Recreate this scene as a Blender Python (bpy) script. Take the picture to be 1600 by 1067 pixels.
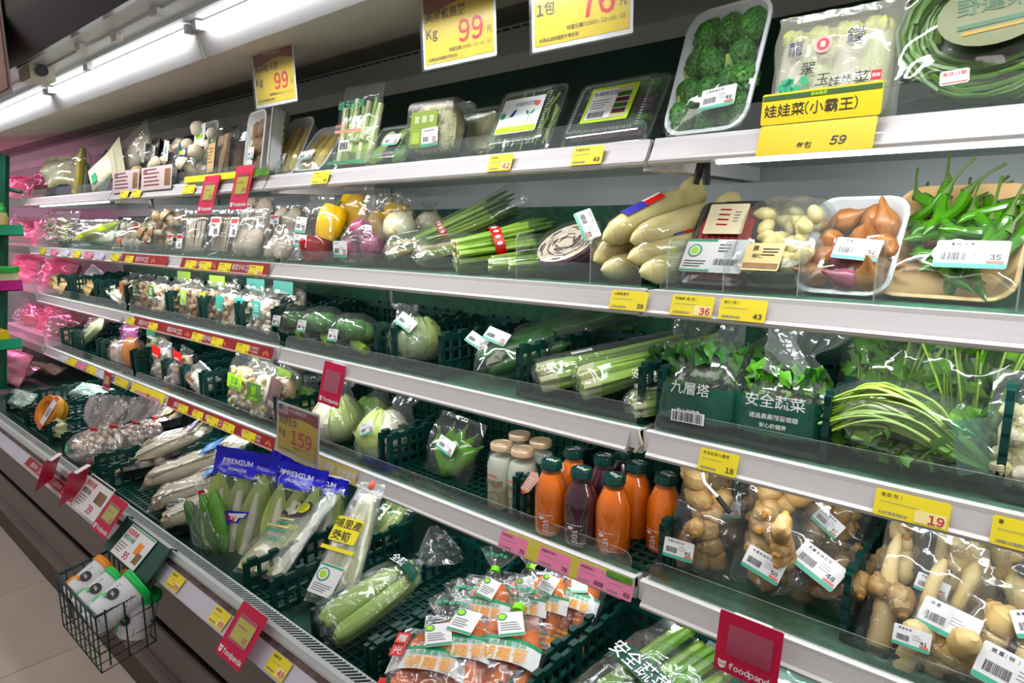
import bpy, bmesh, math, random
from math import sin, cos, pi, radians as R, atan2, sqrt
from mathutils import Vector, Matrix, Euler, noise

for o in list(bpy.data.objects):
    bpy.data.objects.remove(o)
SC = bpy.context.scene
COL = SC.collection
random.seed(7)

# ---------------------------------------------------------------- camera, world, lamps, exposure
CAM_H = 1.45
YAW, PITCH, FPX = R(40.8), R(10.0), 1025.0
cam = bpy.data.cameras.new('camera')
cam.sensor_width = 36.0
cam.lens = FPX / 1600 * 36
cam.clip_start, cam.clip_end = 0.05, 60
camo = bpy.data.objects.new('camera', cam)
COL.objects.link(camo)
camo.location = (0, 0, CAM_H)
camo.rotation_euler = (R(90) - PITCH, 0, YAW)
SC.camera = camo

SC.view_settings.view_transform = 'Standard'
SC.view_settings.look = 'None'
SC.view_settings.exposure = -0.38
SC.view_settings.gamma = 1.0
SC.view_settings.use_curve_mapping = False
SC.cycles.max_bounces = 7
SC.cycles.diffuse_bounces = 3
SC.cycles.glossy_bounces = 3
SC.cycles.transmission_bounces = 3
SC.cycles.transparent_max_bounces = 28
SC.cycles.caustics_reflective = False
SC.cycles.caustics_refractive = False
SC.cycles.sample_clamp_indirect = 4.0

world = bpy.data.worlds.new('store_interior')
SC.world = world
world.use_nodes = True
world.node_tree.nodes['Background'].inputs[0].default_value = (0.95, 0.90, 0.87, 1)
world.node_tree.nodes['Background'].inputs[1].default_value = 0.37


def area(name, loc, rot, sx, sy, power, color, spread=180):
    l = bpy.data.lights.new(name, 'AREA')
    l.shape = 'RECTANGLE'
    l.size, l.size_y = sx, sy
    l.energy = power
    l.color = color
    l.spread = R(spread)
    o = bpy.data.objects.new(name, l)
    COL.objects.link(o)
    o.location = loc
    o.rotation_euler = rot
    return o


COOL = (0.93, 0.97, 1.0)
WARM = (1.0, 0.93, 0.88)
PINK = (1.0, 0.26, 0.56)
# ceiling panels of the shop above the aisle
for k in range(4):
    area('aisle_ceiling_lamp', (1.2 - k * 2.2, -0.9, 3.0), (R(14), 0, 0), 1.6, 0.5, 14, WARM)
# fluorescent tubes of the canopy: one lamp per bay, aimed down into the case
for k, (x0, x1) in enumerate(((-0.55, 0.7), (-1.79, -0.58), (-3.03, -1.81), (-4.27, -3.05))):
    area('canopy_tube_lamp', ((x0 + x1) / 2, 0.866, CAM_H + 0.436), (R(30), 0, 0), x1 - x0 - 0.1, 0.02, 3.0, COOL, 108)
    area('canopy_glow_lamp', ((x0 + x1) / 2, 0.822, CAM_H + 0.500), (R(80), 0, 0), x1 - x0 - 0.1, 0.01, 1.3, COOL)
# LED strips under the upper shelf lips, plus an added fill row below
for (x0, x1, z, p) in ((-0.40, 0.66, 0.094, 3.4), (-1.75, -0.6, 0.094, 2.2), (-2.95, -1.9, 0.094, 1.8), (-4.15, -3.2, 0.094, 2.2),
                       (-0.5, 0.66, -0.160, 2.6), (-1.75, -0.6, -0.160, 1.6), (-2.95, -1.9, -0.160, 3.0), (-4.15, -3.2, -0.160, 2.4),
                       (-0.5, 0.66, -0.414, 2.0), (-1.75, -0.6, -0.414, 1.8), (-2.95, -1.9, -0.414, 2.6), (-4.15, -3.2, -0.414, 2.2),
                       (-0.5, 0.66, -0.706, 2.0), (-1.75, -0.6, -0.706, 1.0), (-2.95, -1.9, -0.706, 2.6), (-4.15, -3.2, -0.706, 1.8)):  # lowest row: fill lamps added to brighten the lower deck
    area('shelf_lip_led_and_fill', ((x0 + x1) / 2, 1.022, CAM_H + z), (R(28), 0, 0), x1 - x0, 0.010, p, COOL)
for (x, z, p) in ((-5.2, 0.42, 10), (-6.4, 0.42, 14), (-5.0, 0.09, 9), (-6.2, 0.09, 9), (-5.0, -0.16, 9), (-5.0, -0.42, 9), (-6.2, -0.16, 9)):
    area('meat_case_pink_lamp', (x, 0.98, CAM_H + z), (R(24), 0, 0), 1.1, 0.03, p * 0.22, PINK)

# ---------------------------------------------------------------- photo geometry: rays onto real planes
_ca, _sa, _cp, _sp = cos(YAW), sin(YAW), cos(PITCH), sin(PITCH)


def ray(px, py):
    r, u = px - 800.0, 533.5 - py
    fw = FPX * _cp + u * _sp
    up = -FPX * _sp + u * _cp
    return Vector((r * _ca - fw * _sa, fw * _ca + r * _sa, up))


def on_y(px, py, Y):
    d = ray(px, py)
    return d * (Y / d.y) + Vector((0, 0, CAM_H))


def on_z(px, py, z):
    d = ray(px, py)
    return d * (z / d.z) + Vector((0, 0, CAM_H))


def x_at(px, Y, z):
    k = (px - 800.0) / FPX
    return (k * (Y * _ca * _cp - z * _sp) - Y * _sa) / (_ca + k * _sa * _cp)


# ---------------------------------------------------------------- materials
_M = {}


def nodes_of(m):
    m.use_nodes = True
    nt = m.node_tree
    return nt, nt.nodes, nt.links


def mat(name, col, rough=0.5, metal=0.0, var=0.0, scale=20.0, col2=None, bump=0.0, bscale=60.0, spec=0.5, stretch=None, sss=0.0, coat=0.0):
    """Principled surface with noise-driven colour variation and fine relief."""
    if name in _M:
        return _M[name]
    m = bpy.data.materials.new(name)
    nt, N, L = nodes_of(m)
    b = N['Principled BSDF']
    b.inputs['Roughness'].default_value = rough
    b.inputs['Metallic'].default_value = metal
    b.inputs['Specular IOR Level'].default_value = spec
    if coat:
        b.inputs['Coat Weight'].default_value = coat
        b.inputs['Coat Roughness'].default_value = 0.08
    if sss:
        b.inputs['Subsurface Weight'].default_value = sss
        b.inputs['Subsurface Radius'].default_value = (0.01, 0.008, 0.004)
    sat = lambda q: tuple(min(1.0, max(0.0, sum(q) / 3 + (x - sum(q) / 3) * 1.2)) for x in q)
    col = sat(col)
    col2 = sat(col2) if col2 else None
    c = (*col, 1)
    tc = N.new('ShaderNodeTexCoord')
    vec = tc.outputs['Object']
    if stretch:
        mp = N.new('ShaderNodeMapping')
        mp.inputs['Scale'].default_value = stretch
        L.new(vec, mp.inputs['Vector'])
        vec = mp.outputs[0]
    n = N.new('ShaderNodeTexNoise')
    n.inputs['Scale'].default_value = scale
    n.inputs['Detail'].default_value = 4
    L.new(vec, n.inputs['Vector'])
    if col2 is None:
        v = max(var, 0.02)
        col2 = tuple(max(0, x * (1 - v)) for x in col)
        c = tuple(min(1, x * (1 + v * 0.5)) for x in col) + (1,)
    r = N.new('ShaderNodeValToRGB')
    r.color_ramp.elements[0].position = 0.36
    r.color_ramp.elements[1].position = 0.64
    r.color_ramp.elements[0].color = (*col2, 1)
    r.color_ramp.elements[1].color = c
    L.new(n.outputs['Fac'], r.inputs['Fac'])
    L.new(r.outputs['Color'], b.inputs['Base Color'])
    if bump:
        n2 = N.new('ShaderNodeTexNoise')
        n2.inputs['Scale'].default_value = bscale
        n2.inputs['Detail'].default_value = 3
        L.new(vec, n2.inputs['Vector'])
        bp = N.new('ShaderNodeBump')
        bp.inputs['Strength'].default_value = bump
        bp.inputs['Distance'].default_value = 0.004
        L.new(n2.outputs['Fac'], bp.inputs['Height'])
        L.new(bp.outputs['Normal'], b.inputs['Normal'])
    _M[name] = m
    return m


def emit(name, col, strength):
    if name in _M:
        return _M[name]
    m = bpy.data.materials.new(name)
    nt, N, L = nodes_of(m)
    b = N['Principled BSDF']
    b.inputs['Base Color'].default_value = (*col, 1)
    b.inputs['Emission Color'].default_value = (*col, 1)
    b.inputs['Emission Strength'].default_value = strength
    _M[name] = m
    return m


def film(name, tint=(0.97, 0.98, 0.98), haze=0.03, rough=0.10, wr=0.7, scale=26.0, gloss=0.05, milk=(0.9, 0.92, 0.92), creases=0.35):
    """Thin clear plastic film: see-through, with a glossy reflection and milky crease lines."""
    if name in _M:
        return _M[name]
    m = bpy.data.materials.new(name)
    nt, N, L = nodes_of(m)
    N.remove(N['Principled BSDF'])
    out = N['Material Output']
    tc = N.new('ShaderNodeTexCoord')
    nz = N.new('ShaderNodeTexNoise')
    nz.noise_type = 'RIDGED_MULTIFRACTAL'
    nz.inputs['Scale'].default_value = scale
    nz.inputs['Detail'].default_value = 3
    nz.inputs['Distortion'].default_value = 0.8
    L.new(tc.outputs['Object'], nz.inputs['Vector'])
    bp = N.new('ShaderNodeBump')
    bp.inputs['Strength'].default_value = wr
    bp.inputs['Distance'].default_value = 0.006
    L.new(nz.outputs['Fac'], bp.inputs['Height'])
    rp = N.new('ShaderNodeValToRGB')
    rp.color_ramp.elements[0].position = 0.55
    rp.color_ramp.elements[1].position = 0.95
    rp.color_ramp.elements[0].color = (haze,) * 3 + (1,)
    rp.color_ramp.elements[1].color = (min(1, haze + creases),) * 3 + (1,)
    L.new(nz.outputs['Fac'], rp.inputs['Fac'])
    tr = N.new('ShaderNodeBsdfTransparent')
    tr.inputs[0].default_value = (*tint, 1)
    df = N.new('ShaderNodeBsdfDiffuse')
    df.inputs[0].default_value = (*milk, 1)
    m1 = N.new('ShaderNodeMixShader')
    L.new(rp.outputs['Color'], m1.inputs[0])
    L.new(tr.outputs[0], m1.inputs[1])
    L.new(df.outputs[0], m1.inputs[2])
    gl = N.new('ShaderNodeBsdfGlossy')
    gl.inputs['Roughness'].default_value = rough
    L.new(bp.outputs['Normal'], gl.inputs['Normal'])
    lw = N.new('ShaderNodeLayerWeight')
    lw.inputs['Blend'].default_value = 0.25
    L.new(bp.outputs['Normal'], lw.inputs['Normal'])
    mm = N.new('ShaderNodeMath')
    mm.operation = 'MULTIPLY_ADD'
    mm.inputs[1].default_value = 0.45
    mm.inputs[2].default_value = gloss
    mm.use_clamp = True
    L.new(lw.outputs['Facing'], mm.inputs[0])
    m2 = N.new('ShaderNodeMixShader')
    L.new(mm.outputs[0], m2.inputs[0])
    L.new(m1.outputs[0], m2.inputs[1])
    L.new(gl.outputs[0], m2.inputs[2])
    L.new(m2.outputs[0], out.inputs['Surface'])
    _M[name] = m
    return m


def clear(name, tint=(0.96, 0.98, 0.98), haze=0.03, gloss=0.05, rough=0.05):
    return film(name, tint, haze, rough, 0.0, 8.0, gloss, creases=0.02)


# ---------------------------------------------------------------- mesh building
def smooth(pts, n=2):
    pts = [Vector(p) for p in pts]
    for _ in range(n):
        q = [pts[0]]
        for a, b in zip(pts, pts[1:]):
            q += [a.lerp(b, 0.25), a.lerp(b, 0.75)]
        pts = q + [pts[-1]]
    return pts


class MB:
    def __init__(s):
        s.v, s.f, s.m = [], [], []

    def add(s, vs, fs, mi=0, M=None):
        b = len(s.v)
        if M is not None:
            vs = [M @ Vector(v) for v in vs]
        s.v.extend([tuple(v) for v in vs])
        s.f.extend([tuple(b + i for i in f) for f in fs])
        s.m.extend([mi] * len(fs))
        return s

    def box(s, x0, x1, y0, y1, z0, z1, mi=0, M=None):
        vs = [(x0, y0, z0), (x1, y0, z0), (x1, y1, z0), (x0, y1, z0), (x0, y0, z1), (x1, y0, z1), (x1, y1, z1), (x0, y1, z1)]
        return s.add(vs, [(0, 3, 2, 1), (4, 5, 6, 7), (0, 1, 5, 4), (1, 2, 6, 5), (2, 3, 7, 6), (3, 0, 4, 7)], mi, M)

    def quad(s, x0, x1, z0, z1, y=0.0, mi=0, M=None):
        return s.add([(x0, y, z0), (x1, y, z0), (x1, y, z1), (x0, y, z1)], [(0, 1, 2, 3)], mi, M)

    def loft(s, rings, mi=0, cap0=True, cap1=True, close=True, M=None):
        n = len(rings[0])
        vs = [p for r in rings for p in r]
        fs = []
        for i in range(len(rings) - 1):
            for j in range(n if close else n - 1):
                k = (j + 1) % n
                fs.append((i * n + j, i * n + k, (i + 1) * n + k, (i + 1) * n + j))
        if cap0:
            fs.append(tuple(range(n - 1, -1, -1)))
        if cap1:
            fs.append(tuple((len(rings) - 1) * n + j for j in range(n)))
        return s.add(vs, fs, mi, M)

    def tube(s, pts, rad, n=7, mi=0, M=None, cap=True):
        pts = [Vector(p) for p in pts]
        if not isinstance(rad, (list, tuple)):
            rad = [rad] * len(pts)
        rings = []
        up = Vector((0, 0, 1))
        prev = None
        for i, p in enumerate(pts):
            t = (pts[min(i + 1, len(pts) - 1)] - pts[max(i - 1, 0)])
            t = t.normalized() if t.length > 1e-9 else Vector((0, 0, 1))
            if prev is None:
                a = up if abs(t.z) < 0.9 else Vector((1, 0, 0))
                u = t.cross(a).normalized()
            else:
                u = (prev - t * prev.dot(t))
                u = u.normalized() if u.length > 1e-6 else t.orthogonal().normalized()
            prev = u
            w = t.cross(u)
            rings.append([p + (u * cos(2 * pi * k / n) + w * sin(2 * pi * k / n)) * rad[i] for k in range(n)])
        return s.loft(rings, mi, cap, cap, True, M)

    def lathe(s, prof, n=20, mi=0, M=None, cap0=True, cap1=True):
        rings = [[(r * cos(2 * pi * k / n), r * sin(2 * pi * k / n), z) for k in range(n)] for r, z in prof]
        return s.loft(rings, mi, cap0, cap1, True, M)

    def blob(s, sx, sy, sz, e=1.0, amp=0.0, fr=3.0, seed=0, nu=16, nv=10, mi=0, M=None, squash=None):
        """Super-ellipsoid with noise; e<1 boxy, e=1 round."""
        def sp(c, p):
            return math.copysign(abs(c) ** p, c)
        rings = []
        off = Vector((seed * 3.1, seed * 1.7, seed * 0.9))
        for i in range(1, nv):
            ph = -pi / 2 + pi * i / nv
            ring = []
            for j in range(nu):
                th = 2 * pi * j / nu
                p = Vector((sp(cos(ph), e) * sp(cos(th), e), sp(cos(ph), e) * sp(sin(th), e), sp(sin(ph), e)))
                if amp:
                    p = p * (1 + amp * noise.noise(p * fr + off))
                if squash:
                    p = squash(p)
                ring.append((p.x * sx, p.y * sy, p.z * sz))
            rings.append(ring)
        b = Vector((0, 0, -1)), Vector((0, 0, 1))
        if squash:
            b = squash(b[0]), squash(b[1])
        vs = [p for r in rings for p in r] + [(b[0].x * sx, b[0].y * sy, b[0].z * sz), (b[1].x * sx, b[1].y * sy, b[1].z * sz)]
        fs = []
        n = nu
        for i in range(len(rings) - 1):
            for j in range(n):
                k = (j + 1) % n
                fs.append((i * n + j, i * n + k, (i + 1) * n + k, (i + 1) * n + j))
        s0, s1 = len(rings) * n, len(rings) * n + 1
        for j in range(n):
            k = (j + 1) % n
            fs.append((s0, k, j))
            fs.append((s1, (len(rings) - 1) * n + j, (len(rings) - 1) * n + k))
        return s.add(vs, fs, mi, M)

    def text(s, body, size, x=0.0, z=0.0, y=0.0, mi=0, align='L', bold=False, M=None, track=0.0, slant=0.0, vertical=False):
        gl, w = layout(body, bold, track)
        if vertical:
            for k, ch in enumerate(body):
                s.text(ch, size, x, z - k * size * 1.08, y, mi, 'C', bold, M)
            return s
        sh = {'L': 0.0, 'C': -w / 2, 'R': -w}[align]
        for g, gx in gl:
            vs = [((gx + sh + vx + vy * slant) * size + x, y, vy * size + z) for vx, vy in g[0]]
            s.add(vs, g[1], mi, M)
        return s

    def mesh(s, name, mats, smooth=True, sharp=38):
        me = bpy.data.meshes.new(name)
        me.from_pydata(s.v, [], s.f)
        for m in (mats if isinstance(mats, (list, tuple)) else [mats]):
            me.materials.append(m)
        if any(s.m):
            me.polygons.foreach_set('material_index', s.m)
        if smooth:
            me.polygons.foreach_set('use_smooth', [True] * len(s.f))
            me.set_sharp_from_angle(angle=R(sharp))
        me.update()
        return me

    def build(s, name, mats, parent=None, loc=(0, 0, 0), rot=(0, 0, 0), label=None, smooth=True, sharp=38):
        return put(name, s.mesh(name, mats, smooth, sharp), parent, loc, rot, label)


def put(name, me, parent=None, loc=(0, 0, 0), rot=(0, 0, 0), label=None, scale=None):
    o = bpy.data.objects.new(name, me)
    COL.objects.link(o)
    o.parent = parent
    o.location = loc
    o.rotation_euler = rot
    if scale:
        o.scale = scale if isinstance(scale, (tuple, list)) else (scale,) * 3
    if label:
        o['label'] = label
    return o


def tag(o, label, cat, group=None, kind=None):
    if label:
        o['label'] = label
    if cat:
        o['category'] = cat
    if group:
        o['group'] = group
    if kind:
        o['kind'] = kind
    return o


def thing(name, label, cat, loc=(0, 0, 0), rot=(0, 0, 0), group=None):
    o = bpy.data.objects.new(name, None)
    o.empty_display_size = 0.05
    COL.objects.link(o)
    o.location = loc
    o.rotation_euler = rot
    return tag(o, label, cat, group)


def struct(o):
    o['kind'] = 'structure'
    return o


def copy_tree(o, parent=None):
    c = o.copy()
    COL.objects.link(c)
    c.parent = parent
    for ch in list(o.children):
        copy_tree(ch, c)
    return c


# glyph outlines: fullwidth forms give clean bold latin and digits from the built-in fallback face
_G = {}
CHARS = ('美國紫洋蔥高麗元本商品以特價數不再折扣賣日期包娃菜小霸王每有機茄子豌豆苗苜蓿芽甜玉米筍龍鎧翠效青椒牛脾安全蔬九層塔埔里產茭白胡蘿蔔履光'
         '通過農藥殘留檢驗中秋賞月生優質好味紅蔥頭蒜仁薑老嫩南香芹杏鮑菇金針花椰秀珍豬肉食材新鮮健康履歷台灣有機驗證山藥蘋果汁野蓮快感人讓您心的健天然嚴選年度促銷烤季特惠原味椰水芭樂')
LAT = 'ABCDEFGHIJKLMNOPQRSTUVWXYZabcdefghijklmnopqrstuvwxyz0123456789().-/:'


def _prewarm():
    obs = []
    for bold in (False, True):
        for ch in dict.fromkeys(LAT if bold else CHARS + LAT):
            full = chr(ord(ch) + 0xFEE0) if ord(ch) < 128 else ch
            c = bpy.data.curves.new('glyph', 'FONT')
            c.body = full
            c.resolution_u = 2 if ch in LAT else 1
            c.offset = 0.022 if bold else (0.0 if ch in LAT else 0.006)
            o = bpy.data.objects.new('glyph', c)
            COL.objects.link(o)
            obs.append((ch, bold, o, c))
    dg = bpy.context.evaluated_depsgraph_get()
    for ch, bold, o, c in obs:
        me = bpy.data.meshes.new_from_object(o.evaluated_get(dg))
        vs = [(v.co.x, v.co.y) for v in me.vertices]
        fs = [tuple(p.vertices) for p in me.polygons]
        # a glyph lies in local XZ looking to -Y
        if ch in LAT and vs:
            x0 = min(v[0] for v in vs)
            x1 = max(v[0] for v in vs)
            vs = [(a - x0, b) for a, b in vs]
            adv = x1 - x0 + 0.07
        else:
            adv = 1.0
        _G[(ch, bold)] = (vs, fs, adv)
        bpy.data.meshes.remove(me)
    for ch, bold, o, c in obs:
        bpy.data.objects.remove(o)
        bpy.data.curves.remove(c)


_prewarm()


def layout(body, bold, track=0.0):
    x, out = 0.0, []
    for ch in body:
        if ch == ' ' or (ch, False) not in _G:
            x += 0.35
            continue
        g = _G[(ch, bold and ch in LAT)]
        out.append((g, x))
        x += g[2] + track
    return out, max(0.0, x - track)
# ================================================================ palette
WHITE = mat('white_enamel', (0.80, 0.79, 0.79), 0.35, var=0.03, scale=6)
RAIL = mat('price_rail_plastic', (0.46, 0.43, 0.43), 0.32, var=0.05, scale=5, stretch=(0.4, 6, 30))
RAIL_EDGE = mat('rail_edge_white', (0.58, 0.555, 0.54), 0.3, var=0.04, scale=9)
GREYP = mat('grey_panel_paint', (0.46, 0.49, 0.49), 0.4, var=0.08, scale=4)
BEIGE = mat('beige_canopy_panel', (0.66, 0.61, 0.56), 0.55, var=0.12, scale=3)
BROWN = mat('brown_canopy_strip', (0.17, 0.145, 0.135), 0.5, var=0.2, scale=10)
DARKP = mat('dark_fascia', (0.010, 0.007, 0.007), 0.35, var=0.2, scale=2)
GREENM = mat('green_shelf_mat', (0.012, 0.105, 0.048), 0.55, var=0.35, scale=60, bump=0.4, bscale=120)
GREEND = mat('dark_green_liner', (0.012, 0.055, 0.035), 0.55, var=0.2, scale=12)
CRATE = mat('dark_green_crate_plastic', (0.006, 0.042, 0.034), 0.38, var=0.15, scale=18)
BLACK = mat('black_rubber', (0.012, 0.012, 0.012), 0.5, var=0.2, scale=10)
TAUPE = mat('taupe_base_panel', (0.075, 0.062, 0.058), 0.35, var=0.12, scale=3, bump=0.05, bscale=300)
TAUPE2 = mat('taupe_bumper', (0.115, 0.085, 0.078), 0.4, var=0.15, scale=3)
KICK = mat('dark_kick_panel', (0.04, 0.022, 0.018), 0.5, var=0.2, scale=4)
TILE = mat('beige_floor_tile', (0.74, 0.645, 0.585), 0.25, var=0.06, scale=3, bump=0.02, bscale=90)
GROUT = mat('grey_grout', (0.15, 0.12, 0.11), 0.8, var=0.1)
ACRY = clear('acrylic_fence', (0.95, 0.98, 0.97), 0.022, 0.03, 0.06)
ACRYE = clear('acrylic_edge', (0.9, 0.95, 0.93), 0.30, 0.10, 0.1)
YEL = mat('yellow_card', (0.74, 0.55, 0.015), 0.45, var=0.03, scale=8)
YEL2 = mat('yellow_label', (0.80, 0.66, 0.10), 0.45, var=0.05, scale=12)
PAPER = mat('white_paper', (0.82, 0.82, 0.82), 0.5, var=0.03, scale=10)
PAPERL = mat('pale_lilac_paper', (0.66, 0.64, 0.72), 0.45, var=0.03, scale=10)
INK = mat('black_ink', (0.02, 0.02, 0.02), 0.5)
INKG = mat('grey_ink', (0.22, 0.22, 0.22), 0.5)
REDI = mat('red_ink', (0.62, 0.02, 0.03), 0.45)
DRED = mat('dark_red_banner', (0.27, 0.022, 0.025), 0.4, var=0.12, scale=20)
PINKC = mat('crimson_pink_card', (0.52, 0.010, 0.075), 0.4, var=0.03, scale=10)
PINKT = mat('pink_price_tag', (0.72, 0.25, 0.38), 0.45, var=0.04, scale=14)
MAGI = mat('magenta_ink', (0.5, 0.02, 0.09), 0.5)
GRNI = mat('green_ink', (0.03, 0.30, 0.14), 0.45)
GRNB = mat('sticker_green_band', (0.11, 0.42, 0.30), 0.45)
REDB = mat('sticker_red_flash', (0.8, 0.18, 0.13), 0.45)
WINK = mat('white_ink', (0.85, 0.85, 0.85), 0.5)
STEEL = mat('pale_steel', (0.62, 0.65, 0.66), 0.3, metal=0.25, var=0.05, scale=9, stretch=(0.3, 5, 5))
SALMON = mat('salmon_rail', (0.60, 0.34, 0.30), 0.4, var=0.06, scale=8)

SHELF_Z = {1: 0.100, 2: -0.152, 3: -0.406, 4: -0.698}
LIP = 0.043
DECK = {k: v + LIP + 0.002 for k, v in SHELF_Z.items()}
BAYS = {'A': (-0.562, 0.68), 'B': (-1.800, -0.570), 'C': (-3.036, -1.808), 'D': (-4.276, -3.044)}
BACK = 1.45
XL, XR = -7.2, 1.6


def extr(name, prof, m, x0=XL, x1=XR, thick=0.006, kind=True, parent=None):
    """A sheet following (Y, z) profile extruded along the case."""
    mb = MB()
    P = [Vector((0, y, z)) for y, z in prof]
    n = len(P)
    nrm = []
    for i in range(n):
        t = (P[min(i + 1, n - 1)] - P[max(i - 1, 0)]).normalized()
        nrm.append(Vector((0, -t.z, t.y)))
    ring = [(p.y, p.z) for p in P] + [((p + q * thick).y, (p + q * thick).z) for p, q in reversed(list(zip(P, nrm)))]
    mb.loft([[(x0, y, z + CAM_H) for y, z in ring], [(x1, y, z + CAM_H) for y, z in ring]], close=True)
    o = mb.build(name, m, parent, sharp=25)
    return struct(o) if kind else o


# ---------------------------------------------------------------- floor of square tiles
fl = MB()
fl.box(XL - 1, XR, -2.0, 1.5, -0.05, -0.004)
floor = struct(fl.build('floor', GROUT))
tile_mb = MB()
b = 0.298
tile_mb.loft([[(-b, -b, -0.006), (b, -b, -0.006), (b, b, -0.006), (-b, b, -0.006)],
              [(-b, -b, -0.0012), (b, -b, -0.0012), (b, b, -0.0012), (-b, b, -0.0012)],
              [(-b + .0015, -b + .0015, 0), (b - .0015, -b + .0015, 0), (b - .0015, b - .0015, 0), (-b + .0015, b - .0015, 0)]])
tile_me = tile_mb.mesh('tile', TILE, smooth=False)
for i in range(13):
    for j in range(3):
        put('tile', tile_me, floor, (-8.2 + 0.6 * i - 0.01, 0.36 - 0.6 * j, 0))

# ---------------------------------------------------------------- back wall of the case, canopy
extr('wall_back', [(BACK, -1.40), (BACK, 0.42)], GREYP, thick=-0.03)
for nm, (x0, x1) in BAYS.items():
    mb = MB()
    mb.box(x0 - 0.0035, x1 + 0.0035, BACK - 0.006, BACK, CAM_H + DECK[1], CAM_H + 0.42)
    struct(mb.build('wall_panel', GREEND, smooth=False))
extr('trim_1', [(BACK + 0.005, 0.418), (BACK - 0.002, 0.420), (BACK - 0.002, 0.464), (BACK + 0.005, 0.466)], WHITE, thick=-0.01)
extr('ceiling_duct', [(BACK, 0.464), (1.362, 0.486)], WHITE, thick=-0.006)
extr('ceiling_air_grille', [(1.362, 0.486), (1.292, 0.488)], WHITE, thick=-0.006)
slot = MB()
slot.box(-0.012, 0.012, -0.0022, 0.0022, -0.0012, 0.001)
slot_me = slot.mesh('slot', BLACK, smooth=False)
gr = bpy.data.objects['ceiling_air_grille']
mbs = MB()
for i in range(215):
    x = -6.2 + i * 0.0345
    mbs.box(x - 0.012, x + 0.012, 1.322, 1.3275, CAM_H + 0.4845, CAM_H + 0.488)
st = mbs.build('grille_slots', BLACK, gr, smooth=False)
st['kind'] = 'stuff'
extr('ceiling_brown_strip', [(1.292, 0.488), (1.288, 0.480), (1.20, 0.485)], BROWN, thick=-0.006)
extr('ceiling_beige_panel', [(1.20, 0.489), (1.06, 0.468), (0.870, 0.441)], BEIGE, thick=-0.006)
extr('ceiling_light_trough', [(0.872, 0.440), (0.866, 0.439), (0.858, 0.455), (0.848, 0.484), (0.842, 0.508)], WHITE, thick=-0.006)
extr('ceiling_track_panel', [(0.842, 0.520), (0.815, 0.52), (0.812, 0.512), (0.790, 0.512), (0.787, 0.520), (0.745, 0.520), (0.742, 0.510), (0.725, 0.510), (0.722, 0.516), (0.668, 0.514)], STEEL, thick=-0.006)
extr('ceiling_fascia', [(0.668, 0.512), (0.645, 0.505), (0.632, 0.53), (0.60, 0.62), (0.60, 1.6)], DARKP, thick=-0.03)
extr('trim_2', [(0.598, 0.74), (0.592, 0.742), (0.592, 0.752), (0.598, 0.754)], TAUPE, thick=-0.004)
# white bumps of the tracks: clips and end caps
mb = MB()
for px, py in ((137, 102), (125, 70), (245, 14), (182, 55)):
    p = on_z(px, py, 0.512)
    mb.box(p.x - 0.02, p.x + 0.02, p.y - 0.008, p.y + 0.008, p.z - 0.016, p.z + 0.004)
struct(mb.build('ceiling_track_clip', WHITE, smooth=False))
TUBE = emit('fluorescent_tube', (0.95, 0.98, 1.0), 6.0)
LED = emit('led_strip', (0.97, 0.98, 1.0), 7.0)
for k, (x0, x1) in enumerate(((-0.53, 0.7), (-1.79, -0.56), (-3.03, -1.82), (-4.27, -3.06), (-5.5, -4.3))):
    t = thing('fluorescent_tube', 'slim bright canopy tube %s' % ('in the bay over the green stem bag', 'in the bay over the sprout boxes', 'in the bay over the mushroom packs', 'in the bay over the gold foil bag', 'in the pink lit meat bay')[k],
              'lamp', ((x0 + x1) / 2, 0.832, CAM_H + 0.503), group='canopy tubes')
    h = (x1 - x0) / 2 - 0.02
    MB().tube([(-h, 0, 0), (h, 0, 0)], 0.0065, 10).build('glass_tube', TUBE, t)
    for sg in (-1, 1):
        MB().box(sg * (h + 0.008) - 0.008, sg * (h + 0.008) + 0.008, -0.010, 0.012, -0.010, 0.012).build('end_cap', WHITE, t, smooth=False)
    MB().box(h + 0.018, h + 0.026, -0.002, 0.002, -0.075, 0.0).build('joint_strap', mat('joint_strap_grey', (0.55, 0.56, 0.52), 0.5), t, (0, 0.007, 0.004), (R(17), 0, 0), smooth=False)

# ---------------------------------------------------------------- shelves
RIB = MB()


def fence_mesh(w, h=0.047, r=0.022):
    mb = MB()
    pts = [(0, 0), (w, 0), (w, h - r)] + [(w - r + r * cos(a), h - r + r * sin(a)) for a in (R(30), R(60), R(90))] + [(r - r * sin(a), h - r + r * cos(a)) for a in (0, R(30), R(60), R(90))]
    f = [(x, 0.0, z) for x, z in pts]
    bk = [(x, 0.003, z) for x, z in pts]
    mb.loft([f, bk], 0)
    mb.m[-1] = mb.m[-2] = 0
    # bright cut edge along the top
    for i in range(len(mb.m) - 2):
        if 2 <= i <= len(pts) - 1:
            mb.m[i] = 1
    return mb


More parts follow.
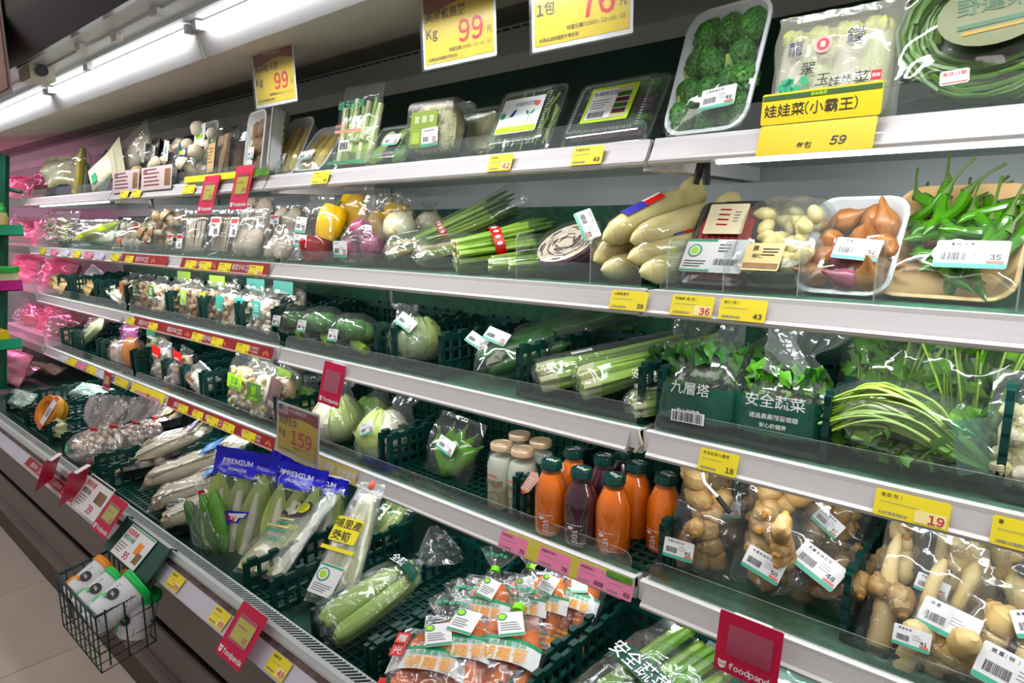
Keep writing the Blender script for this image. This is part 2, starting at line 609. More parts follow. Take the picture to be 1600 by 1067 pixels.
SHELVES = {}
bay_words = {'A': 'end bay under the broccoli tray', 'B': 'bay of the bottled juices', 'C': 'mushroom bay', 'D': 'far bay beside the meat'}
lev_words = {1: 'top shelf', 2: 'second shelf down', 3: 'third shelf down', 4: 'lowest raised shelf'}
for bay, (x0, x1) in BAYS.items():
    for lv, zb in SHELF_Z.items():
        w = x1 - x0
        t = thing('refrigerator_shelf', 'white %s with green mat in the %s' % (lev_words[lv], bay_words[bay]), 'shelf', (x0, 1.0, CAM_H + zb), group='shelves of the refrigerated case')
        SHELVES[(bay, lv)] = t
        mb = MB()
        mb.box(0.002, w - 0.002, 0.02, BACK - 1.0 - 0.01, LIP - 0.022, LIP - 0.004)
        mb.box(0.002, w - 0.002, 0.014, 0.03, 0.006, LIP)
        mb.box(0.004, 0.02, 0.03, 0.44, LIP - 0.05, LIP - 0.02)
        mb.box(w - 0.02, w - 0.004, 0.03, 0.44, LIP - 0.05, LIP - 0.02)
        mb.build('shelf_deck', WHITE, t, smooth=False)
        inset = 0.0 if lv in (1, 2) else 0.018
        prof = [(0.004, -0.002), (-0.004, 0.001), (-0.005, 0.006), (0.0, 0.010), (0.0145, LIP - 0.006), (0.016, LIP - 0.001), (0.021, LIP), (0.022, LIP - 0.008), (0.010, 0.006)]
        mi = [1, 1, 1, 0, 1, 1, 0, 0]
        mb = MB()
        xa, xb = inset * 0.8, w - inset * 1.1
        mb.loft([[(xa, y, z) for y, z in prof], [(xb, y, z) for y, z in prof]])
        for i in range(len(prof)):
            mb.m[i] = (mi + [0])[i]
        mb.build('price_rail', [RAIL, RAIL_EDGE], t, sharp=20)
        mb = MB()
        nr = int((BACK - 1.05) / 0.012)
        for i in range(nr):
            y = 0.03 + i * 0.012
            mb.add([(0.01, y, LIP - 0.004), (w - 0.01, y, LIP - 0.004), (w - 0.01, y + 0.006, LIP), (0.01, y + 0.006, LIP)], [(0, 1, 2, 3)])
            mb.add([(0.01, y + 0.006, LIP), (w - 0.01, y + 0.006, LIP), (w - 0.01, y + 0.012, LIP - 0.004), (0.01, y + 0.012, LIP - 0.004)], [(0, 1, 2, 3)])
        mb.add([(0.01, BACK - 1.012, LIP - 0.004), (w - 0.01, BACK - 1.012, LIP - 0.004), (w - 0.01, BACK - 1.008, LIP + (0.16 if lv > 1 else 0.05)), (0.01, BACK - 1.008, LIP + (0.16 if lv > 1 else 0.05))], [(0, 1, 2, 3)])
        mb.build('shelf_mat', GREENM, t, smooth=False)
        fw = w - 0.03
        fence_mesh(fw).build('front_fence', [ACRY, ACRYE], t, (0.015, 0.024, LIP - 0.006), (R(-6), 0, 0), smooth=False)

# LED strips that show under the lips
for (x0, x1, lv, wd) in ((-0.445, 0.66, 1, 'over the chili tray'), (-4.0, -3.06, 1, 'in the far bay')):
    o = MB().box(x0, x1, 0.998, 1.008, CAM_H + SHELF_Z[lv] - 0.006, CAM_H + SHELF_Z[lv] - 0.002).build('led_strip', LED, smooth=False)
    tag(o, 'glowing white LED strip under the top shelf lip %s' % wd, 'lamp')

# ---------------------------------------------------------------- lower deck and base
base = thing('refrigerated_case_base', 'long taupe base cabinet of the refrigerated case with slotted air grille and steel front rail', 'display case', (0, 0.6, 0))


def extp(name, prof, m, parent, x0=XL, x1=XR, thick=0.006, sharp=25):
    o = extr(name, prof, m, x0, x1, thick, False)
    o.parent = parent
    o.location = (-parent.location.x, -parent.location.y, -parent.location.z)
    return o


extp('deck_pan', [(BACK, -0.885), (0.665, -0.885), (0.649, -0.818)], GREEND, base, thick=0.01)
extp('front_rail', [(0.606, -0.797), (0.600, -0.790), (0.592, -0.793), (0.586, -0.803), (0.586, -0.810), (0.592, -0.815)], STEEL, base, thick=0.004)
extp('grille_rim', [(0.6475, -0.818), (0.6445, -0.815), (0.641, -0.8155)], STEEL, base, thick=0.003)
mb = MB()
n_slat = int((XR + 4.6) / 0.0125)
for i in range(n_slat):
    x = XR - i * 0.0125
    mb.add([(x, 0.602, -0.7935 + CAM_H), (x + 0.0058, 0.602, -0.7935 + CAM_H), (x + 0.0058, 0.643, -0.815 + CAM_H), (x, 0.643, -0.815 + CAM_H)], [(0, 1, 2, 3)])
o = mb.build('grille_slats', STEEL, base, (0, -0.6, 0), smooth=False)
o['kind'] = 'stuff'
extp('grille_shadow_box', [(0.600, -0.806), (0.640, -0.828)], BLACK, base, thick=0.004)
extp('bumper_strip', [(0.592, -0.815), (0.583, -0.818), (0.579, -0.824)], mat('worn_brown_strip', (0.14, 0.10, 0.09), 0.6, var=0.5, scale=40, bump=0.6, bscale=80), base)
extp('label_channel', [(0.579, -0.822), (0.577, -0.8255), (0.5525, -0.8485), (0.5505, -0.853), (0.556, -0.857), (0.582, -0.862)], PAPERL, base, thick=0.004)
extp('upper_front_panel', [(0.582, -0.860), (0.606, -0.872), (0.610, -0.890), (0.610, -1.060)], TAUPE, base, thick=0.01)
extp('groove', [(0.626, -1.058), (0.626, -1.092)], BLACK, base, thick=0.008)
extp('lower_front_panel', [(0.612, -1.088), (0.608, -1.094), (0.608, -1.205)], TAUPE, base, thick=0.01)
extp('bumper', [(0.608, -1.205), (0.596, -1.215), (0.592, -1.235), (0.596, -1.255), (0.612, -1.262)], TAUPE2, base, thick=0.006)
extp('kick_panel', [(0.640, -1.26), (0.640, -1.449)], KICK, base, thick=0.01)
# ================================================================ shared builders for goods
FILM = film('clear_bag_film')
FILMT = film('tight_wrap_film', haze=0.015, rough=0.07, wr=0.45, scale=16, gloss=0.045, creases=0.18)
FILMC = film('crumpled_film', haze=0.05, rough=0.12, wr=1.0, scale=40, gloss=0.10, creases=0.5)
FILMM = film('frosted_bag_film', (0.96, 0.98, 0.97), 0.16, 0.18, 0.5, 22, 0.10, creases=0.28)
FILMG = film('green_tinted_film', (0.75, 0.92, 0.85), 0.06, 0.12, 0.8, 30, 0.10, milk=(0.5, 0.85, 0.72))
FILMB = film('blue_tinted_film', (0.45, 0.55, 0.95), 0.12, 0.12, 0.8, 24, 0.12, milk=(0.12, 0.2, 0.75))
FILMP = film('pinkish_film', (0.98, 0.92, 0.93), 0.14, 0.12, 0.9, 34, 0.14, milk=(0.9, 0.85, 0.87))
CLAM = clear('clear_clamshell', (0.97, 0.985, 0.98), 0.035, 0.09, 0.06)
FOAM = mat('white_foam_tray', (0.84, 0.85, 0.86), 0.45, var=0.02, scale=80, bump=0.1, bscale=300)
FOAMP = mat('peach_foam_tray', (0.83, 0.56, 0.30), 0.45, var=0.10, scale=7, bump=0.1, bscale=300)
FOAMK = mat('black_foam_tray', (0.02, 0.02, 0.025), 0.4, var=0.2, scale=30)
GRNC = mat('green_crate_floor', (0.008, 0.09, 0.05), 0.45, var=0.3, scale=40)


def rr(w, h, r, y, n=4, zc=None):
    zc = h / 2 if zc is None else zc
    pts = []
    for cx, cz, a0 in ((w / 2 - r, h / 2 - r, 0), (-w / 2 + r, h / 2 - r, 90), (-w / 2 + r, -h / 2 + r, 180), (w / 2 - r, -h / 2 + r, 270)):
        for k in range(n + 1):
            a = R(a0 + 90 * k / n)
            pts.append((cx + r * cos(a), y, zc + cz + r * sin(a)))
    return pts


def tray_mb(w, h, d, r=0.03, wall=0.020, lip=0.006):
    """Foam tray standing up: opening towards -Y, rim at y=0."""
    zc = h / 2
    mb = MB()
    mb.loft([rr(w, h, r, 0.004, zc=zc), rr(w, h, r, 0.0, zc=zc), rr(w - 2 * lip, h - 2 * lip, r * 0.85, 0.0, zc=zc), rr(w - 2 * lip - 0.006, h - 2 * lip - 0.006, r * 0.8, 0.004, zc=zc),
             rr(w - 2 * wall, h - 2 * wall, r * 0.7, d - 0.006, zc=zc), rr(w - 2 * wall - 0.01, h - 2 * wall - 0.01, r * 0.6, d - 0.003, zc=zc)], 0, False, True)
    mb.loft([rr(w, h, r, 0.004, zc=zc), rr(w - 2 * lip, h - 2 * lip, r * 0.85, 0.006, zc=zc), rr(w - 2 * wall + 0.004, h - 2 * wall + 0.004, r * 0.7, d, zc=zc)], 0, False, True)
    return mb


def wrap_mb(w, h, bulge=0.008, seed=0, nx=12, nz=12, amp=0.004, y=-0.001, zlo=0.0):
    """Stretched film over a tray mouth."""
    mb = MB()
    vs, fs = [], []
    for j in range(nz + 1):
        for i in range(nx + 1):
            u, v = 2 * i / nx - 1, 2 * j / nz - 1
            k = max(0.0, 1 - abs(u) ** 3) * max(0.0, 1 - abs(v) ** 3)
            n = noise.noise((u * 2.2 + seed * 5, v * 2.2, seed)) * amp * (0.3 + k)
            q = 0.94 if abs(u) == 1 and abs(v) == 1 else 1
            vs.append((u * w / 2 * q, y - bulge * k - n, h / 2 + v * h / 2 * q + zlo))
    for j in range(nz):
        for i in range(nx):
            a = j * (nx + 1) + i
            fs.append((a, a + 1, a + nx + 2, a + nx + 1))
    mb.add(vs, fs)
    return mb


def pillow_mb(w, h, t, seed=0, nx=14, nz=16, amp=0.10, taper=0.0, mi_fn=None, top_flat=0.06):
    """Flat-sealed bag, closed: x +-w/2, z 0..h, bulging +-t/2 in y; seams at bottom and top."""
    mb = MB()
    vs, fs = [], []
    for s in (-1, 1):
        for j in range(nz + 1):
            for i in range(nx + 1):
                u, v = 2 * i / nx - 1, j / nz
                ww = w * (1 - taper * v)
                bx = max(0.0, 1 - abs(u) ** 2.6)
                e = min(1, v / 0.16) if v < 0.16 else (min(1, max(0, (1 - top_flat - v)) / 0.22))
                bz = sin(e * pi / 2) if e < 1 else 1.0
                k = sqrt(bx) * bz
                n = noise.noise((u * 2.4 + seed * 3.3, v * 4.5 + seed, s * 1.3)) * amp * t * min(1, k * 3 + 0.25)
                ex = noise.noise((s * 0.2 + u, v * 6, seed * 2.1)) * 0.035 * w * (abs(u) ** 4)
                vs.append((u * ww / 2 + ex, s * (t / 2 * k) + n * 1.2, v * h + noise.noise((u * 4, seed, v)) * 0.012 * h * (v > 0.9)))
    N = (nx + 1) * (nz + 1)
    for s in range(2):
        for j in range(nz):
            for i in range(nx):
                a = s * N + j * (nx + 1) + i
                f = (a, a + 1, a + nx + 2, a + nx + 1)
                fs.append(f if s == 0 else f[::-1])
    mi = 0
    mb.add(vs, fs)
    if mi_fn:
        for k in range(len(fs)):
            j = (k % (nx * nz)) // nx
            i = (k % (nx * nz)) % nx
            mb.m[k] = mi_fn((i + 0.5) / nx * 2 - 1, (j + 0.5) / nz)
    return mb


def sack_mb(rx, ry, h, neck=0.72, nr=0.16, flare=0.55, seed=0, nu=30, pleat=0.16, e=0.75, lean=(0, 0), amp=0.08):
    """Tied bag: round body, pinched neck at neck*h, ruffled mouth above."""
    mb = MB()
    prof = [(0.0, 0.55), (0.03, 0.82), (0.12, 0.97), (0.30, 1.0), (0.50, 0.93), (0.70, 0.72), (0.85, 0.45), (0.96, nr * 1.25), (1.0, nr), (1.04, nr * 1.3)]
    rings = []
    for t, r in prof:
        rings.append((t * neck * h, r, pleat * max(0, (t - 0.45)) / 0.55))
    for t, r in ((0.3, 0.6), (0.6, 0.85), (1.0, 1.0)):
        rings.append((h * (neck + (1 - neck) * t), nr + (flare - nr) * r, pleat * 1.2))
    out = []
    for z, r, pl in rings:
        ring = []
        for k in range(nu):
            a = 2 * pi * k / nu
            c, s = cos(a), sin(a)
            c2, s2 = math.copysign(abs(c) ** e, c), math.copysign(abs(s) ** e, s)
            q = 1 + pl * (1.0 if k % 2 else -1.0) * (0.6 + 0.6 * noise.noise((k * 1.7, seed, z * 9))) + amp * noise.noise((c * 1.6 + seed, s * 1.6, z * 14))
            f = z / h
            ring.append((c2 * rx * r * q + lean[0] * f * f, s2 * ry * r * q + lean[1] * f * f, z + (0.02 * h * noise.noise((k * 0.9, seed, 4)) if f > 0.97 else 0)))
        out.append(ring)
    mb.loft(out, 0, True, False)
    return mb


def blade_mb(L, w, curl=0.2, n=6, fold=0.25, bend=0.0):
    """A leaf-like ribbon along +Z, folded along the midrib."""
    mb = MB()
    vs, fs = [], []
    for i in range(n + 1):
        t = i / n
        ww = w * (sin(pi * min(1, 0.12 + 0.88 * t) ** 0.8) ** 0.8 + 0.02)
        y = -curl * L * t * t + bend * sin(t * pi)
        for u in (-1, 0, 1):
            vs.append((u * ww / 2, y + (fold * ww if u else 0), t * L))
    for i in range(n):
        for j in range(2):
            a = i * 3 + j
            fs.append((a, a + 1, a + 4, a + 3))
    mb.add(vs, fs)
    return mb


def leaf_cluster(n, rx, ry, h, lw, ll, seed, stems=True):
    """Many leaves and stems in one mesh (mi 0 leaf, 1 stem): foliage nobody would count."""
    rnd = random.Random(seed)
    mb = MB()
    for k in range(n):
        a, q, zz = rnd.uniform(0, 2 * pi), sqrt(rnd.random()), rnd.random()
        c = Vector((cos(a) * rx * q, sin(a) * ry * q, zz * h))
        sz = rnd.uniform(0.6, 1.1)
        M = Matrix.Translation(c) @ Euler((rnd.uniform(-1.2, 1.2), rnd.uniform(-0.9, 0.9), rnd.uniform(0, 6.28))).to_matrix().to_4x4()
        L, W = ll * sz, lw * sz
        # lobed leaf outline, slightly domed
        out = []
        m = 9
        for i in range(m):
            t = 2 * pi * i / m
            rr_ = 1.0 + 0.22 * (1 if i % 2 else -1)
            out.append((cos(t) * W / 2 * rr_, 0.10 * W * cos(2 * t), sin(t) * L / 2 * rr_))
        vs = [(0, -0.10 * W, 0)] + out
        mb.add(vs, [(0, 1 + i, 1 + (i + 1) % m) for i in range(m)], rnd.choice((0, 0, 2)), M)
        if stems and k % 3 == 0:
            b = Vector((c.x * 0.4, c.y * 0.4, 0))
            mb.tube([b, (b + c) / 2 + Vector((rnd.uniform(-.01, .01),) * 3), c], 0.0014, 4, 1)
    return mb


def bars(mb, x, z, w, h, y, mi, seed=0):
    rnd = random.Random(seed)
    cx = x
    while cx < x + w - 0.0008:
        b = rnd.choice((0.25, 0.5, 0.8)) * w / 26
        mb.quad(cx, cx + b, z, z + h, y, mi)
        cx += b + rnd.choice((0.25, 0.45, 0.7)) * w / 26
    return mb


STK = [PAPER, GRNB, REDB, INK, INKG]
_stk = {}


def sticker(parent, w, loc, rot, price='35', head='有機蔬菜', aspect=0.58, name='price_sticker'):
    key = (round(w, 3), price, head, aspect)
    if key not in _stk:
        h = w * aspect
        mb = MB()
        mb.loft([rr(w, h, w * 0.04, 0.0, 2, 0), rr(w, h, w * 0.04, -0.0006, 2, 0)], 0, True, True)
        y = -0.0010
        mb.quad(-w / 2 * 0.99, w / 2 * 0.99, -h / 2 * 0.98, -h / 2 + h * 0.17, y, 1)
        mb.text(head, h * 0.125, -w * 0.38, h * 0.31, y, 3, track=0.25)
        bars(mb, -w * 0.40, -h * 0.22, w * 0.36, h * 0.28, y, 3, len(head))
        for k in range(3):
            mb.quad(w * 0.02, w * (0.2 + 0.05 * k), h * (0.16 - 0.1 * k), h * (0.18 - 0.1 * k), y, 4)
        mb.quad(w * 0.22, w * 0.46, -h * 0.31, -h * 0.22, y - 0.0003, 2)
        mb.text(price, h * 0.24, w * 0.42, -h * 0.18, y - 0.0002, 3, 'R', True)
        _stk[key] = mb.mesh(name, STK, False)
    return put(name, _stk[key], parent, loc, rot)


def crate(name_label, x0, x1, y0, y1, zr, h=0.09, lattice=True, cat='crate', end=True, lo=0.0, rot=(0, 0, 0)):
    """Dark green ventilated crate: gridded side walls with notched tops, low front lip, lattice floor."""
    w, d = x1 - x0, y1 - y0
    t = thing('produce_crate', name_label, cat, (x0, y0, CAM_H + zr), rot, 'dark green produce crates')

    def panel(L):
        mb = MB()
        th = 0.005
        mb.box(-th, th, 0, 0.014, 0, h)
        n = max(2, int((L - 0.02) / 0.030))
        step = (L - 0.014) / n
        for i in range(1, n + 1):
            wd = 0.012 if i % 4 == 0 else 0.0035
            yy = min(0.007 + i * step, L - wd)
            mb.box(-th * 0.8, th * 0.8, yy - wd, yy + wd, 0.0, h - 0.003)
        nz = max(2, int(round((h - 0.015) / 0.028)))
        for i in range(nz + 1):
            zz = 0.008 + (h - 0.016) * i / nz
            q = 0.007 if i in (0, nz) else 0.003
            mb.box(-th * 0.9, th * 0.9, 0.0, L, zz - q, zz + q)
        for i in range(int(L / 0.055)):
            yy = 0.012 + i * 0.055
            mb.box(-th * 1.3, th * 1.3, yy, yy + 0.022, h - 0.002, h + 0.006)
        return mb
    me = panel(d).mesh('side_panel', CRATE, False)
    put('side_panel', me, t, (0.005, 0, 0))
    put('side_panel', me, t, (w - 0.005, 0, 0))
    if end:
        put('end_panel', panel(w - 0.012).mesh('end_panel', CRATE, False), t, (w - 0.006, d - 0.004, 0), (0, 0, R(90)))
    mb = MB()
    mb.box(0.006, w - 0.006, 0.001, 0.006, 0, 0.009)
    mb.build('front_lip', CRATE, t, smooth=False)
    if lattice:
        mb = MB()
        n = int(d / 0.024)
        for i in range(n + 1):
            yy = 0.008 + (d - 0.016) * i / n
            mb.box(0.006, w - 0.006, yy - 0.003, yy + 0.003, 0.001, 0.006)
        n = max(2, int(w / 0.024))
        for i in range(n + 1):
            xx = 0.008 + (w - 0.016) * i / n
            mb.box(xx - 0.003, xx + 0.003, 0.004, d - 0.004, 0.0012, 0.0055)
        mb.build('crate_floor', CRATE, t, smooth=False)
    return t


def clamshell(t, w, h, d, ribs=True, seed=0):
    """Clear hinged box standing on its edge: base behind, ribbed lid in front, both see-through."""
    zc = h / 2
    mb = MB()
    mb.loft([rr(w, h, 0.018, 0.0, zc=zc), rr(w - 0.012, h - 0.012, 0.016, 0.001, zc=zc), rr(w - 0.03, h - 0.03, 0.014, d * 0.55, zc=zc), rr(w - 0.05, h - 0.05, 0.01, d * 0.57, zc=zc)], 0, False, True)
    mb.build('box_base', CLAM, t)
    mb = MB()
    mb.loft([rr(w, h, 0.018, -0.001, zc=zc), rr(w - 0.012, h - 0.012, 0.016, -0.002, zc=zc), rr(w - 0.026, h - 0.026, 0.014, -d * 0.40, zc=zc), rr(w - 0.04, h - 0.04, 0.012, -d * 0.44, zc=zc),
             rr(w - 0.052, h - 0.052, 0.010, -d * 0.44, zc=zc), rr(w - 0.056, h - 0.056, 0.010, -d * 0.42, zc=zc)], 0, False, True)
    mb.build('box_lid', CLAM, t)
    if ribs:
        mb = MB()
        for sgn in (-1, 1):
            for k in range(int((w - 0.05) / 0.006)):
                x = -w / 2 + 0.027 + k * 0.006
                mb.box(x - 0.0011, x + 0.0011, -d * 0.452, -d * 0.43, zc + sgn * (h / 2 - 0.0235) - 0.0035, zc + sgn * (h / 2 - 0.0235) + 0.0035)
            for k in range(int((h - 0.05) / 0.006)):
                z = 0.027 + k * 0.006
                mb.box(sgn * (w / 2 - 0.0235) - 0.0035, sgn * (w / 2 - 0.0235) + 0.0035, -d * 0.452, -d * 0.43, z - 0.0011, z + 0.0011)
        o = mb.build('lid_ribs', ACRYE, t, smooth=False)
        o['kind'] = 'stuff'


def card(t, name, w, h, m, loc=(0, 0, 0), rot=(0, 0, 0), th=0.0008, r=0.002, prints=None, mats=None, label=None):
    """A flat printed card facing -Y, centred on its loc. prints(mb, y) adds print with material index 1..."""
    mb = MB()
    mb.loft([rr(w, h, r, th / 2, 1, 0), rr(w, h, r, -th / 2, 1, 0)], 0, True, True)
    if prints:
        prints(mb, -th / 2 - 0.0006)
    return mb.build(name, [m] + (mats or []), t, loc, rot, label, smooth=False)


def small_text_lines(mb, x0, x1, z, n, dz, y, mi, seed=0):
    rnd = random.Random(seed)
    for k in range(n):
        mb.quad(x0, x0 + (x1 - x0) * rnd.uniform(0.55, 1), z - k * dz, z - k * dz + dz * 0.35, y, mi)


def rail_tag(label, x, lv, w=0.062, h=0.034, price='39', big=False, m=None, head='鮮蔬', deck=False, off=0.0, words=None):
    """Price tag tucked in the price rail (or the deck label channel)."""
    m = m or YEL2
    if deck:
        t = thing('price_tag', label, 'price tag', (x, 0.5665, CAM_H - 0.8355 + off), (R(-46.8), 0, 0), 'price tags in the rails')
    else:
        t = thing('price_tag', label, 'price tag', (x, 1.0035, CAM_H + SHELF_Z[lv] + 0.0215 + off), (R(-20.5), 0, 0), 'price tags in the rails')

    def pr(mb, y):
        mb.text(words or (head + '蔬菜嚴選'), h * 0.16, -w * 0.42, h * 0.26, y, 1, track=0.1)
        mb.quad(-w * 0.42, w * 0.1, h * 0.05, h * 0.07, y, 2)
        bars(mb, -w * 0.42, -h * 0.40, w * 0.40, h * 0.11, y, 2, int(abs(x) * 100))
        if big:
            mb.quad(w * 0.06, w * 0.47, -h * 0.43, h * 0.02, y, 4)
            mb.text(price, h * 0.42, w * 0.46, -h * 0.38, y - 0.0004, 3, 'R', True)
        else:
            mb.text(price, h * 0.30, w * 0.44, -h * 0.36, y, 1, 'R', True)
    card(t, 'tag_card', w, h, m, (0, -0.0045, 0), prints=pr, mats=[INK, INKG, MAGI, mat('tag_price_patch', (0.86, 0.74, 0.36) if m is YEL2 else (0.7, 0.3, 0.4), 0.45)])
    return t


def panda_card(label, loc, rot, w=0.062, h=0.10, inner=None, price=''):
    """Crimson shelf-talker with a clear pocket, white lettering and a round white emblem."""
    t = thing('promo_card', label, 'sign', loc, rot, 'crimson promo cards')

    def pr(mb, y):
        zt = -h * 0.42
        cx, cz, r = -w * 0.37, zt + h * 0.035, w * 0.062
        mb.add([(cx + r * cos(a * pi / 8), y, cz + r * sin(a * pi / 8)) for a in range(16)], [tuple(range(16))], 1)
        for sx in (-1, 1):
            mb.add([(cx + sx * r * 0.42 + r * 0.22 * cos(a * pi / 4), y - 0.0003, cz + r * 0.1 + r * 0.3 * sin(a * pi / 4)) for a in range(8)], [tuple(range(8))], 0)
            mb.add([(cx + sx * r * 0.8 + r * 0.35 * cos(a * pi / 4), y + 0.0001, cz + r * 0.8 + r * 0.35 * sin(a * pi / 4)) for a in range(8)], [tuple(range(8))], 1)
        mb.text('foodpanda', w * 0.128, -w * 0.26, zt, y, 1, 'L', True, track=-0.02)
        mb.quad(-w * 0.30, w * 0.36, -h * 0.16, h * 0.30, y, 2)
        if inner:
            mb.quad(-w * 0.30, w * 0.34, -h * 0.14, h * 0.24, y - 0.0003, 3)
            mb.quad(-w * 0.24, w * 0.1, h * 0.1, h * 0.12, y - 0.0006, 4)
            if price:
                mb.text(price, h * 0.13, w * 0.30, -h * 0.11, y - 0.0006, 4, 'R', True)
    card(t, 'card_sheet', w, h, PINKC, prints=pr, mats=[WINK, mat('pocket_pink', (0.60, 0.04, 0.13), 0.2), YEL2, MAGI])
    card(t, 'clear_pocket', w * 0.7, h * 0.5, ACRY, (w * 0.03, -0.003, h * 0.07))
    mb = MB()
    mb.box(-w * 0.3, w * 0.3, 0.0005, 0.012, h * 0.46, h * 0.49)
    mb.build('clip', WHITE, t, smooth=False)
    return t


def yellow_sign(label, loc, rot, title, price, unit='Kg', w=0.20, h=0.150, header=True, flag=False, price_sz=0.36):
    t = thing('price_sign', label, 'sign', loc, rot, 'yellow price signs')

    def pr(mb, y):
        mb.quad(-w / 2 + 0.006, w / 2 - 0.006, -h / 2 + 0.008, h / 2 - 0.006, y, 1)
        if header:
            n = 14
            for i in range(n):
                u0, u1 = -1 + 2 * i / n, -1 + 2 * (i + 1) / n
                f = lambda u: h * (0.245 + 0.035 * sin(u * 3.0 + 0.8))
                mb.add([(u0 * (w / 2 - 0.006), y - 0.0003, f(u0)), (u1 * (w / 2 - 0.006), y - 0.0003, f(u1)), (u1 * (w / 2 - 0.006), y - 0.0003, h / 2 - 0.006), (u0 * (w / 2 - 0.006), y - 0.0003, h / 2 - 0.006)], [(0, 1, 2, 3)], 2)
            mb.text('中秋優質賞月', h * 0.085, 0, h * 0.36, y - 0.0006, 4, 'C', track=0.1)
        if flag:
            for k in range(5):
                mb.quad(-w * 0.45, -w * 0.22, h * (0.30 + 0.035 * k), h * (0.315 + 0.035 * k), y - 0.0008, 4)
            mb.quad(-w * 0.45, -w * 0.35, h * 0.37, h * 0.47, y - 0.001, 5)
        mb.text(title, h * 0.155, -w * 0.45, h * 0.10, y - 0.0006, 3, 'L', track=-0.02)
        mb.text(unit, h * 0.16, -w * 0.44, -h * 0.12, y - 0.0006, 3, 'L', True)
        mb.text(price, h * price_sz, w * 0.36, -h * 0.24, y - 0.0006, 6, 'R', True)
        mb.text('元', h * 0.10, w * 0.38, -h * 0.20, y - 0.0006, 3)
        mb.text('特賣日期:(109)9/11-10/15', h * 0.055, w * 0.44, -h * 0.33, y - 0.0006, 3, 'R')
        mb.text('本商品以特價數不再折扣', h * 0.05, -w * 0.42, -h * 0.41, y - 0.0006, 3)
    card(t, 'sign_sheet', w, h, PAPER, prints=pr, mats=[YEL, DRED, INK, WINK, mat('flag_blue', (0.03, 0.05, 0.3), 0.5), REDI])
    card(t, 'clear_sleeve', w + 0.006, h + 0.008, clear('sign_sleeve', (0.98, 0.98, 0.98), 0.02, 0.012, 0.2), (0, -0.004, 0), th=0.0005)
    return t


def scatter(parent, me_list, name, n, rx, rz, y0, y1, seed, rot=3.14, scale=(0.85, 1.15), zc=0.0, tilt=0.6, reject=0.0):
    rnd = random.Random(seed)
    out = []
    for k in range(n):
        x, z, y = rnd.uniform(-rx, rx), rnd.uniform(-rz, rz) + zc, rnd.uniform(y0, y1)
        out.append(put(name, rnd.choice(me_list), parent, (x, y, z), (rnd.uniform(-tilt, tilt), rnd.uniform(-rot, rot), rnd.uniform(-tilt, tilt)), scale=rnd.uniform(*scale)))
    return out
# ================================================================ goods: top shelf
class Spot(tuple):
    pass


SETTLE = []


def pl(px, Y, lv, dz=0.0):
    """A point on a shelf deck below photo column px at depth Y."""
    z = (DECK[lv] if isinstance(lv, int) else lv) + dz
    s = Spot((x_at(px, Y, z), Y, CAM_H + z))
    s.rest = CAM_H + z
    s.front = 1.0305 if lv in (1, 2, 3, 4) else None
    s.top = CAM_H + (SHELF_Z[lv - 1] + 0.018 if lv in (2, 3, 4) else SHELF_Z[4] + 0.018 if lv != 1 else 0.45)
    return s


_thing0 = thing


def thing(name, label, cat, loc=(0, 0, 0), rot=(0, 0, 0), group=None):
    o = _thing0(name, label, cat, loc, rot, group)
    if isinstance(loc, Spot):
        SETTLE.append((o, loc.rest, loc.front, loc.top))
    return o


def settle():
    """Rest each placed thing on its deck and keep it behind the clear front fence."""
    bpy.context.view_layer.update()
    for o, rest, front, top in SETTLE:
        zmin, low = 1e9, []
        for c in o.children_recursive:
            if c.type != 'MESH' or c.name.startswith(('price_sticker', 'bag_lettering')):
                continue
            M = c.matrix_world
            vs = [M @ v.co for v in c.data.vertices]
            zmin = min(zmin, min(v.z for v in vs))
            low += vs
        dz = rest + 0.0008 - zmin
        dy = 0.0
        if front is not None:
            near = [v.y for v in low if v.z + dz < rest + 0.052]
            if near and min(near) < front:
                dy = front - min(near)
        zmax = max([v.z for v in low if v.y > 0.995] or [0]) + dz
        if zmax > top > rest + 0.05:
            k = max(0.72, (top - rest) / (zmax - rest))
            o.scale = [q * k for q in o.scale]
            dz += (o.location.z - zmin) * (k - 1)
        o.location.z += dz
        o.location.y += dy
        o.location.x -= dy * 0.35
    SETTLE.clear()


def dep(px, Y, z):
    X = x_at(px, Y, z)
    return (-X * _sa + Y * _ca) * _cp - z * _sp


def hm(px, n, Y, z=0.0):
    return n * dep(px, Y, z) / FPX


def wm(a, b, Y, z=0.0):
    return x_at(b, Y, z) - x_at(a, Y, z)


VEGD = mat('knobbly_dark_green', (0.09, 0.28, 0.05), 0.3, col2=(0.010, 0.05, 0.010), scale=230, bump=1.0, bscale=190)
VEGM = mat('leaf_green', (0.10, 0.27, 0.04), 0.4, col2=(0.05, 0.16, 0.02), scale=26, bump=0.2, bscale=60)
VEGL = mat('light_green', (0.33, 0.48, 0.12), 0.4, col2=(0.22, 0.38, 0.07), scale=20, stretch=(8, 8, 1), bump=0.15)
VEGX = mat('dark_leaf', (0.03, 0.12, 0.025), 0.4, col2=(0.015, 0.06, 0.015), scale=24, bump=0.2)
LIME = mat('lime_print', (0.42, 0.68, 0.06), 0.45, var=0.05)
PALE = mat('pale_cabbage', (0.74, 0.75, 0.48), 0.45, col2=(0.62, 0.66, 0.33), scale=16, stretch=(6, 6, 1), bump=0.3, bscale=30)
CREAM = mat('cream_white_stalk', (0.80, 0.78, 0.66), 0.45, col2=(0.70, 0.66, 0.50), scale=18, stretch=(5, 5, 1), bump=0.2)
STEMG = mat('thin_green_stem', (0.15, 0.29, 0.05), 0.35, col2=(0.09, 0.19, 0.03), scale=14)
CORN = mat('baby_corn_yellow', (0.88, 0.72, 0.28), 0.45, col2=(0.80, 0.58, 0.17), scale=120, bump=0.7, bscale=240)
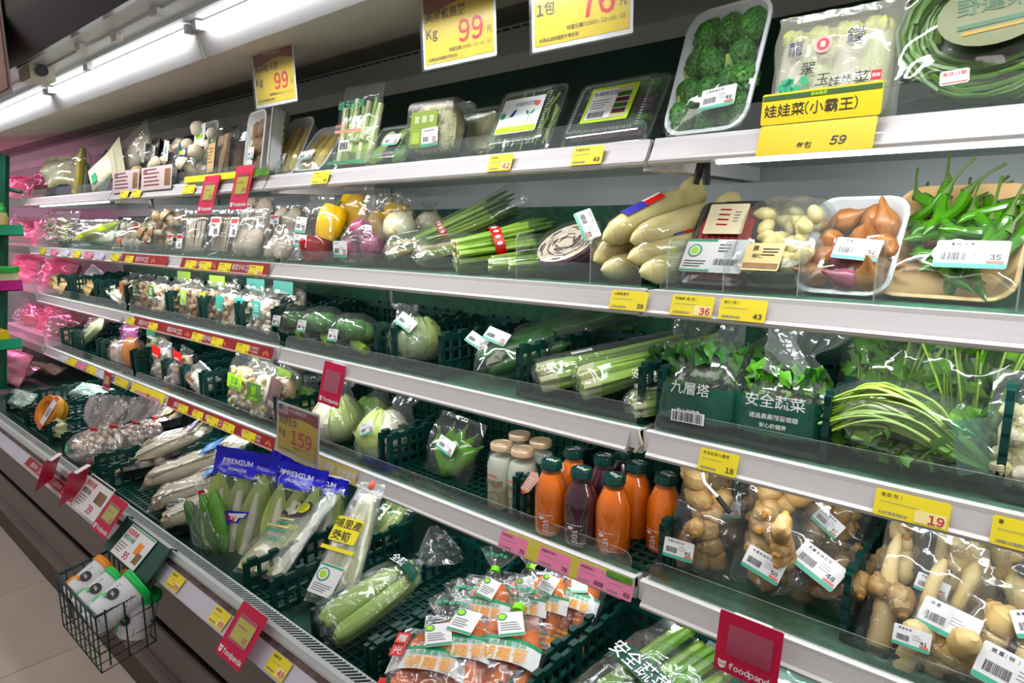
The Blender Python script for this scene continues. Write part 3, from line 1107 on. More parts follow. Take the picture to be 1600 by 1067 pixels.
SPROUT = mat('pale_sprout', (0.74, 0.70, 0.50), 0.5, col2=(0.55, 0.52, 0.26), scale=60, bump=0.8, bscale=160)
MUSH = mat('mushroom_tan', (0.52, 0.38, 0.24), 0.55, col2=(0.36, 0.24, 0.13), scale=26, bump=0.2)
MUSHW = mat('mushroom_ivory', (0.76, 0.68, 0.56), 0.5, col2=(0.64, 0.54, 0.41), scale=18, bump=0.15)
MUSHB = mat('mushroom_brown', (0.27, 0.15, 0.075), 0.5, col2=(0.15, 0.08, 0.04), scale=26, bump=0.25)
EGGP = mat('eggplant_purple', (0.10, 0.035, 0.07), 0.25, col2=(0.05, 0.015, 0.04), scale=9)
KRAFT = mat('kraft_paper', (0.52, 0.37, 0.19), 0.6, var=0.1, scale=30)
BLUEI = mat('blue_ink', (0.02, 0.03, 0.18), 0.4)
NAVY = mat('navy_print', (0.012, 0.015, 0.06), 0.4)


def noodle_mat():
    return SPROUT


def mushroom_mesh(name, cap, stem_r, h, m=(MUSH, MUSHW), n=9):
    mb = MB()
    mb.lathe([(stem_r * 0.9, 0), (stem_r * 1.1, h * 0.3), (stem_r, h * 0.68)], n, 1, cap1=False)
    mb.lathe([(cap * 0.55, h * 0.62), (cap, h * 0.66), (cap * 0.93, h * 0.82), (cap * 0.55, h * 0.97), (0.001, h)], n, 0, cap1=False)
    return mb.mesh(name, list(m), True, 60)


# ---- bag of coiled thin green stems with yellow oval label
t = thing('stem_vegetable_bag', 'clear bag of coiled thin green stems with oval yellow label, on the top shelf', 'vegetables', pl(1535, 1.075, 1), (R(-14), 0, R(2)))
rnd = random.Random(3)
for k in range(46):
    rx, rz = 0.062 + 0.052 * rnd.random(), 0.058 + 0.045 * rnd.random()
    a0 = rnd.uniform(0, 6.28)
    span_ = rnd.uniform(3.2, 5.6)
    yy = rnd.uniform(-0.012, 0.016)
    pts = []
    for i in range(17):
        a = a0 + span_ * i / 16
        q = 1 + 0.05 * sin(a * 3 + k)
        pts.append((rx * q * cos(a), yy + 0.006 * sin(a * 2 + k), 0.118 + rz * q * sin(a)))
    MB().tube(pts, 0.0026 + 0.0014 * rnd.random(), 5).build('stem', STEMG, t)
MB().blob(0.085, 0.012, 0.075, 1, 0.15, 3, 4, 14, 8).build('stem_heart', mat('dark_stem_heart', (0.035, 0.06, 0.012), 0.5, var=0.5, scale=40), t, (0, 0.012, 0.118))
pillow_mb(0.262, 0.25, 0.066, 5, amp=0.16).build('bag', FILMT, t)
LABY = mat('olive_yellow_label', (0.10, 0.11, 0.008), 0.4, var=0.1, scale=9)
mb = MB()
mb.add([(0.062 * cos(a * pi / 12) + 0.02, 0, 0.045 * sin(a * pi / 12)) for a in range(24)], [tuple(range(24))], 0)
mb.text('野蓮菜', 0.026, 0.018, 0.002, -0.0008, 1, 'C')
mb.quad(-0.02, 0.06, -0.018, -0.012, -0.0008, 1)
mb.quad(-0.015, 0.055, -0.026, -0.022, -0.0008, 2)
mb.build('oval_label', [LABY, mat('dim_green_ink', (0.012, 0.09, 0.02), 0.45), mat('ochre_print', (0.4, 0.25, 0.02), 0.5)], t, (-0.018, -0.041, 0.112), (0, R(-6), 0), smooth=False)


def pr(mb, y):
    mb.text('有效日期', 0.0065, 0, 0.002, y, 1, 'C')
    mb.quad(-0.014, 0.014, -0.0075, -0.0065, y, 1)


card(t, 'date_sticker', 0.032, 0.019, PAPER, (-0.032, -0.038, 0.034), (0, R(-4), 0), prints=pr, mats=[REDI])

# ---- baby cabbage pack
t = thing('baby_cabbage_pack', 'clear printed pack of pale baby cabbages behind the large yellow price card', 'vegetables', pl(1291, 1.072, 1), (R(-10), 0, R(1)))
for k, x in enumerate((-0.056, -0.019, 0.019, 0.056)):
    mb = MB()
    mb.loft([[(0.021 * r * cos(2 * pi * j / 12), 0.024 * r * sin(2 * pi * j / 12) * (1 + 0.1 * (j % 2)), z) for j in range(12)] for r, z in ((0.55, 0.008), (0.95, 0.025), (1.05, 0.06), (1.05, 0.10), (0.95, 0.125), (0.6, 0.142))])
    mb.build('baby_cabbage', [PALE if k % 2 else CREAM], t, (x, 0.004, 0))
    mb = MB()
    for q in range(5):
        a = q * 1.26
        mb.blob(0.012, 0.010, 0.014, 1, 0.3, 5, q + k, 8, 5, 0, Matrix.Translation((0.010 * cos(a), 0.010 * sin(a) - 0.006, 0.130 + 0.004 * (q % 2))))
    mb.build('leaf_frill', mat('yellow_leaf_frill', (0.70, 0.70, 0.25), 0.45, var=0.3, scale=60, bump=0.5), t, (x, 0.002, 0))
pillow_mb(0.176, 0.172, 0.062, 9, amp=0.08).build('bag', film('printed_pack_film', haze=0.26, rough=0.12, wr=0.8, scale=30, gloss=0.05, milk=(0.86, 0.84, 0.70), creases=0.30), t)
mb = MB()
y0 = 0.0
mb.text('龍', 0.023, -0.058, 0.098, y0, 0)
mb.text('鎧', 0.023, 0.022, 0.105, y0, 0)
for i, (ch, x, z, s) in enumerate((('翠', -0.038, 0.066, 0.022), ('玉', -0.014, 0.049, 0.020), ('娃', 0.004, 0.044, 0.017), ('娃', 0.022, 0.048, 0.013), ('菜', 0.036, 0.043, 0.022))):
    mb.text(ch, s, x, z, y0, 1, slant=0.12)
cx, cz = -0.0085, 0.1075
mb.add([(cx + 0.0125 * cos(a * pi / 10), y0, cz + 0.0125 * sin(a * pi / 10)) for a in range(20)], [tuple(range(20))], 2)
mb.add([(cx + 0.0085 * cos(a * pi / 10), y0 - 0.0004, cz + 0.0085 * sin(a * pi / 10)) for a in range(20)], [tuple(range(20))], 3)
mb.text('合', 0.008, cx, cz - 0.003, y0 - 0.0008, 4, 'C')
mb.quad(cx - 0.003, cx + 0.003, cz - 0.004, cz + 0.004, y0 - 0.0007, 4)
mb.quad(0.060, 0.073, 0.046, 0.060, y0, 3)
mb.text('菜娃', 0.0055, 0.0665, 0.051, y0 - 0.0006, 4, 'C')
for k in range(9):
    a = k * 0.7
    M = Matrix.Translation((-0.062 + 0.012 * cos(a) + 0.003 * k, y0, 0.045 + 0.014 * sin(a * 1.3))) @ Matrix.Rotation(a, 4, 'Y')
    mb.add([(-0.004, 0, -0.008), (0.004, 0, -0.006), (0.007, 0, 0.003), (0.002, 0, 0.009), (-0.005, 0, 0.006)], [(0, 1, 2, 3, 4)], 5, M)
for k in range(7):
    M = Matrix.Translation((-0.035 + 0.007 * k, y0, 0.014 + 0.004 * sin(k * 2.0))) @ Matrix.Rotation(k * 1.1, 4, 'Y')
    mb.add([(-0.004, 0, -0.005), (0.005, 0, -0.004), (0.006, 0, 0.004), (-0.004, 0, 0.006)], [(0, 1, 2, 3)], 5, M)
mb.build('bag_lettering', [NAVY, INK, mat('pink_ring_print', (0.75, 0.4, 0.38), 0.5), REDI, WINK, GRNI], t, (0, -0.0365, 0), smooth=False)

# ---- white foam tray of knobbly green vegetables
t = thing('knobbly_green_tray', 'tall white foam tray of knobbly dark green vegetables under film', 'vegetables', pl(1093, 1.068, 1), (R(-20), 0, R(-7)))
tray_mb(0.158, 0.232, 0.036, 0.036, 0.024).build('foam_tray', FOAM, t)
gm = []
for s in range(3):
    mb = MB()
    mb.blob(0.024, 0.022, 0.031, 0.95, 0.10, 3.0, s + 2, 44, 30)
    mb.v = [tuple(Vector(v) * (1 + 0.16 * max(0, noise.cell(Vector(v) * 260 + Vector((s, 0, 0))) - 0.35))) for v in mb.v]
    gm.append(mb.mesh('knobbly_gourd', VEGD))
sm = MB().tube([(0, 0, 0), (0.001, 0, 0.010), (0.004, 0, 0.018)], [0.007, 0.005, 0.003], 6).mesh('stem', mat('pale_stem_end', (0.42, 0.55, 0.18), 0.4, var=0.2), True)
rnd = random.Random(11)
for i, (x, z) in enumerate(((-0.038, 0.185), (0.004, 0.19), (0.045, 0.188), (-0.048, 0.135), (-0.014, 0.128), (0.032, 0.138), (0.052, 0.095), (-0.046, 0.078), (-0.008, 0.075), (0.026, 0.085), (-0.050, 0.035), (0.0, 0.032), (0.045, 0.04))):
    g = put('knobbly_gourd', gm[i % 3], t, (x, 0.010 + 0.006 * (i % 2), z), (rnd.uniform(-.5, .2), rnd.uniform(-0.5, 0.5), rnd.uniform(0, 6)), scale=rnd.uniform(0.92, 1.12))
    put('stem', sm, g, (0, 0, 0.030))
wrap_mb(0.156, 0.230, 0.012, 3, amp=0.006).build('wrap', FILMT, t)
sticker(t, 0.062, (0.032, -0.020, 0.047), (0, R(-4), 0), '49', '山藥有機蔬菜')

# ---- big folded yellow price card of the cabbage pack
t = thing('price_sign', 'large folded yellow price card with green bar, clipped over the top shelf lip', 'sign', (x_at(1277, 1.0, 0.14), 0.996, CAM_H + 0.142), (0, 0, 0), 'yellow price signs')


def pr(mb, y):
    w, h = 0.156, 0.044
    mb.quad(-w / 2, w / 2, h / 2 - 0.010, h / 2 - 0.003, y, 1)
    mb.text('產銷履歷', 0.0055, -0.012, h / 2 - 0.0088, y - 0.0005, 3)
    mb.text('娃娃菜(小霸王)', 0.019, -w / 2 + 0.003, -0.010, y, 2)


card(t, 'upper_flap', 0.158, 0.044, YEL, (0, 0.004, 0.024), (R(-6), 0, 0), prints=pr, mats=[mat('dark_green_bar', (0.03, 0.09, 0.02), 0.5), INK, LIME])


def pr(mb, y):
    w = 0.15
    mb.text('每包', 0.0105, -0.022, -0.015, y, 1, slant=0.15)
    mb.text('59', 0.0165, 0.022, -0.013, y, 1, 'L', True, slant=0.15)


card(t, 'lower_flap', 0.154, 0.046, mat('yellow_card_satin', (0.62, 0.48, 0.03), 0.35, var=0.03), (0, -0.008, -0.021), (R(-21), 0, 0), prints=pr, mats=[INK])

# ---- clamshells of the bottle bay
t = thing('clamshell_pack', 'clear clamshell of purple and green vegetables with lime bordered label', 'vegetables', pl(938, 1.075, 1), (R(-32), 0, R(-3)), group='clear clamshells on the top shelf')
for k in range(7):
    z = 0.024 + 0.019 * k
    mb = MB()
    mb.tube([(-0.082, 0, 0), (-0.03, 0.002, 0.003), (0.03, 0, 0.002), (0.080, 0.001, 0.0)], [0.007, 0.011, 0.0115, 0.006], 8)
    mb.build('long_vegetable', [EGGP, VEGX, VEGM, EGGP][k % 4], t, (0, 0.006 - 0.006 * (k % 2), z))
clamshell(t, 0.205, 0.155, 0.045)


def pr(mb, y):
    mb.quad(-0.048, 0.048, -0.036, 0.036, y, 1)
    mb.quad(-0.046, 0.012, -0.034, 0.034, y - 0.0003, 2)
    mb.text('有機豌豆苗', 0.0115, -0.044, 0.020, y - 0.0006, 3)
    small_text_lines(mb, -0.042, 0.005, 0.008, 4, 0.006, y - 0.0006, 4)
    bars(mb, -0.040, -0.032, 0.038, 0.014, y - 0.0006, 3, 5)
    for k in range(4):
        mb.quad(0.014, 0.044, -0.026 + 0.013 * k, -0.016 + 0.013 * k, y - 0.0006, 5 if k % 2 else 6)


card(t, 'lime_label', 0.108, 0.082, LIME, (0.0, -0.0215, 0.082), prints=pr, mats=[mat('label_tan', (0.55, 0.47, 0.25), 0.5), PAPER, INK, INKG, VEGX, EGGP])

t = thing('clamshell_pack', 'second clamshell standing behind the purple and green vegetable box', 'vegetables', pl(962, 1.15, 1), (R(-25), 0, R(-3)), group='clear clamshells on the top shelf')
for k in range(6):
    MB().tube([(-0.07, 0, 0), (0, 0.002, 0.003), (0.07, 0, 0)], [0.008, 0.011, 0.006], 7).build('long_vegetable', VEGX if k % 2 else VEGM, t, (0, 0.004, 0.03 + 0.02 * k))
clamshell(t, 0.20, 0.155, 0.045, False)

t = thing('clamshell_pack', 'clear clamshell of pea sprouts with white label and blue mark', 'vegetables', pl(803, 1.075, 1), (R(-27), 0, R(-3)), group='clear clamshells on the top shelf')
rnd = random.Random(5)
for k in range(42):
    a = Vector((rnd.uniform(-.075, .08), rnd.uniform(-.012, .014), rnd.uniform(0.012, 0.05)))
    b = a + Vector((rnd.uniform(-.03, .03), rnd.uniform(-.004, .004), rnd.uniform(0.06, 0.10)))
    b.z = min(b.z, 0.145)
    b.x = max(-.08, min(.08, b.x))
    MB().tube([a, (a + b) / 2 + Vector((rnd.uniform(-.015, .015), 0, 0)), b], [0.0022, 0.002, 0.0028], 4).build('sprout', VEGL if k % 3 else SPROUT, t)
clamshell(t, 0.182, 0.160, 0.045)


def pr(mb, y):
    mb.text('有機豌豆苗', 0.012, -0.022, 0.022, y, 1)
    mb.add([(-0.030, y, -0.002), (-0.018, y, -0.002), (-0.012, y, 0.012), (-0.016, y, 0.016)], [(0, 1, 2, 3)], 2)
    mb.add([(-0.048 + 0.008 * cos(a * pi / 6), y, 0.002 + 0.008 * sin(a * pi / 6)) for a in range(12)], [tuple(range(12))], 3)
    mb.quad(-0.056, 0.056, -0.040, -0.026, y, 4)
    mb.add([(0.042 + 0.007 * cos(a * pi / 6), y, 0.024 + 0.007 * sin(a * pi / 6)) for a in range(12)], [tuple(range(12))], 5)
    for sx in (-1, 1):
        M = Matrix.Translation((0.028 + sx * 0.007, y, 0.004)) @ Matrix.Rotation(sx * 0.7, 4, 'Y')
        mb.add([(-0.003, 0, -0.006), (0.003, 0, -0.004), (0.003, 0, 0.006), (-0.002, 0, 0.006)], [(0, 1, 2, 3)], 3, M)
    mb.quad(0.0272, 0.0285, -0.022, 0.004, y, 3)


card(t, 'box_label', 0.116, 0.084, PAPER, (0.0, -0.0215, 0.080), prints=pr, mats=[INKG, BLUEI, GRNI, LIME, REDB])

t = thing('clamshell_pack', 'pale sprout box with no label, between the alfalfa box and the pea sprouts', 'vegetables', pl(742, 1.13, 1), (R(-20), 0, 0), group='clear clamshells on the top shelf')
MB().blob(0.07, 0.02, 0.05, 0.6, 0.12, 6, 3, 22, 12).build('sprout_mass', SPROUT, t, (0, 0, 0.065))['kind'] = 'stuff'
clamshell(t, 0.165, 0.135, 0.045, False)

t = thing('alfalfa_sprout_box', 'upright clear box of pale alfalfa sprouts with green paper label', 'vegetables', pl(681, 1.065, 1), (R(-9), 0, R(4)), group='clear clamshells on the top shelf')
mb = MB()
rnd = random.Random(8)
mb.blob(0.064, 0.024, 0.055, 0.45, 0.10, 9, 3, 26, 16)
for k in range(240):
    a = Vector((rnd.uniform(-.062, .062), rnd.uniform(-.030, -.02), rnd.uniform(-.052, .052)))
    d = Vector((rnd.uniform(-1, 1), rnd.uniform(-.2, .2), rnd.uniform(-1, 1))).normalized() * 0.012
    mb.tube([a, a + d * 0.5 + Vector((0, -.003, 0)), a + d], 0.0008, 3)
mb.build('sprout_mass', SPROUT, t, (0, 0, 0.066))['kind'] = 'stuff'
mb = MB()
mb.loft([rr(0.152, 0.128, 0.018, 0.028, zc=0.066), rr(0.152, 0.128, 0.018, -0.020, zc=0.066), rr(0.140, 0.116, 0.016, -0.034, zc=0.066)], 0, True, True)
mb.build('box_body', CLAM, t)
mb = MB()
mb.loft([rr(0.158, 0.134, 0.02, 0.030, zc=0.068), rr(0.158, 0.134, 0.02, 0.036, zc=0.068), rr(0.140, 0.12, 0.016, 0.046, zc=0.070)], 0, True, True)
mb.build('box_lid', CLAM, t)


def pr(mb, y):
    for k, ch in enumerate('苜蓿芽'):
        mb.text(ch, 0.017, -0.030 + 0.023 * k, 0.016, y, 1)
    mb.quad(-0.032, -0.010, -0.034, -0.006, y, 2)


card(t, 'green_label', 0.082, 0.082, mat('olive_green_label', (0.19, 0.27, 0.045), 0.45, var=0.04), (-0.014, -0.0355, 0.060), prints=pr, mats=[mat('pale_label_ink', (0.75, 0.78, 0.55), 0.5), mat('olive_patch', (0.28, 0.36, 0.08), 0.5)])
sticker(t, 0.050, (0.010, -0.0375, 0.040), (0, R(-3), 0), '29', '苜蓿芽有機', 0.85)

t = thing('clamshell_pack', 'small tilted clamshell of mixed greens with price sticker, beside the alfalfa box', 'vegetables', pl(597, 1.065, 1), (R(-36), 0, R(2)), group='clear clamshells on the top shelf')
for k, (x, z, m) in enumerate(((-0.04, 0.04, VEGL), (0.0, 0.045, EGGP), (0.042, 0.04, VEGM), (-0.03, 0.085, PALE), (0.02, 0.09, VEGL), (0.05, 0.08, VEGX))):
    MB().blob(0.026, 0.014, 0.03, 1, 0.2, 3, k, 12, 8).build('vegetable_piece', m, t, (x, 0.004, z))
clamshell(t, 0.150, 0.130, 0.04)
sticker(t, 0.056, (0.018, -0.022, 0.062), (0, 0, 0), '39', '鮮嫩青江', 0.62)

# ---- bag of green stalks with green lettering
t = thing('bagged_green_stalks', 'tall clear bag of thick green stalks with green lettering and a barcode', 'vegetables', pl(552, 1.07, 1), (R(-13), 0, R(6)))
for k in range(7):
    x = -0.055 + 0.0185 * k
    mb = MB()
    mb.tube([(x, 0, 0.012), (x * 1.05, 0.004, 0.09), (x * 1.2 + 0.004, 0.002, 0.168 + 0.01 * (k % 3))], [0.011, 0.0105, 0.008], 8)
    mb.build('stalk', VEGL if k % 2 else PALE, t, (0, 0.006 * (k % 2), 0))
pillow_mb(0.172, 0.225, 0.056, 14, amp=0.14, taper=0.12, top_flat=0.2).build('bag', FILM, t)
mb = MB()
mb.text('甜玉米筍', 0.024, 0, 0.150, 0, 0, 'C', track=0.06)
mb.text('新鮮健康', 0.011, -0.05, 0.100, 0, 1)
mb.quad(-0.05, 0.05, 0.086, 0.094, 0, 1)
mb.quad(-0.028, 0.010, 0.038, 0.066, 0, 2)
bars(mb, -0.025, 0.041, 0.032, 0.020, -0.0005, 3, 3)
mb.quad(-0.07, 0.07, 0.006, 0.014, 0.004, 0)
mb.build('bag_lettering', [GRNI, mat('brick_print', (0.5, 0.22, 0.16), 0.5), PAPER, INK], t, (0, -0.034, 0), smooth=False)

# ---- baby corn trays
cob = MB()
cob.tube([(0, 0, 0), (0, 0, 0.012), (0, -0.001, 0.05), (0, 0, 0.10), (0.001, 0, 0.135), (0, 0, 0.15)], [0.008, 0.0145, 0.0155, 0.0135, 0.008, 0.002], 10)
cob_me = cob.mesh('corn_cob', CORN)
for k, (px, w, h, n, lab, rot, Y) in enumerate(((438, 0.125, 0.200, 3, 'white tray of three long pale yellow corn cobs leaning on the top shelf', (R(-28), 0, R(6)), 1.07), (478, 0.135, 0.165, 6, 'lower white tray of thin baby corn beside the bag of green stalks', (R(-38), 0, R(4)), 1.06))):
    t = thing('baby_corn_tray', lab, 'vegetables', pl(px, Y, 1), rot, 'baby corn trays')
    tray_mb(w, h, 0.03, 0.03, 0.016).build('foam_tray', FOAM, t)
    for i in range(n):
        x = (-0.5 + (i + 0.5) / n) * (w - 0.036)
        put('corn_cob', cob_me, t, (x, 0.010, 0.020), (0, R(3 * (-1) ** i), 0), scale=((w - 0.036) / n / 0.031, 0.9, (h - 0.04) / 0.15))
    wrap_mb(w - 0.002, h - 0.002, 0.010, k + 5).build('wrap', FILMT, t)
    sticker(t, 0.062, (-0.018, -0.014, 0.045), (0, R(-6), 0), '45', '甜玉米筍')

# ---- white trays standing on edge at the end of the mushroom bay
t = thing('mushroom_tray', 'ribbed back of a white tray standing on edge beside the corn cobs', 'mushrooms', pl(421, 1.075, 1), (R(-9), 0, R(-38)), group='mushroom packs on the top shelf')
tray_mb(0.15, 0.215, 0.034, 0.03).build('foam_tray', FOAM, t)
mb = MB()
for k in range(9):
    mb.box(-0.055, 0.055, 0.033, 0.0365, 0.03 + 0.019 * k, 0.036 + 0.019 * k)
mb.build('tray_ribs', FOAM, t)
for k in range(4):
    MB().blob(0.03, 0.014, 0.026, 1, 0.2, 3, k, 12, 8).build('mushroom_cap', MUSHB, t, ((-1) ** k * 0.025, 0.01, 0.05 + 0.04 * k))
wrap_mb(0.148, 0.213, 0.008, 6).build('wrap', FILMT, t)

t = thing('mushroom_tray', 'tall white tray of brown mushroom pieces with two small stickers, facing the meat case', 'mushrooms', pl(391, 1.07, 1), (R(-10), 0, R(-8)), group='mushroom packs on the top shelf')
tray_mb(0.155, 0.212, 0.034, 0.03).build('foam_tray', FOAM, t)
for k in range(9):
    MB().blob(0.026, 0.012, 0.03, 1, 0.25, 3, k + 3, 12, 8).build('mushroom_slice', MUSHB if k % 3 else MUSHW, t, ((k % 3 - 1) * 0.036, 0.008, 0.045 + 0.055 * (k // 3)), (0, 0.5 * (k % 4), 0))
wrap_mb(0.153, 0.210, 0.008, 7).build('wrap', FILMT, t)
sticker(t, 0.048, (0.02, -0.013, 0.075), (0, 0, 0), '55', '秀珍菇', 0.75)
sticker(t, 0.056, (0.012, -0.013, 0.035), (0, 0, 0), '55', '有機秀珍菇')

t = thing('dried_mushroom_box', 'clear box of dark brown strips with kraft paper label on the top shelf', 'mushrooms', pl(341, 1.07, 1), (R(-9), 0, R(-12)), group='mushroom packs on the top shelf')
mb = MB()
rnd = random.Random(4)
for k in range(22):
    x = rnd.uniform(-0.065, 0.065)
    mb.tube([(x, rnd.uniform(-.01, .02), 0.01), (x + 0.01, rnd.uniform(-.01, .02), 0.07), (x + rnd.uniform(-.02, .02), 0.01, 0.15)], rnd.uniform(0.005, 0.009), 5, rnd.choice((0, 0, 1)))
mb.build('brown_strips', [MUSHB, MUSH], t)['kind'] = 'stuff'
mb = MB()
mb.loft([rr(0.165, 0.172, 0.016, 0.034, zc=0.086), rr(0.165, 0.172, 0.016, -0.018, zc=0.086), rr(0.152, 0.158, 0.014, -0.026, zc=0.086)], 0, True, True)
mb.build('clear_box', CLAM, t)


def pr(mb, y):
    mb.quad(-0.042, 0.042, 0.040, 0.056, y, 1)
    mb.text('杏鮑菇', 0.010, 0, 0.044, y - 0.0005, 2, 'C')
    small_text_lines(mb, -0.03, 0.03, 0.02, 5, 0.011, y, 3, 2)


card(t, 'kraft_label', 0.090, 0.112, KRAFT, (0.004, -0.029, 0.076), prints=pr, mats=[mat('dark_green_bar', (0.03, 0.09, 0.02), 0.5), WINK, MUSHB])
t = thing('dried_mushroom_box', 'grey bag of dark mushrooms tucked between the kraft label box and the tall tray', 'mushrooms', pl(365, 1.11, 1), (R(-12), 0, R(-12)), group='mushroom packs on the top shelf')
MB().blob(0.06, 0.022, 0.06, 0.8, 0.2, 4, 2, 16, 10).build('mushroom_mass', MUSHB, t, (0, 0, 0.075))
pillow_mb(0.15, 0.195, 0.06, 3, amp=0.2).build('bag', FILM, t)
for k, (px, Y, w, h, lab, m, yaw, hue) in enumerate((
        (309, 1.08, 0.16, 0.225, 'white and lime printed pack of slim white mushrooms beside the kraft label box', MUSHW, -4, LIME),
        (287, 1.075, 0.13, 0.150, 'pack of pale mushrooms with blue back, half hidden behind the lime pack', MUSHW, -4, BLUEI),
        (262, 1.07, 0.19, 0.185, 'black tray of oyster mushrooms with a white paper cover', MUSHW, -8, FOAMK),
        (241, 1.10, 0.17, 0.185, 'black tray of small ivory mushrooms with a white window', MUSHW, -8, FOAMK),
        (218, 1.07, 0.20, 0.200, 'black tray of glossy tan mushrooms with green corner print', MUSH, -8, FOAMK))):
    t = thing('mushroom_tray', lab, 'mushrooms', pl(px, Y, 1), (R(-16), 0, R(yaw)), group='mushroom packs on the top shelf')
    tray_mb(w, h, 0.04, 0.03).build('foam_tray', FOAMK if hue is FOAMK else FOAM, t)
    me = [mushroom_mesh('mushroom', c, c * 0.55, c * 2.6, (m, MUSHW), 8) for c in (0.018, 0.022, 0.026)]
    scatter(t, me, 'mushroom', 13, w * 0.34, h * 0.36, -0.002, 0.02, k, zc=h / 2, tilt=1.4)
    wrap_mb(w - 0.002, h - 0.002, 0.014, k + 2, amp=0.01).build('wrap', FILMC, t)
    if hue in (LIME, BLUEI):
        card(t, 'printed_patch', w * 0.6, h * 0.36, PAPER if hue is LIME else BLUEI, (0, -0.026, h * 0.72), (R(6), 0, 0), prints=lambda mb, y: (mb.quad(-0.03, 0.03, -0.012, 0.004, y, 1), mb.text('金針菇', 0.018, 0, 0.008, y, 2, 'C')), mats=[LIME, GRNI])
        sticker(t, 0.055, (0.0, -0.027, h * 0.40), (0, 0, 0), '35', '金針菇')
    else:
        card(t, 'printed_patch', w * 0.42, h * 0.4, PAPER, (-w * 0.1, -0.027, h * 0.70), (R(8), R(10), 0), prints=lambda mb, y: mb.text('菇', 0.03, 0, -0.01, y, 1, 'C'), mats=[GRNI])

t = thing('sealed_mushroom_bag', 'glossy bag lying aslant with a cream lower flap, over the top shelf lip', 'mushrooms', pl(178, 1.045, 1, 0.006), (R(-24), R(58), R(-14)))
MB().blob(0.055, 0.016, 0.10, 0.8, 0.15, 4, 6, 14, 10).build('mushroom_mass', MUSHW, t, (0, 0.008, 0.15))
pillow_mb(0.17, 0.27, 0.05, 6, amp=0.2).build('bag', FILMC, t)
card(t, 'cream_flap', 0.165, 0.11, mat('cream_packet', (0.74, 0.68, 0.50), 0.35, var=0.06), (0, -0.034, 0.065), (R(4), 0, 0), prints=lambda mb, y: mb.quad(-0.07, 0.07, -0.012, -0.008, y, 1), mats=[VEGL])
t = thing('folded_packet', 'small cream packet with green corner under the slanting glossy bag', 'mushrooms', pl(142, 1.035, 1, 0.002), (R(-30), R(48), R(-10)))
pillow_mb(0.12, 0.17, 0.02, 4).build('packet', mat('cream_packet', (0.74, 0.68, 0.50), 0.35, var=0.06), t)
card(t, 'green_corner', 0.05, 0.03, GRNI, (0.02, -0.012, 0.04))
t = thing('tan_noodle_pack', 'tan pack peeking from behind the slanting glossy bag', 'mushrooms', pl(196, 1.13, 1), (R(-20), R(18), R(-10)))
pillow_mb(0.16, 0.25, 0.05, 4).build('packet', KRAFT, t)
t = thing('metallic_food_bag', 'tall glossy gold and silver bag with dark bottom band near the meat case', 'packaged food', pl(84, 1.08, 1), (R(-8), 0, R(16)), group=None)
GOLD = mat('gold_foil', (0.52, 0.46, 0.22), 0.22, metal=0.5, col2=(0.75, 0.75, 0.62), scale=9, bump=0.9, bscale=30)
pillow_mb(0.34, 0.215, 0.12, 7, amp=0.22).build('foil_bag', GOLD, t)
card(t, 'dark_band', 0.30, 0.05, mat('dark_maroon_print', (0.07, 0.02, 0.02), 0.35), (0.0, -0.066, 0.03), prints=lambda mb, y: mb.quad(0.02, 0.13, -0.02, 0.02, y, 1), mats=[NAVY])
t = thing('yellow_vegetable_pack', 'narrow pack with a yellow stalk beside the gold foil bag', 'vegetables', pl(121, 1.10, 1), (R(-10), R(8), 0))
MB().tube([(0, 0, 0.0), (0.008, 0, 0.09), (-0.01, 0.0, 0.16), (0.005, 0, 0.22)], [0.025, 0.018, 0.026, 0.012], 9).build('yellow_stalk', mat('mustard_stalk', (0.5, 0.36, 0.05), 0.4, var=0.2), t)
pillow_mb(0.13, 0.235, 0.07, 4, amp=0.15).build('bag', FILM, t)
t = thing('grey_printed_pack', 'grey green printed pack leaning behind the cream flap bag', 'packaged food', pl(152, 1.16, 1), (R(-22), R(14), 0))
pillow_mb(0.20, 0.20, 0.04, 9).build('packet', mat('grey_green_print', (0.16, 0.20, 0.14), 0.4, var=0.4, scale=30), t)

# ---- hanging yellow signs
for lab, px, py, ttl, prc, unit, w, h in (
        ('yellow price sign reading 99 hanging from the canopy over the corn cobs', 428, 118, '美國紫洋蔥', '99', 'Kg', 0.197, 0.150),
        ('yellow price sign reading 99 hanging from the canopy over the alfalfa box', 715, 36, '美國紫高麗', '99', 'Kg', 0.200, 0.150),
        ('yellow price sign cut by the picture top, over the purple vegetable clamshell', 906, -8, '有機青蔥', '76', '1包', 0.205, 0.155)):
    p = on_y(px, py, 0.985)
    yellow_sign(lab, p, (R(2), 0, R(2)), ttl, prc, unit, w, h)
settle()
# ================================================================ goods: second shelf
CHILI = mat('green_chili', (0.07, 0.23, 0.02), 0.18, col2=(0.035, 0.14, 0.01), scale=16, bump=0.15, bscale=40, coat=0.4)
CHILIS = mat('chili_stalk', (0.09, 0.16, 0.04), 0.45, var=0.3, scale=20)
SHAL = mat('shallot_brown', (0.42, 0.21, 0.09), 0.35, col2=(0.28, 0.11, 0.045), scale=30, stretch=(3, 3, 0.6), bump=0.3)
SHALP = mat('shallot_purple', (0.22, 0.06, 0.10), 0.3, col2=(0.34, 0.13, 0.16), scale=24, stretch=(3, 3, 0.6))
GARL = mat('garlic_clove', (0.76, 0.68, 0.36), 0.35, col2=(0.66, 0.56, 0.22), scale=14)
REDV = mat('red_packet', (0.40, 0.03, 0.03), 0.3, var=0.3, scale=18)
YAMY = mat('pale_yellow_block', (0.72, 0.63, 0.34), 0.4, col2=(0.62, 0.52, 0.24), scale=22, bump=0.15)
CABP = mat('cabbage_purple', (0.09, 0.025, 0.06), 0.35, var=0.3, scale=12)
YPEP = mat('yellow_pepper', (0.82, 0.50, 0.02), 0.15, var=0.1, scale=6, coat=0.5)
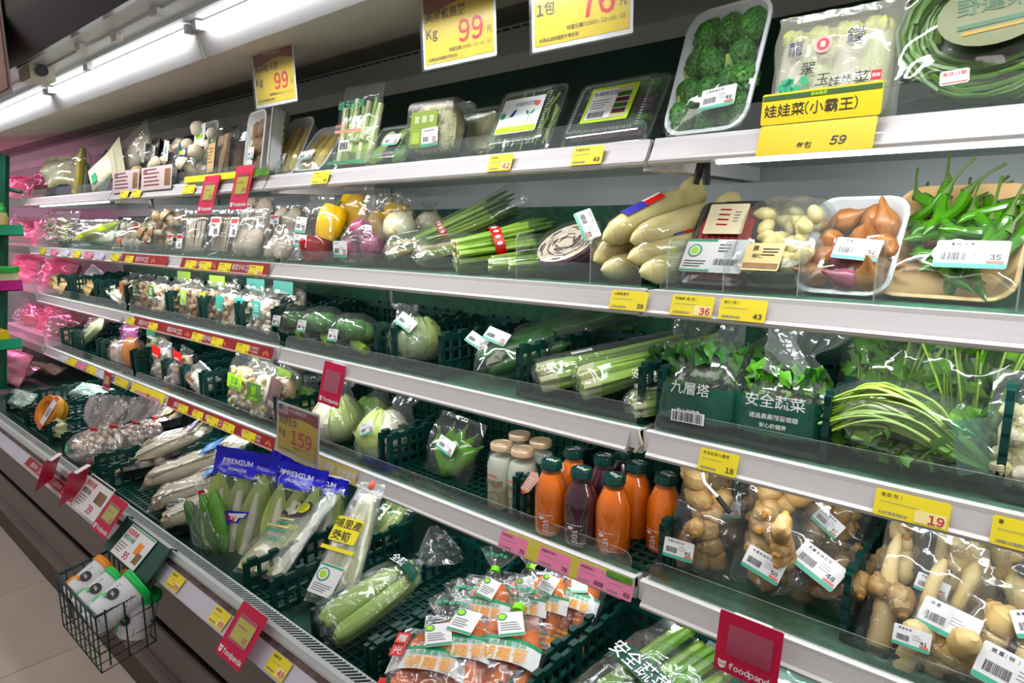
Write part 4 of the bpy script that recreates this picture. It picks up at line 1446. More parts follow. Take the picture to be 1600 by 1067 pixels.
RPEP = mat('red_pepper', (0.32, 0.012, 0.02), 0.15, var=0.2, scale=6, coat=0.5)
ONIW = mat('white_onion', (0.72, 0.68, 0.52), 0.3, col2=(0.62, 0.60, 0.40), scale=10, stretch=(6, 6, 0.5), coat=0.2)
ONIP = mat('purple_onion', (0.26, 0.05, 0.12), 0.25, col2=(0.38, 0.12, 0.2), scale=10, stretch=(6, 6, 0.5), coat=0.3)
ASPA = mat('asparagus_green', (0.33, 0.48, 0.11), 0.4, col2=(0.20, 0.36, 0.05), scale=16, stretch=(4, 4, 1), bump=0.15)
ASPT = mat('asparagus_tip', (0.08, 0.16, 0.04), 0.45, var=0.35, scale=50, bump=0.5)
ASPB = mat('asparagus_butt', (0.62, 0.60, 0.34), 0.5, var=0.25, scale=40)
REDT = mat('red_tape', (0.55, 0.02, 0.02), 0.4, var=0.05)
ROOTW = mat('pale_root', (0.72, 0.64, 0.42), 0.5, col2=(0.52, 0.40, 0.20), scale=30, bump=0.3)

# ---- green chilies in a peach foam tray
t = thing('green_chili_tray', 'peach foam tray heaped with glossy green chilies and price sticker 35', 'vegetables', pl(1462, 1.095, 2), (R(-38), 0, R(-4)))
tray_mb(0.185, 0.215, 0.034, 0.036, 0.026).build('foam_tray', FOAMP, t)
rnd = random.Random(21)
chm = []
for s in range(4):
    pts, rad = [], []
    L = 0.086 + 0.010 * s
    for i in range(9):
        q = i / 8
        pts.append((0.024 * sin(q * 3 + s) + 0.020 * q * q * (1 if s % 2 else -1), 0.005 * sin(q * 5), -L * q + L / 2))
        rad.append(0.0105 * (1 - 0.45 * q) * (1 + 0.10 * sin(q * 14 + s)) if i < 8 else 0.001)
    rad[0] = 0.006
    chm.append((MB().tube(pts, rad, 9).mesh('green_chili', CHILI), Vector(pts[0])))
stm = MB().tube([(0, 0, -0.004), (0.002, 0, 0.003), (0.004, -0.002, 0.014), (0.012, -0.004, 0.036), (0.020, -0.002, 0.056)], [0.0085, 0.0065, 0.0026, 0.0019, 0.0024], 6).mesh('chili_stalk', CHILIS)
for k in range(22):
    x = rnd.uniform(-0.062, 0.062)
    z = 0.055 + 0.11 * rnd.random()
    me, top = chm[k % 4]
    a = rnd.uniform(-0.7, 0.7)
    c = put('green_chili', me, t, (x, 0.012 - 0.030 * rnd.random(), z), (rnd.uniform(-.3, .3), a, rnd.uniform(-.4, .4)), scale=rnd.uniform(0.9, 1.15))
    put('chili_stalk', stm, c, top)
wrap_mb(0.182, 0.135, 0.022, 12, amp=0.012, y=-0.012).build('wrap', FILMT, t)
sticker(t, 0.088, (0.036, -0.040, 0.052), (R(8), R(0), 0), '35', '小青椒(牛脾)', 0.50)
t = thing('dark_chili_stalk', 'dark curved chili stalk lying behind the peach tray at the shelf back', 'vegetables', pl(1525, 1.33, 2), (0, 0, 0))
MB().tube([(-0.10, 0, 0.06), (-0.05, 0.01, 0.10), (0.0, 0.0, 0.135), (0.04, 0.005, 0.13), (0.09, 0, 0.16), (0.15, 0, 0.15)], [0.012, 0.010, 0.007, 0.006, 0.007, 0.006], 8).build('stalk', mat('blackish_green_stalk', (0.02, 0.05, 0.015), 0.35, var=0.3), t)
MB().tube([(-0.10, 0, 0.0), (-0.11, 0.0, 0.03), (-0.10, 0, 0.06)], [0.016, 0.015, 0.012], 8).build('stalk_foot', VEGX, t)

# ---- shallots tray
t = thing('shallot_tray', 'white foam tray of brown and purple shallots with price sticker 32', 'vegetables', pl(1306, 1.085, 2), (R(-33), 0, R(-3)))
tray_mb(0.140, 0.178, 0.032, 0.032, 0.022).build('foam_tray', FOAM, t)
sh = []
for s in range(2):
    mb = MB()
    mb.lathe([(0.001, -0.026), (0.006, -0.024), (0.016, -0.014), (0.020, 0.0), (0.016, 0.013), (0.007, 0.024), (0.003, 0.036), (0.001, 0.040)], 12, 0)
    sh.append(mb.mesh('shallot', SHAL if s == 0 else SHALP))
for i, (x, z, a, s) in enumerate(((-0.02, 0.135, 1.2, 0), (0.025, 0.14, 0.3, 0), (0.04, 0.125, -0.6, 0), (-0.03, 0.095, 1.5, 0), (0.015, 0.10, -1.2, 0), (0.045, 0.085, 0.9, 0), (-0.038, 0.062, -0.7, 0), (0.0, 0.06, 1.4, 1), (0.036, 0.052, -1.3, 0), (-0.04, 0.034, 1.7, 0), (0.012, 0.026, 1.5, 1), (0.040, 0.030, 1.2, 0))):
    put('shallot', sh[s], t, (x, 0.004, z), (0.3 * (-1) ** i, a, 0.4 * i), scale=1.0 + 0.08 * (i % 3))
wrap_mb(0.138, 0.176, 0.014, 8, amp=0.012).build('wrap', FILMT, t)
sticker(t, 0.066, (0.020, -0.026, 0.064), (0, R(5), 0), '32', '紅蔥頭(小粒)', 0.56)

# ---- garlic clove boxes, a short row one behind another
cl = MB().lathe([(0.001, -0.013), (0.0055, -0.010), (0.009, -0.002), (0.0085, 0.006), (0.004, 0.013), (0.001, 0.015)], 9, 0).mesh('garlic_clove', GARL)
for k in range(4):
    t = thing('garlic_clove_box', ('clear box of peeled garlic cloves with kraft label, the front one of the row', 'clear garlic box directly behind the one with the kraft label', 'third clear garlic box in the row, mostly hidden', 'rearmost clear garlic box with its lid edge showing')[k], 'vegetables',
              pl(1197 + 7 * k, 1.075 + 0.042 * k, 2), (R(-33 + 3 * k), 0, R(-3)), group='garlic boxes in a row')
    zc = 0.078
    t.scale = (1.1, 1.1, 1.1)
    mb = MB()
    mb.loft([rr(0.138, 0.156, 0.045, 0.0, 6, zc), rr(0.128, 0.146, 0.042, 0.0, 6, zc), rr(0.118, 0.136, 0.040, -0.022, 6, zc), rr(0.104, 0.122, 0.036, -0.026, 6, zc)], 0, False, True)
    mb.build('box_lid', CLAM, t)
    mb = MB()
    mb.loft([rr(0.140, 0.158, 0.045, 0.001, 6, zc), rr(0.116, 0.134, 0.040, 0.030, 6, zc), rr(0.10, 0.118, 0.036, 0.032, 6, zc)], 0, False, True)
    mb.build('box_base', CLAM, t)
    for i in range(40 if k == 0 else 10):
        a = random.Random(i + 50 * k)
        z = a.uniform(0.03, 0.125) if k == 0 else a.uniform(0.10, 0.13)
        put('garlic_clove', cl, t, (a.uniform(-.046, .046), a.uniform(-.012, .016), z), (a.uniform(-1, 1), a.uniform(-3, 3), a.uniform(-1, 1)), scale=a.uniform(0.95, 1.3))
    if k == 0:
        def pr(mb, y):
            mb.quad(-0.026, 0.026, -0.020, -0.011, y, 1)
            mb.text('蒜仁', 0.008, -0.016, -0.002, y, 2)
            small_text_lines(mb, -0.002, 0.024, 0.012, 3, 0.005, y, 2)
            mb.text('農', 0.010, -0.018, 0.010, y, 2)
        card(t, 'kraft_label', 0.056, 0.046, mat('straw_label', (0.66, 0.53, 0.27), 0.5, var=0.06), (-0.006, -0.030, 0.034), prints=pr, mats=[MUSHB, INK])

# ---- red chili strips pack
t = thing('red_strip_pack', 'slim dark pack of red strips with cream top label and white lower label', 'vegetables', pl(1107, 1.075, 2), (R(-31), 0, R(-3)))
tray_mb(0.118, 0.165, 0.026, 0.014, 0.010).build('black_tray', FOAMK, t)
for k in range(8):
    x = -0.042 + 0.012 * k
    MB().tube([(x, 0.006, 0.012), (x + 0.004, 0.001, 0.06), (x - 0.003, 0.0, 0.11), (x + 0.002, 0.004, 0.150)], [0.006, 0.0075, 0.007, 0.004], 7).build('red_strip', REDV, t)
wrap_mb(0.116, 0.163, 0.010, 15, amp=0.006).build('wrap', FILMT, t)


def pr(mb, y):
    for k in range(4):
        M = Matrix.Translation((-0.006, y, 0.016 - 0.010 * k)) @ Matrix.Rotation(0.15, 4, 'Y')
        mb.add([(-0.010, 0, 0), (0.010, 0, 0.002), (0.012, 0, 0.005), (-0.009, 0, 0.003)], [(0, 1, 2, 3)], 1, M)
    small_text_lines(mb, 0.014, 0.026, 0.012, 4, 0.006, y, 2)


card(t, 'cream_label', 0.072, 0.060, mat('cream_label', (0.74, 0.66, 0.46), 0.5), (0.0, -0.0135, 0.122), prints=pr, mats=[REDV, INKG])


def pr(mb, y):
    mb.quad(-0.056, 0.0, 0.0275, 0.0315, y, 1)
    mb.quad(-0.056, 0.0, -0.031, -0.0275, y, 1)
    mb.add([(-0.037 + 0.013 * cos(a * pi / 8), y, 0.009 + 0.013 * sin(a * pi / 8)) for a in range(16)], [tuple(range(16))], 1)
    mb.add([(-0.037 + 0.010 * cos(a * pi / 8), y - 0.0003, 0.009 + 0.010 * sin(a * pi / 8)) for a in range(16)], [tuple(range(16))], 2)
    mb.add([(-0.037 + 0.007 * cos(a * pi / 8), y - 0.0005, 0.009 + 0.007 * sin(a * pi / 8)) for a in range(16)], [tuple(range(16))], 3)
    small_text_lines(mb, 0.006, 0.03, 0.020, 3, 0.006, y, 4)
    bars(mb, 0.004, -0.018, 0.044, 0.012, y, 4, 2)
    small_text_lines(mb, -0.052, -0.008, -0.012, 3, 0.005, y, 4)


card(t, 'white_label', 0.114, 0.064, PAPER, (0.0, -0.0150, 0.048), prints=pr, mats=[GRNI, PAPER, LIME, INK])
t = thing('dark_tray', 'dark purple wrapped tray behind the red strip pack', 'vegetables', pl(1128, 1.15, 2), (R(-25), 0, 0))
tray_mb(0.12, 0.165, 0.03, 0.02).build('black_tray', FOAMK, t)
for k in range(4):
    MB().blob(0.022, 0.014, 0.05, 1, 0.1, 3, k, 10, 8).build('dark_vegetable', EGGP, t, (-0.04 + 0.027 * k, 0.004, 0.085))
wrap_mb(0.118, 0.163, 0.010, 16).build('wrap', FILMT, t)

# ---- clear upright dividers on the second shelf
for lab, px, Y0, Y1, h in (('clear divider standing between purple cabbage and asparagus', 806, 1.035, 1.20, 0.092), ('clear divider beside the pale yellow rolls', 921, 1.04, 1.19, 0.088), ('clear divider beside the red strip pack', 1041, 1.035, 1.24, 0.085),
                           ('clear divider crossing in front of the garlic boxes', 1128, 1.045, 1.23, 0.082), ('clear divider between garlic boxes and shallot tray', 1244, 1.04, 1.23, 0.082), ('clear divider between shallots and chilies', 1363, 1.04, 1.24, 0.086), ('dark edged clear divider beside the chili tray', 1586, 1.04, 1.24, 0.092)):
    p = pl(px, Y0, 2)
    t = _thing0('shelf_divider', lab, 'divider', p, (0, 0, 0), 'clear shelf dividers')
    L = Y1 - Y0
    out = [(0, 0, 0), (0, L, 0), (0, L, h * 0.98)] + [(0, 0.014 - 0.014 * sin(a), h - 0.014 + 0.014 * cos(a)) for a in (0, R(30), R(60), R(90))]
    mb = MB()
    mb.loft([out, [(x + 0.0022, y, z) for x, y, z in out]], 0)
    for i in range(len(out)):
        mb.m[i] = 1 if i >= 2 else 0
    mb.build('divider_plate', [ACRY, ACRYE], t, smooth=False)
    mb = MB()
    mb.box(-0.006, 0.008, 0, L, 0, 0.0015)
    mb.build('divider_foot', ACRY, t, smooth=False)

# ---- pale yellow rolls
roll = MB()
roll.loft([[(0.030 * r * cos(2 * pi * k / 14), 0.026 * r * sin(2 * pi * k / 14), z) for k in range(14)] for r, z in ((0.02, -0.012), (0.45, 0.0), (0.85, 0.022), (1.0, 0.05), (1.0, 0.12), (0.95, 0.165), (0.75, 0.185))] +
          [[(0.022 * q * cos(2 * pi * k / 14), 0.020 / q * sin(2 * pi * k / 14) * 0.6, z) for k in range(14)] for q, z in ((1.0, 0.197), (1.35, 0.21), (1.5, 0.235), (1.2, 0.252))], 0)
roll_me = roll.mesh('sealed_roll', [YAMY])
rolls = (('top pale yellow sealed roll with red and blue label and twisted end', 948, 1.055, 0.085, 24, 63, True), ('pale yellow sealed roll lying beside the labelled one, second from the top', 992, 1.060, 0.082, 16, 60, False), ('pale yellow sealed roll with a small blue mark, third in the pile', 988, 1.052, 0.050, 12, 58, True),
         ('bottom pale roll nearest the cabbage, its pointed end over the mat', 946, 1.052, 0.026, 4, 66, False), ('bottom pale roll next to the clear divider', 1006, 1.050, 0.026, 6, 62, False), ('pale roll standing almost upright behind the cabbage', 934, 1.062, 0.045, 26, 66, False))
for k, (lab, px, Y, zc, tilt, yaw, lb) in enumerate(rolls):
    t = _thing0('sealed_roll', lab, 'vegetables', (x_at(px, Y, DECK[2] + zc), Y, CAM_H + DECK[2] + zc), (0, 0, R(yaw)), 'pale yellow rolls')
    RT = (0, R(90 - tilt), 0)
    r = put('roll', roll_me, t, (0, 0, 0), RT, scale=(0.95, 0.95, 0.92))
    put('roll_film', MB().loft([[(0.0312 * r_ * cos(2 * pi * q / 14), 0.0272 * r_ * sin(2 * pi * q / 14), z) for q in range(14)] for r_, z in ((0.45, 0.004), (0.95, 0.022), (1.03, 0.05), (1.03, 0.12), (0.99, 0.165))], 0, False, False).mesh('roll_film', FILMT), t, (0, 0, 0), RT, scale=(0.95, 0.95, 0.92))
    if lb:
        mb = MB()
        vs, fs = [], []
        z0, z1 = (0.045, 0.135) if k == 0 else (0.08, 0.12)
        for i in range(9):
            a = R(150 + 9 * i)
            for z in (z0, (z0 + z1 * 1.2) / 2.2, z1):
                vs.append((0.0325 * cos(a), 0.0285 * sin(a), z))
        for i in range(8):
            for j in range(2):
                fs.append((i * 3 + j, i * 3 + j + 1, i * 3 + j + 4, i * 3 + j + 3))
        mb.add(vs, fs)
        for i in range(len(fs)):
            mb.m[i] = (0 if i % 2 == 0 else (2 if (i // 2) in (3, 4) else 1))
        mb.build('roll_label', [mat('cobalt_label', (0.05, 0.05, 0.30), 0.4), REDI, PAPER], t, (0, 0, 0), RT)

# ---- half purple cabbage
t = thing('purple_cabbage_half', 'half purple cabbage in film, white veined cut face and green edged sticker', 'vegetables', pl(886, 1.095, 2), (R(-12), 0, R(14)))


mb = MB()
mb.blob(0.072, 0.060, 0.052, 1.0, 0.06, 3, 3, 24, 14, 0, Matrix.Translation((0, 0, 0.05)) @ Matrix.Rotation(R(52), 4, 'X') @ Matrix.Rotation(R(-14), 4, 'Y'), lambda p: Vector((p.x, p.y, min(p.z, 0.28))))
mb.build('cabbage_body', CABP, t)
cut = MB()
M = Matrix.Translation((0, 0, 0.05)) @ Matrix.Rotation(R(52), 4, 'X') @ Matrix.Rotation(R(-14), 4, 'Y')
ring = [(0.0685 * cos(2 * pi * k / 24), 0.056 * sin(2 * pi * k / 24), 0.0155) for k in range(24)]
cut.add(ring, [tuple(range(24))], 0, M)
rnd = random.Random(2)
for k in range(60):
    a, q = rnd.uniform(0, 6.28), rnd.uniform(0.25, 0.92)
    c = Vector((0.066 * q * cos(a), 0.054 * q * sin(a), 0.0162))
    tt = Vector((-sin(a), cos(a), 0)) * 0.010
    nn = Vector((cos(a), sin(a), 0)) * 0.0016
    cut.add([c - tt - nn, c + tt - nn * 0.4, c + tt + nn, c - tt + nn * 0.4], [(0, 1, 2, 3)], 1, M)
cut.build('cut_face', [mat('cabbage_white', (0.72, 0.64, 0.50), 0.5, var=0.2, scale=30), CABP], t, smooth=False)
MB().blob(0.080, 0.066, 0.052, 0.85, 0.10, 4, 5, 20, 12, 0, Matrix.Translation((0, 0, 0.052)) @ Matrix.Rotation(R(52), 4, 'X') @ Matrix.Rotation(R(-14), 4, 'Y'), lambda p: Vector((p.x, p.y, min(p.z, 0.40)))).build('wrap', FILMT, t)
sticker(t, 0.06, (0.052, -0.046, 0.088), (R(-20), R(62), R(10)), '69', '紫高麗菜', 0.6)

# ---- asparagus bundles
def spear(L, r, green=0.75):
    mb = MB()
    mb.tube([(0, 0, 0), (0, 0, L * 0.15), (0, 0, L * 0.6), (0, 0, L * 0.8)], [r * 1.05, r, r * 0.9, r * 0.85], 7, 0)
    mb.tube([(0, 0, L * 0.79), (0, 0, L * 0.87), (0, 0, L * 0.95), (0, 0, L)], [r * 0.9, r * 1.05, r * 0.75, r * 0.1], 7, 1)
    mb.tube([(0, 0, -0.001), (0, 0, 0.002)], [r * 1.06, r * 1.06], 7, 2)
    return mb


def bundle(t, n, R_, L, r, seed, m=(ASPA, ASPT, ASPB), spread=0.10, sq=1.0):
    rnd = random.Random(seed)
    me = spear(L, r).mesh('asparagus_spear', list(m))
    k, i = 0, 0
    while k < n and i < 4000:
        i += 1
        q = sqrt((k + 0.5) / n)
        a = k * 2.39996
        x, y = R_ * q * cos(a), R_ * q * sin(a) * sq
        put('asparagus_spear', me, t, (x, y, rnd.uniform(-0.006, 0.006)), (-y / R_ * spread, x / R_ * spread, rnd.uniform(0, 3)), scale=(1, 1, rnd.uniform(0.9, 1.05)))
        k += 1


def band(t, R_, z, w=0.020, text='綠蘆筍', sq=1.0):
    mb = MB()
    n = 26
    mb.loft([[((R_ + 0.002) * cos(2 * pi * k / n), (R_ + 0.002) * sq * sin(2 * pi * k / n), zz) for k in range(n)] for zz in (z - w / 2, z + w / 2)], 0, False, False)
    for k in range(9):
        a = R(-170 + 20 * k)
        c = Vector(((R_ + 0.003) * cos(a), (R_ + 0.003) * sq * sin(a), z))
        M = Matrix.Translation(c) @ Matrix.Rotation(a + pi / 2, 4, 'Z')
        mb.box(-0.003, 0.003, -0.0004, 0.0, -0.006, 0.006, 1, M)
        mb.box(-0.005, 0.005, -0.0004, 0.0, -0.001, 0.001, 1, M)
    mb.build('red_tape_band', [REDT, WINK], t)


t = thing('asparagus_bundle', 'thick upright-cut bundle of green asparagus with wide red tape, lying toward the case back', 'vegetables', pl(712, 1.06, 2, 0.0), (R(-78), 0, R(-38)))
bundle(t, 36, 0.042, 0.235, 0.0065, 4, sq=0.85)
band(t, 0.050, 0.098, 0.024, sq=0.85)
t = thing('asparagus_bundle', 'long slim asparagus bundle slanting up to the shelf above, with narrow red tape', 'vegetables', pl(628, 1.10, 2, 0.012), (R(-66), 0, R(-42)))
bundle(t, 22, 0.027, 0.36, 0.0058, 6, spread=0.06)
band(t, 0.034, 0.135, 0.022)
mb = MB()
mb.loft([[((r) * cos(2 * pi * k / 18) * (1 + 0.12 * (k % 2)), r * sin(2 * pi * k / 18) * (1 + 0.12 * ((k + 1) % 2)), z) for k in range(18)] for r, z in ((0.030, 0.0), (0.036, 0.10), (0.040, 0.22), (0.044, 0.32), (0.050, 0.40))], 0, False, False)
mb.build('bag', FILM, t)
for k, (lab, px, Y, dz, yaw) in enumerate((('small low bundle of pale green asparagus nearest the shelf lip with dark tips end', 768, 1.06, 0.0, -52), ('second low asparagus bundle close to the clear divider', 800, 1.07, 0.0, -56))):
    t = thing('asparagus_bundle', lab, 'vegetables', pl(px, Y, 2, dz), (R(-84), 0, R(yaw)), group=None)
    bundle(t, 16, 0.020, 0.19, 0.0058, 8 + k, sq=0.8)
    mb = MB()
    mb.loft([[(r * cos(2 * pi * q / 16), r * 0.85 * sin(2 * pi * q / 16), z) for q in range(16)] for r, z in ((0.022, -0.004), (0.026, 0.02), (0.026, 0.15))], 0, False, False)
    mb.build('wrap', FILMT, t)
    sticker(t, 0.045, (0.0, -0.026, 0.085), (0, R(90), 0), '79', '綠蘆筍')
t = thing('asparagus_bundle', 'half hidden asparagus behind the clear divider, tips toward the green liner', 'vegetables', pl(852, 1.22, 2), (R(-84), 0, R(-56)))
bundle(t, 14, 0.022, 0.17, 0.006, 12, sq=0.8)

# ---- bagged pale root ends
for k, (lab, px, Y, yaw, n) in enumerate((('crumpled clear bag of pale scallion roots hanging over the fence', 600, 1.055, -30, 12), ('second crumpled bag of root ends beside the thick asparagus', 650, 1.075, -36, 12))):
    t = thing('bagged_scallions', lab, 'vegetables', pl(px, Y, 2), (R(-80), 0, R(yaw)))
    rnd = random.Random(k + 40)
    for i in range(n):
        x, y = rnd.uniform(-0.04, 0.04), rnd.uniform(-0.022, 0.02)
        MB().tube([(x, y, 0.01), (x * 0.9, y, 0.05), (x * 0.7, y, 0.12), (x * 0.6, y, 0.2)], [0.0085, 0.0065, 0.006, 0.005], 7).build('scallion', ROOTW if i % 3 else VEGL, t)
    for i in range(10):
        x = rnd.uniform(-0.04, 0.04)
        MB().tube([(x, rnd.uniform(-.02, .02), 0.012), (x + rnd.uniform(-.01, .01), rnd.uniform(-.02, .02), -0.004)], [0.004, 0.0008], 5).build('root_tuft', mat('root_hair', (0.5, 0.42, 0.25), 0.6, var=0.2), t)
    pillow_mb(0.125, 0.26, 0.07, 20 + k, amp=0.25).build('bag', FILMC, t, (0, 0, -0.015))
    sticker(t, 0.055, (0.0, -0.040, 0.06), (0, R(90), 0), '45', '青蔥', 0.7)

# ---- onions and peppers
def onion(m, name):
    mb = MB()
    mb.lathe([(0.001, -0.040), (0.010, -0.039), (0.030, -0.030), (0.042, -0.008), (0.042, 0.010), (0.032, 0.028), (0.014, 0.038), (0.006, 0.046), (0.002, 0.052)], 20, 0)
    return mb.mesh(name, m)


t = thing('bagged_white_onion', 'single large white onion in clear film between purple onions and asparagus', 'vegetables', pl(633, 1.17, 2, 0.045), (R(20), 0, 0))
put('onion', onion(ONIW, 'onion'), t, (0, 0, 0.045), (R(-55), R(20), 0), scale=1.12)
MB().blob(0.012, 0.010, 0.012, 1, 0.2, 4, 1, 10, 6).build('onion_scar', ROOTW, t, (0.022, -0.045, 0.052))
sack_mb(0.052, 0.052, 0.125, 0.80, 0.2, 0.5, 3, e=0.9, lean=(0.03, 0.02)).build('bag', FILMT, t)
t = thing('bagged_white_onion', 'second white onion dim behind the first, under the shelf above', 'vegetables', pl(672, 1.27, 2, 0.06), (0, 0, 0))
put('onion', onion(ONIW, 'onion'), t, (0, 0, 0.045), (R(-30), 0, 0))
sack_mb(0.05, 0.05, 0.12, 0.8, 0.2, 0.5, 5, e=0.9).build('bag', FILMT, t)
t = thing('bagged_purple_onions', 'knotted clear bag of purple onions with a price sticker at its foot', 'vegetables', pl(566, 1.085, 2), (R(-6), 0, R(3)))
om = onion(ONIP, 'onion')
for x, y, z, s in ((-0.032, 0.0, 0.04, 0.85), (0.034, 0.006, 0.045, 0.85), (0.0, -0.008, 0.088, 0.8), (0.02, 0.02, 0.05, 0.8)):
    put('onion', om, t, (x, y, z), (0.8, x * 10, 1), scale=s)
sack_mb(0.075, 0.055, 0.185, 0.78, 0.14, 0.5, 12, e=0.85, lean=(0.02, 0.03)).build('bag', FILMC, t)
sticker(t, 0.07, (-0.022, -0.058, 0.036), (R(4), 0, R(-8)), '59', '紫洋蔥', 0.62)
pep = MB()
rings = []
for r, z in ((0.3, 0.0), (0.75, 0.006), (0.92, 0.03), (1.0, 0.06), (0.98, 0.085), (0.75, 0.102), (0.3, 0.100)):
    rings.append([((0.037 * r * (1 + 0.09 * cos(3 * 2 * pi * k / 21))) * cos(2 * pi * k / 21), (0.037 * r * (1 + 0.09 * cos(3 * 2 * pi * k / 21))) * sin(2 * pi * k / 21), z) for k in range(21)])
pep.loft(rings, 0)
pep_y, pep_r = pep.mesh('bell_pepper', YPEP), pep.mesh('bell_pepper', RPEP)
pst = MB().tube([(0, 0, 0.096), (0.002, 0, 0.11), (0.006, 0.002, 0.122)], [0.010, 0.005, 0.006], 7).mesh('pepper_stalk', CHILIS)
t = thing('bagged_bell_peppers', 'clear bag with one yellow bell pepper on top of a red one', 'vegetables', pl(497, 1.075, 2), (R(-8), 0, R(5)))
p1 = put('bell_pepper', pep_r, t, (-0.008, 0, 0.004), (R(8), R(-6), 0.4), scale=(1.2, 1.0, 0.72))
p2 = put('bell_pepper', pep_y, t, (0.016, 0.008, 0.062), (R(-10), R(8), 0.2), scale=(1.08, 1.0, 1.04))
put('pepper_stalk', pst, p2, (0, 0, 0))
pillow_mb(0.125, 0.195, 0.082, 31, amp=0.14, taper=0.1).build('bag', FILM, t)
sticker(t, 0.048, (-0.030, -0.044, 0.103), (R(-4), R(4), 0), '49', '甜椒', 0.95)
sticker(t, 0.058, (-0.028, -0.045, 0.058), (0, R(3), 0), '49', '彩色甜椒', 0.62)
t = thing('bagged_bell_peppers', 'yellow bell pepper in clear bag behind the purple onions', 'vegetables', pl(563, 1.19, 2, 0.03), (0, 0, 0))
put('bell_pepper', pep_y, t, (-0.02, 0, 0.06), (0, 0, 0.3), scale=1.05)
put('bell_pepper', pep_y, t, (0.035, 0.01, 0.02), (0, 0.4, 1.0), scale=1.0)
pillow_mb(0.15, 0.19, 0.085, 33, amp=0.12).build('bag', FILM, t)
t = thing('bagged_bell_peppers', 'orange yellow pepper half hidden between purple and white onions', 'vegetables', pl(612, 1.25, 2, 0.03), (0, 0, 0))
put('bell_pepper', pep_y, t, (0, 0, 0.045), (0, 0.3, 0.3), scale=1.0)
pillow_mb(0.10, 0.17, 0.085, 35, amp=0.12).build('bag', FILM, t)

# ---- mushroom packs of the second shelf
def mush_pack(lab, px, Y, w, h, lean, yaw, kind, n, seed, stick=None, dz=0.0, d=0.04, name='mushroom_pack', grp='mushroom packs on the second shelf', lv=2):
    t = thing(name, lab, 'mushrooms', pl(px, Y, lv, dz), (R(lean), 0, R(yaw)), grp)
    if kind == 'cap':
        me = [mushroom_mesh('mushroom', c, c * 0.5, c * 2.2, (MUSH, MUSHW), 9) for c in (0.024, 0.030)]
        scatter(t, me, 'mushroom', n, w * 0.34, h * 0.36, -0.004, 0.016, seed, zc=h / 2, tilt=1.5)
    elif kind == 'ivory':
        for i in range(n):
            MB().blob(w * 0.24, 0.022, w * 0.3, 0.9, 0.1, 3, seed + i, 14, 9).build('mushroom', MUSHW, t, ((i % 2 - 0.5) * w * 0.42, 0.002, h * (0.28 + 0.42 * (i // 2))), (0, 0.3 * i, 0))
    elif kind == 'slim':
        rnd = random.Random(seed)
        for i in range(n):
            x = (-0.5 + (i + 0.5) / n) * w * 0.8
            o = MB()
            o.tube([(x * 0.8, 0, 0.02), (x, rnd.uniform(-.006, .006), h * 0.55), (x * 1.05, 0, h * 0.80)], [0.004, 0.004, 0.004], 6, 1)
            o.lathe([(0.0105, h * 0.79), (0.011, h * 0.81), (0.006, h * 0.84), (0.001, h * 0.845)], 8, 0, Matrix.Translation((x * 1.05, 0, 0)))
            o.build('slim_mushroom', [MUSH, MUSHW], t)
    elif kind == 'cluster':
        mb = MB()
        rnd = random.Random(seed)
        for i in range(70):
            x, z = rnd.uniform(-w * .36, w * .36), rnd.uniform(0.02, h * 0.8)
            mb.blob(0.008, 0.008, 0.006, 1, 0, 1, 0, 7, 5, i % 2, Matrix.Translation((x, rnd.uniform(-0.024, -0.006), z)))
        mb.blob(w * 0.38, 0.018, h * 0.40, 0.7, 0.08, 3, seed, 14, 9, 1, Matrix.Translation((0, 0.004, h * 0.45)))
        mb.build('mushroom_cluster', [MUSH, MUSHW], t)['kind'] = 'stuff'
    pillow_mb(w, h, d * 1.35, seed, amp=0.16).build('bag', FILM, t)
    if stick:
        for (sx, sz, sw, sa) in stick:
            def pr(mb, y):
                mb.quad(-sw * .42, sw * .42, sw * sa * 0.20, sw * sa * 0.42, y, 1)
                mb.text('杏鮑菇', sw * 0.16, -sw * 0.4, sw * sa * 0.02, y, 2)
                bars(mb, -sw * 0.05, -sw * sa * 0.40, sw * 0.4, sw * sa * 0.3, y, 2, 4)
            card(t, 'white_label', sw, sw * sa, PAPER, (sx, -d * 0.72, sz), prints=pr, mats=[REDI, INK])
    return t


mush_pack('clear pack of pale oyster mushrooms beside the carrot and cauliflower bag', 239, 1.075, 0.20, 0.165, -14, -2, 'cap', 9, 3, ((0.02, 0.045, 0.05, 0.8), (-0.05, 0.04, 0.045, 0.8)))
mush_pack('narrow clear pack of greyish mushroom caps, second in the mushroom row', 270, 1.09, 0.15, 0.175, -12, 0, 'cap', 9, 5, ((0.03, 0.05, 0.05, 0.8),))
mush_pack('clear pack of slim ivory mushrooms with bunched small caps', 300, 1.075, 0.19, 0.165, -12, 2, 'slim', 9, 6, ((-0.05, 0.045, 0.045, 1.2),))
t0 = mush_pack('clear box of slim mushrooms with a red and white label high on its front', 341, 1.075, 0.17, 0.165, -14, 2, 'slim', 8, 7, ((0.0, 0.10, 0.07, 0.95),))
mush_pack('clear box with one big smooth ivory mushroom and upright red label', 383, 1.08, 0.17, 0.160, -16, 4, 'ivory', 2, 9, ((-0.05, 0.09, 0.045, 1.5),))
mush_pack('flat silvery pack of ivory mushrooms leaning at the end of the mushroom bay', 428, 1.065, 0.145, 0.135, -36, 0, 'ivory', 2, 11, None)
mush_pack('rear clear box of round ivory mushrooms under the crimson cards', 398, 1.20, 0.20, 0.175, -8, 4, 'ivory', 4, 13, ((-0.02, 0.13, 0.07, 0.5),), 0.02)
mush_pack('rear clear box of tan mushroom balls beside the bell peppers', 446, 1.18, 0.16, 0.16, -8, 4, 'ivory', 4, 15, ((-0.03, 0.11, 0.05, 0.6),), 0.01)
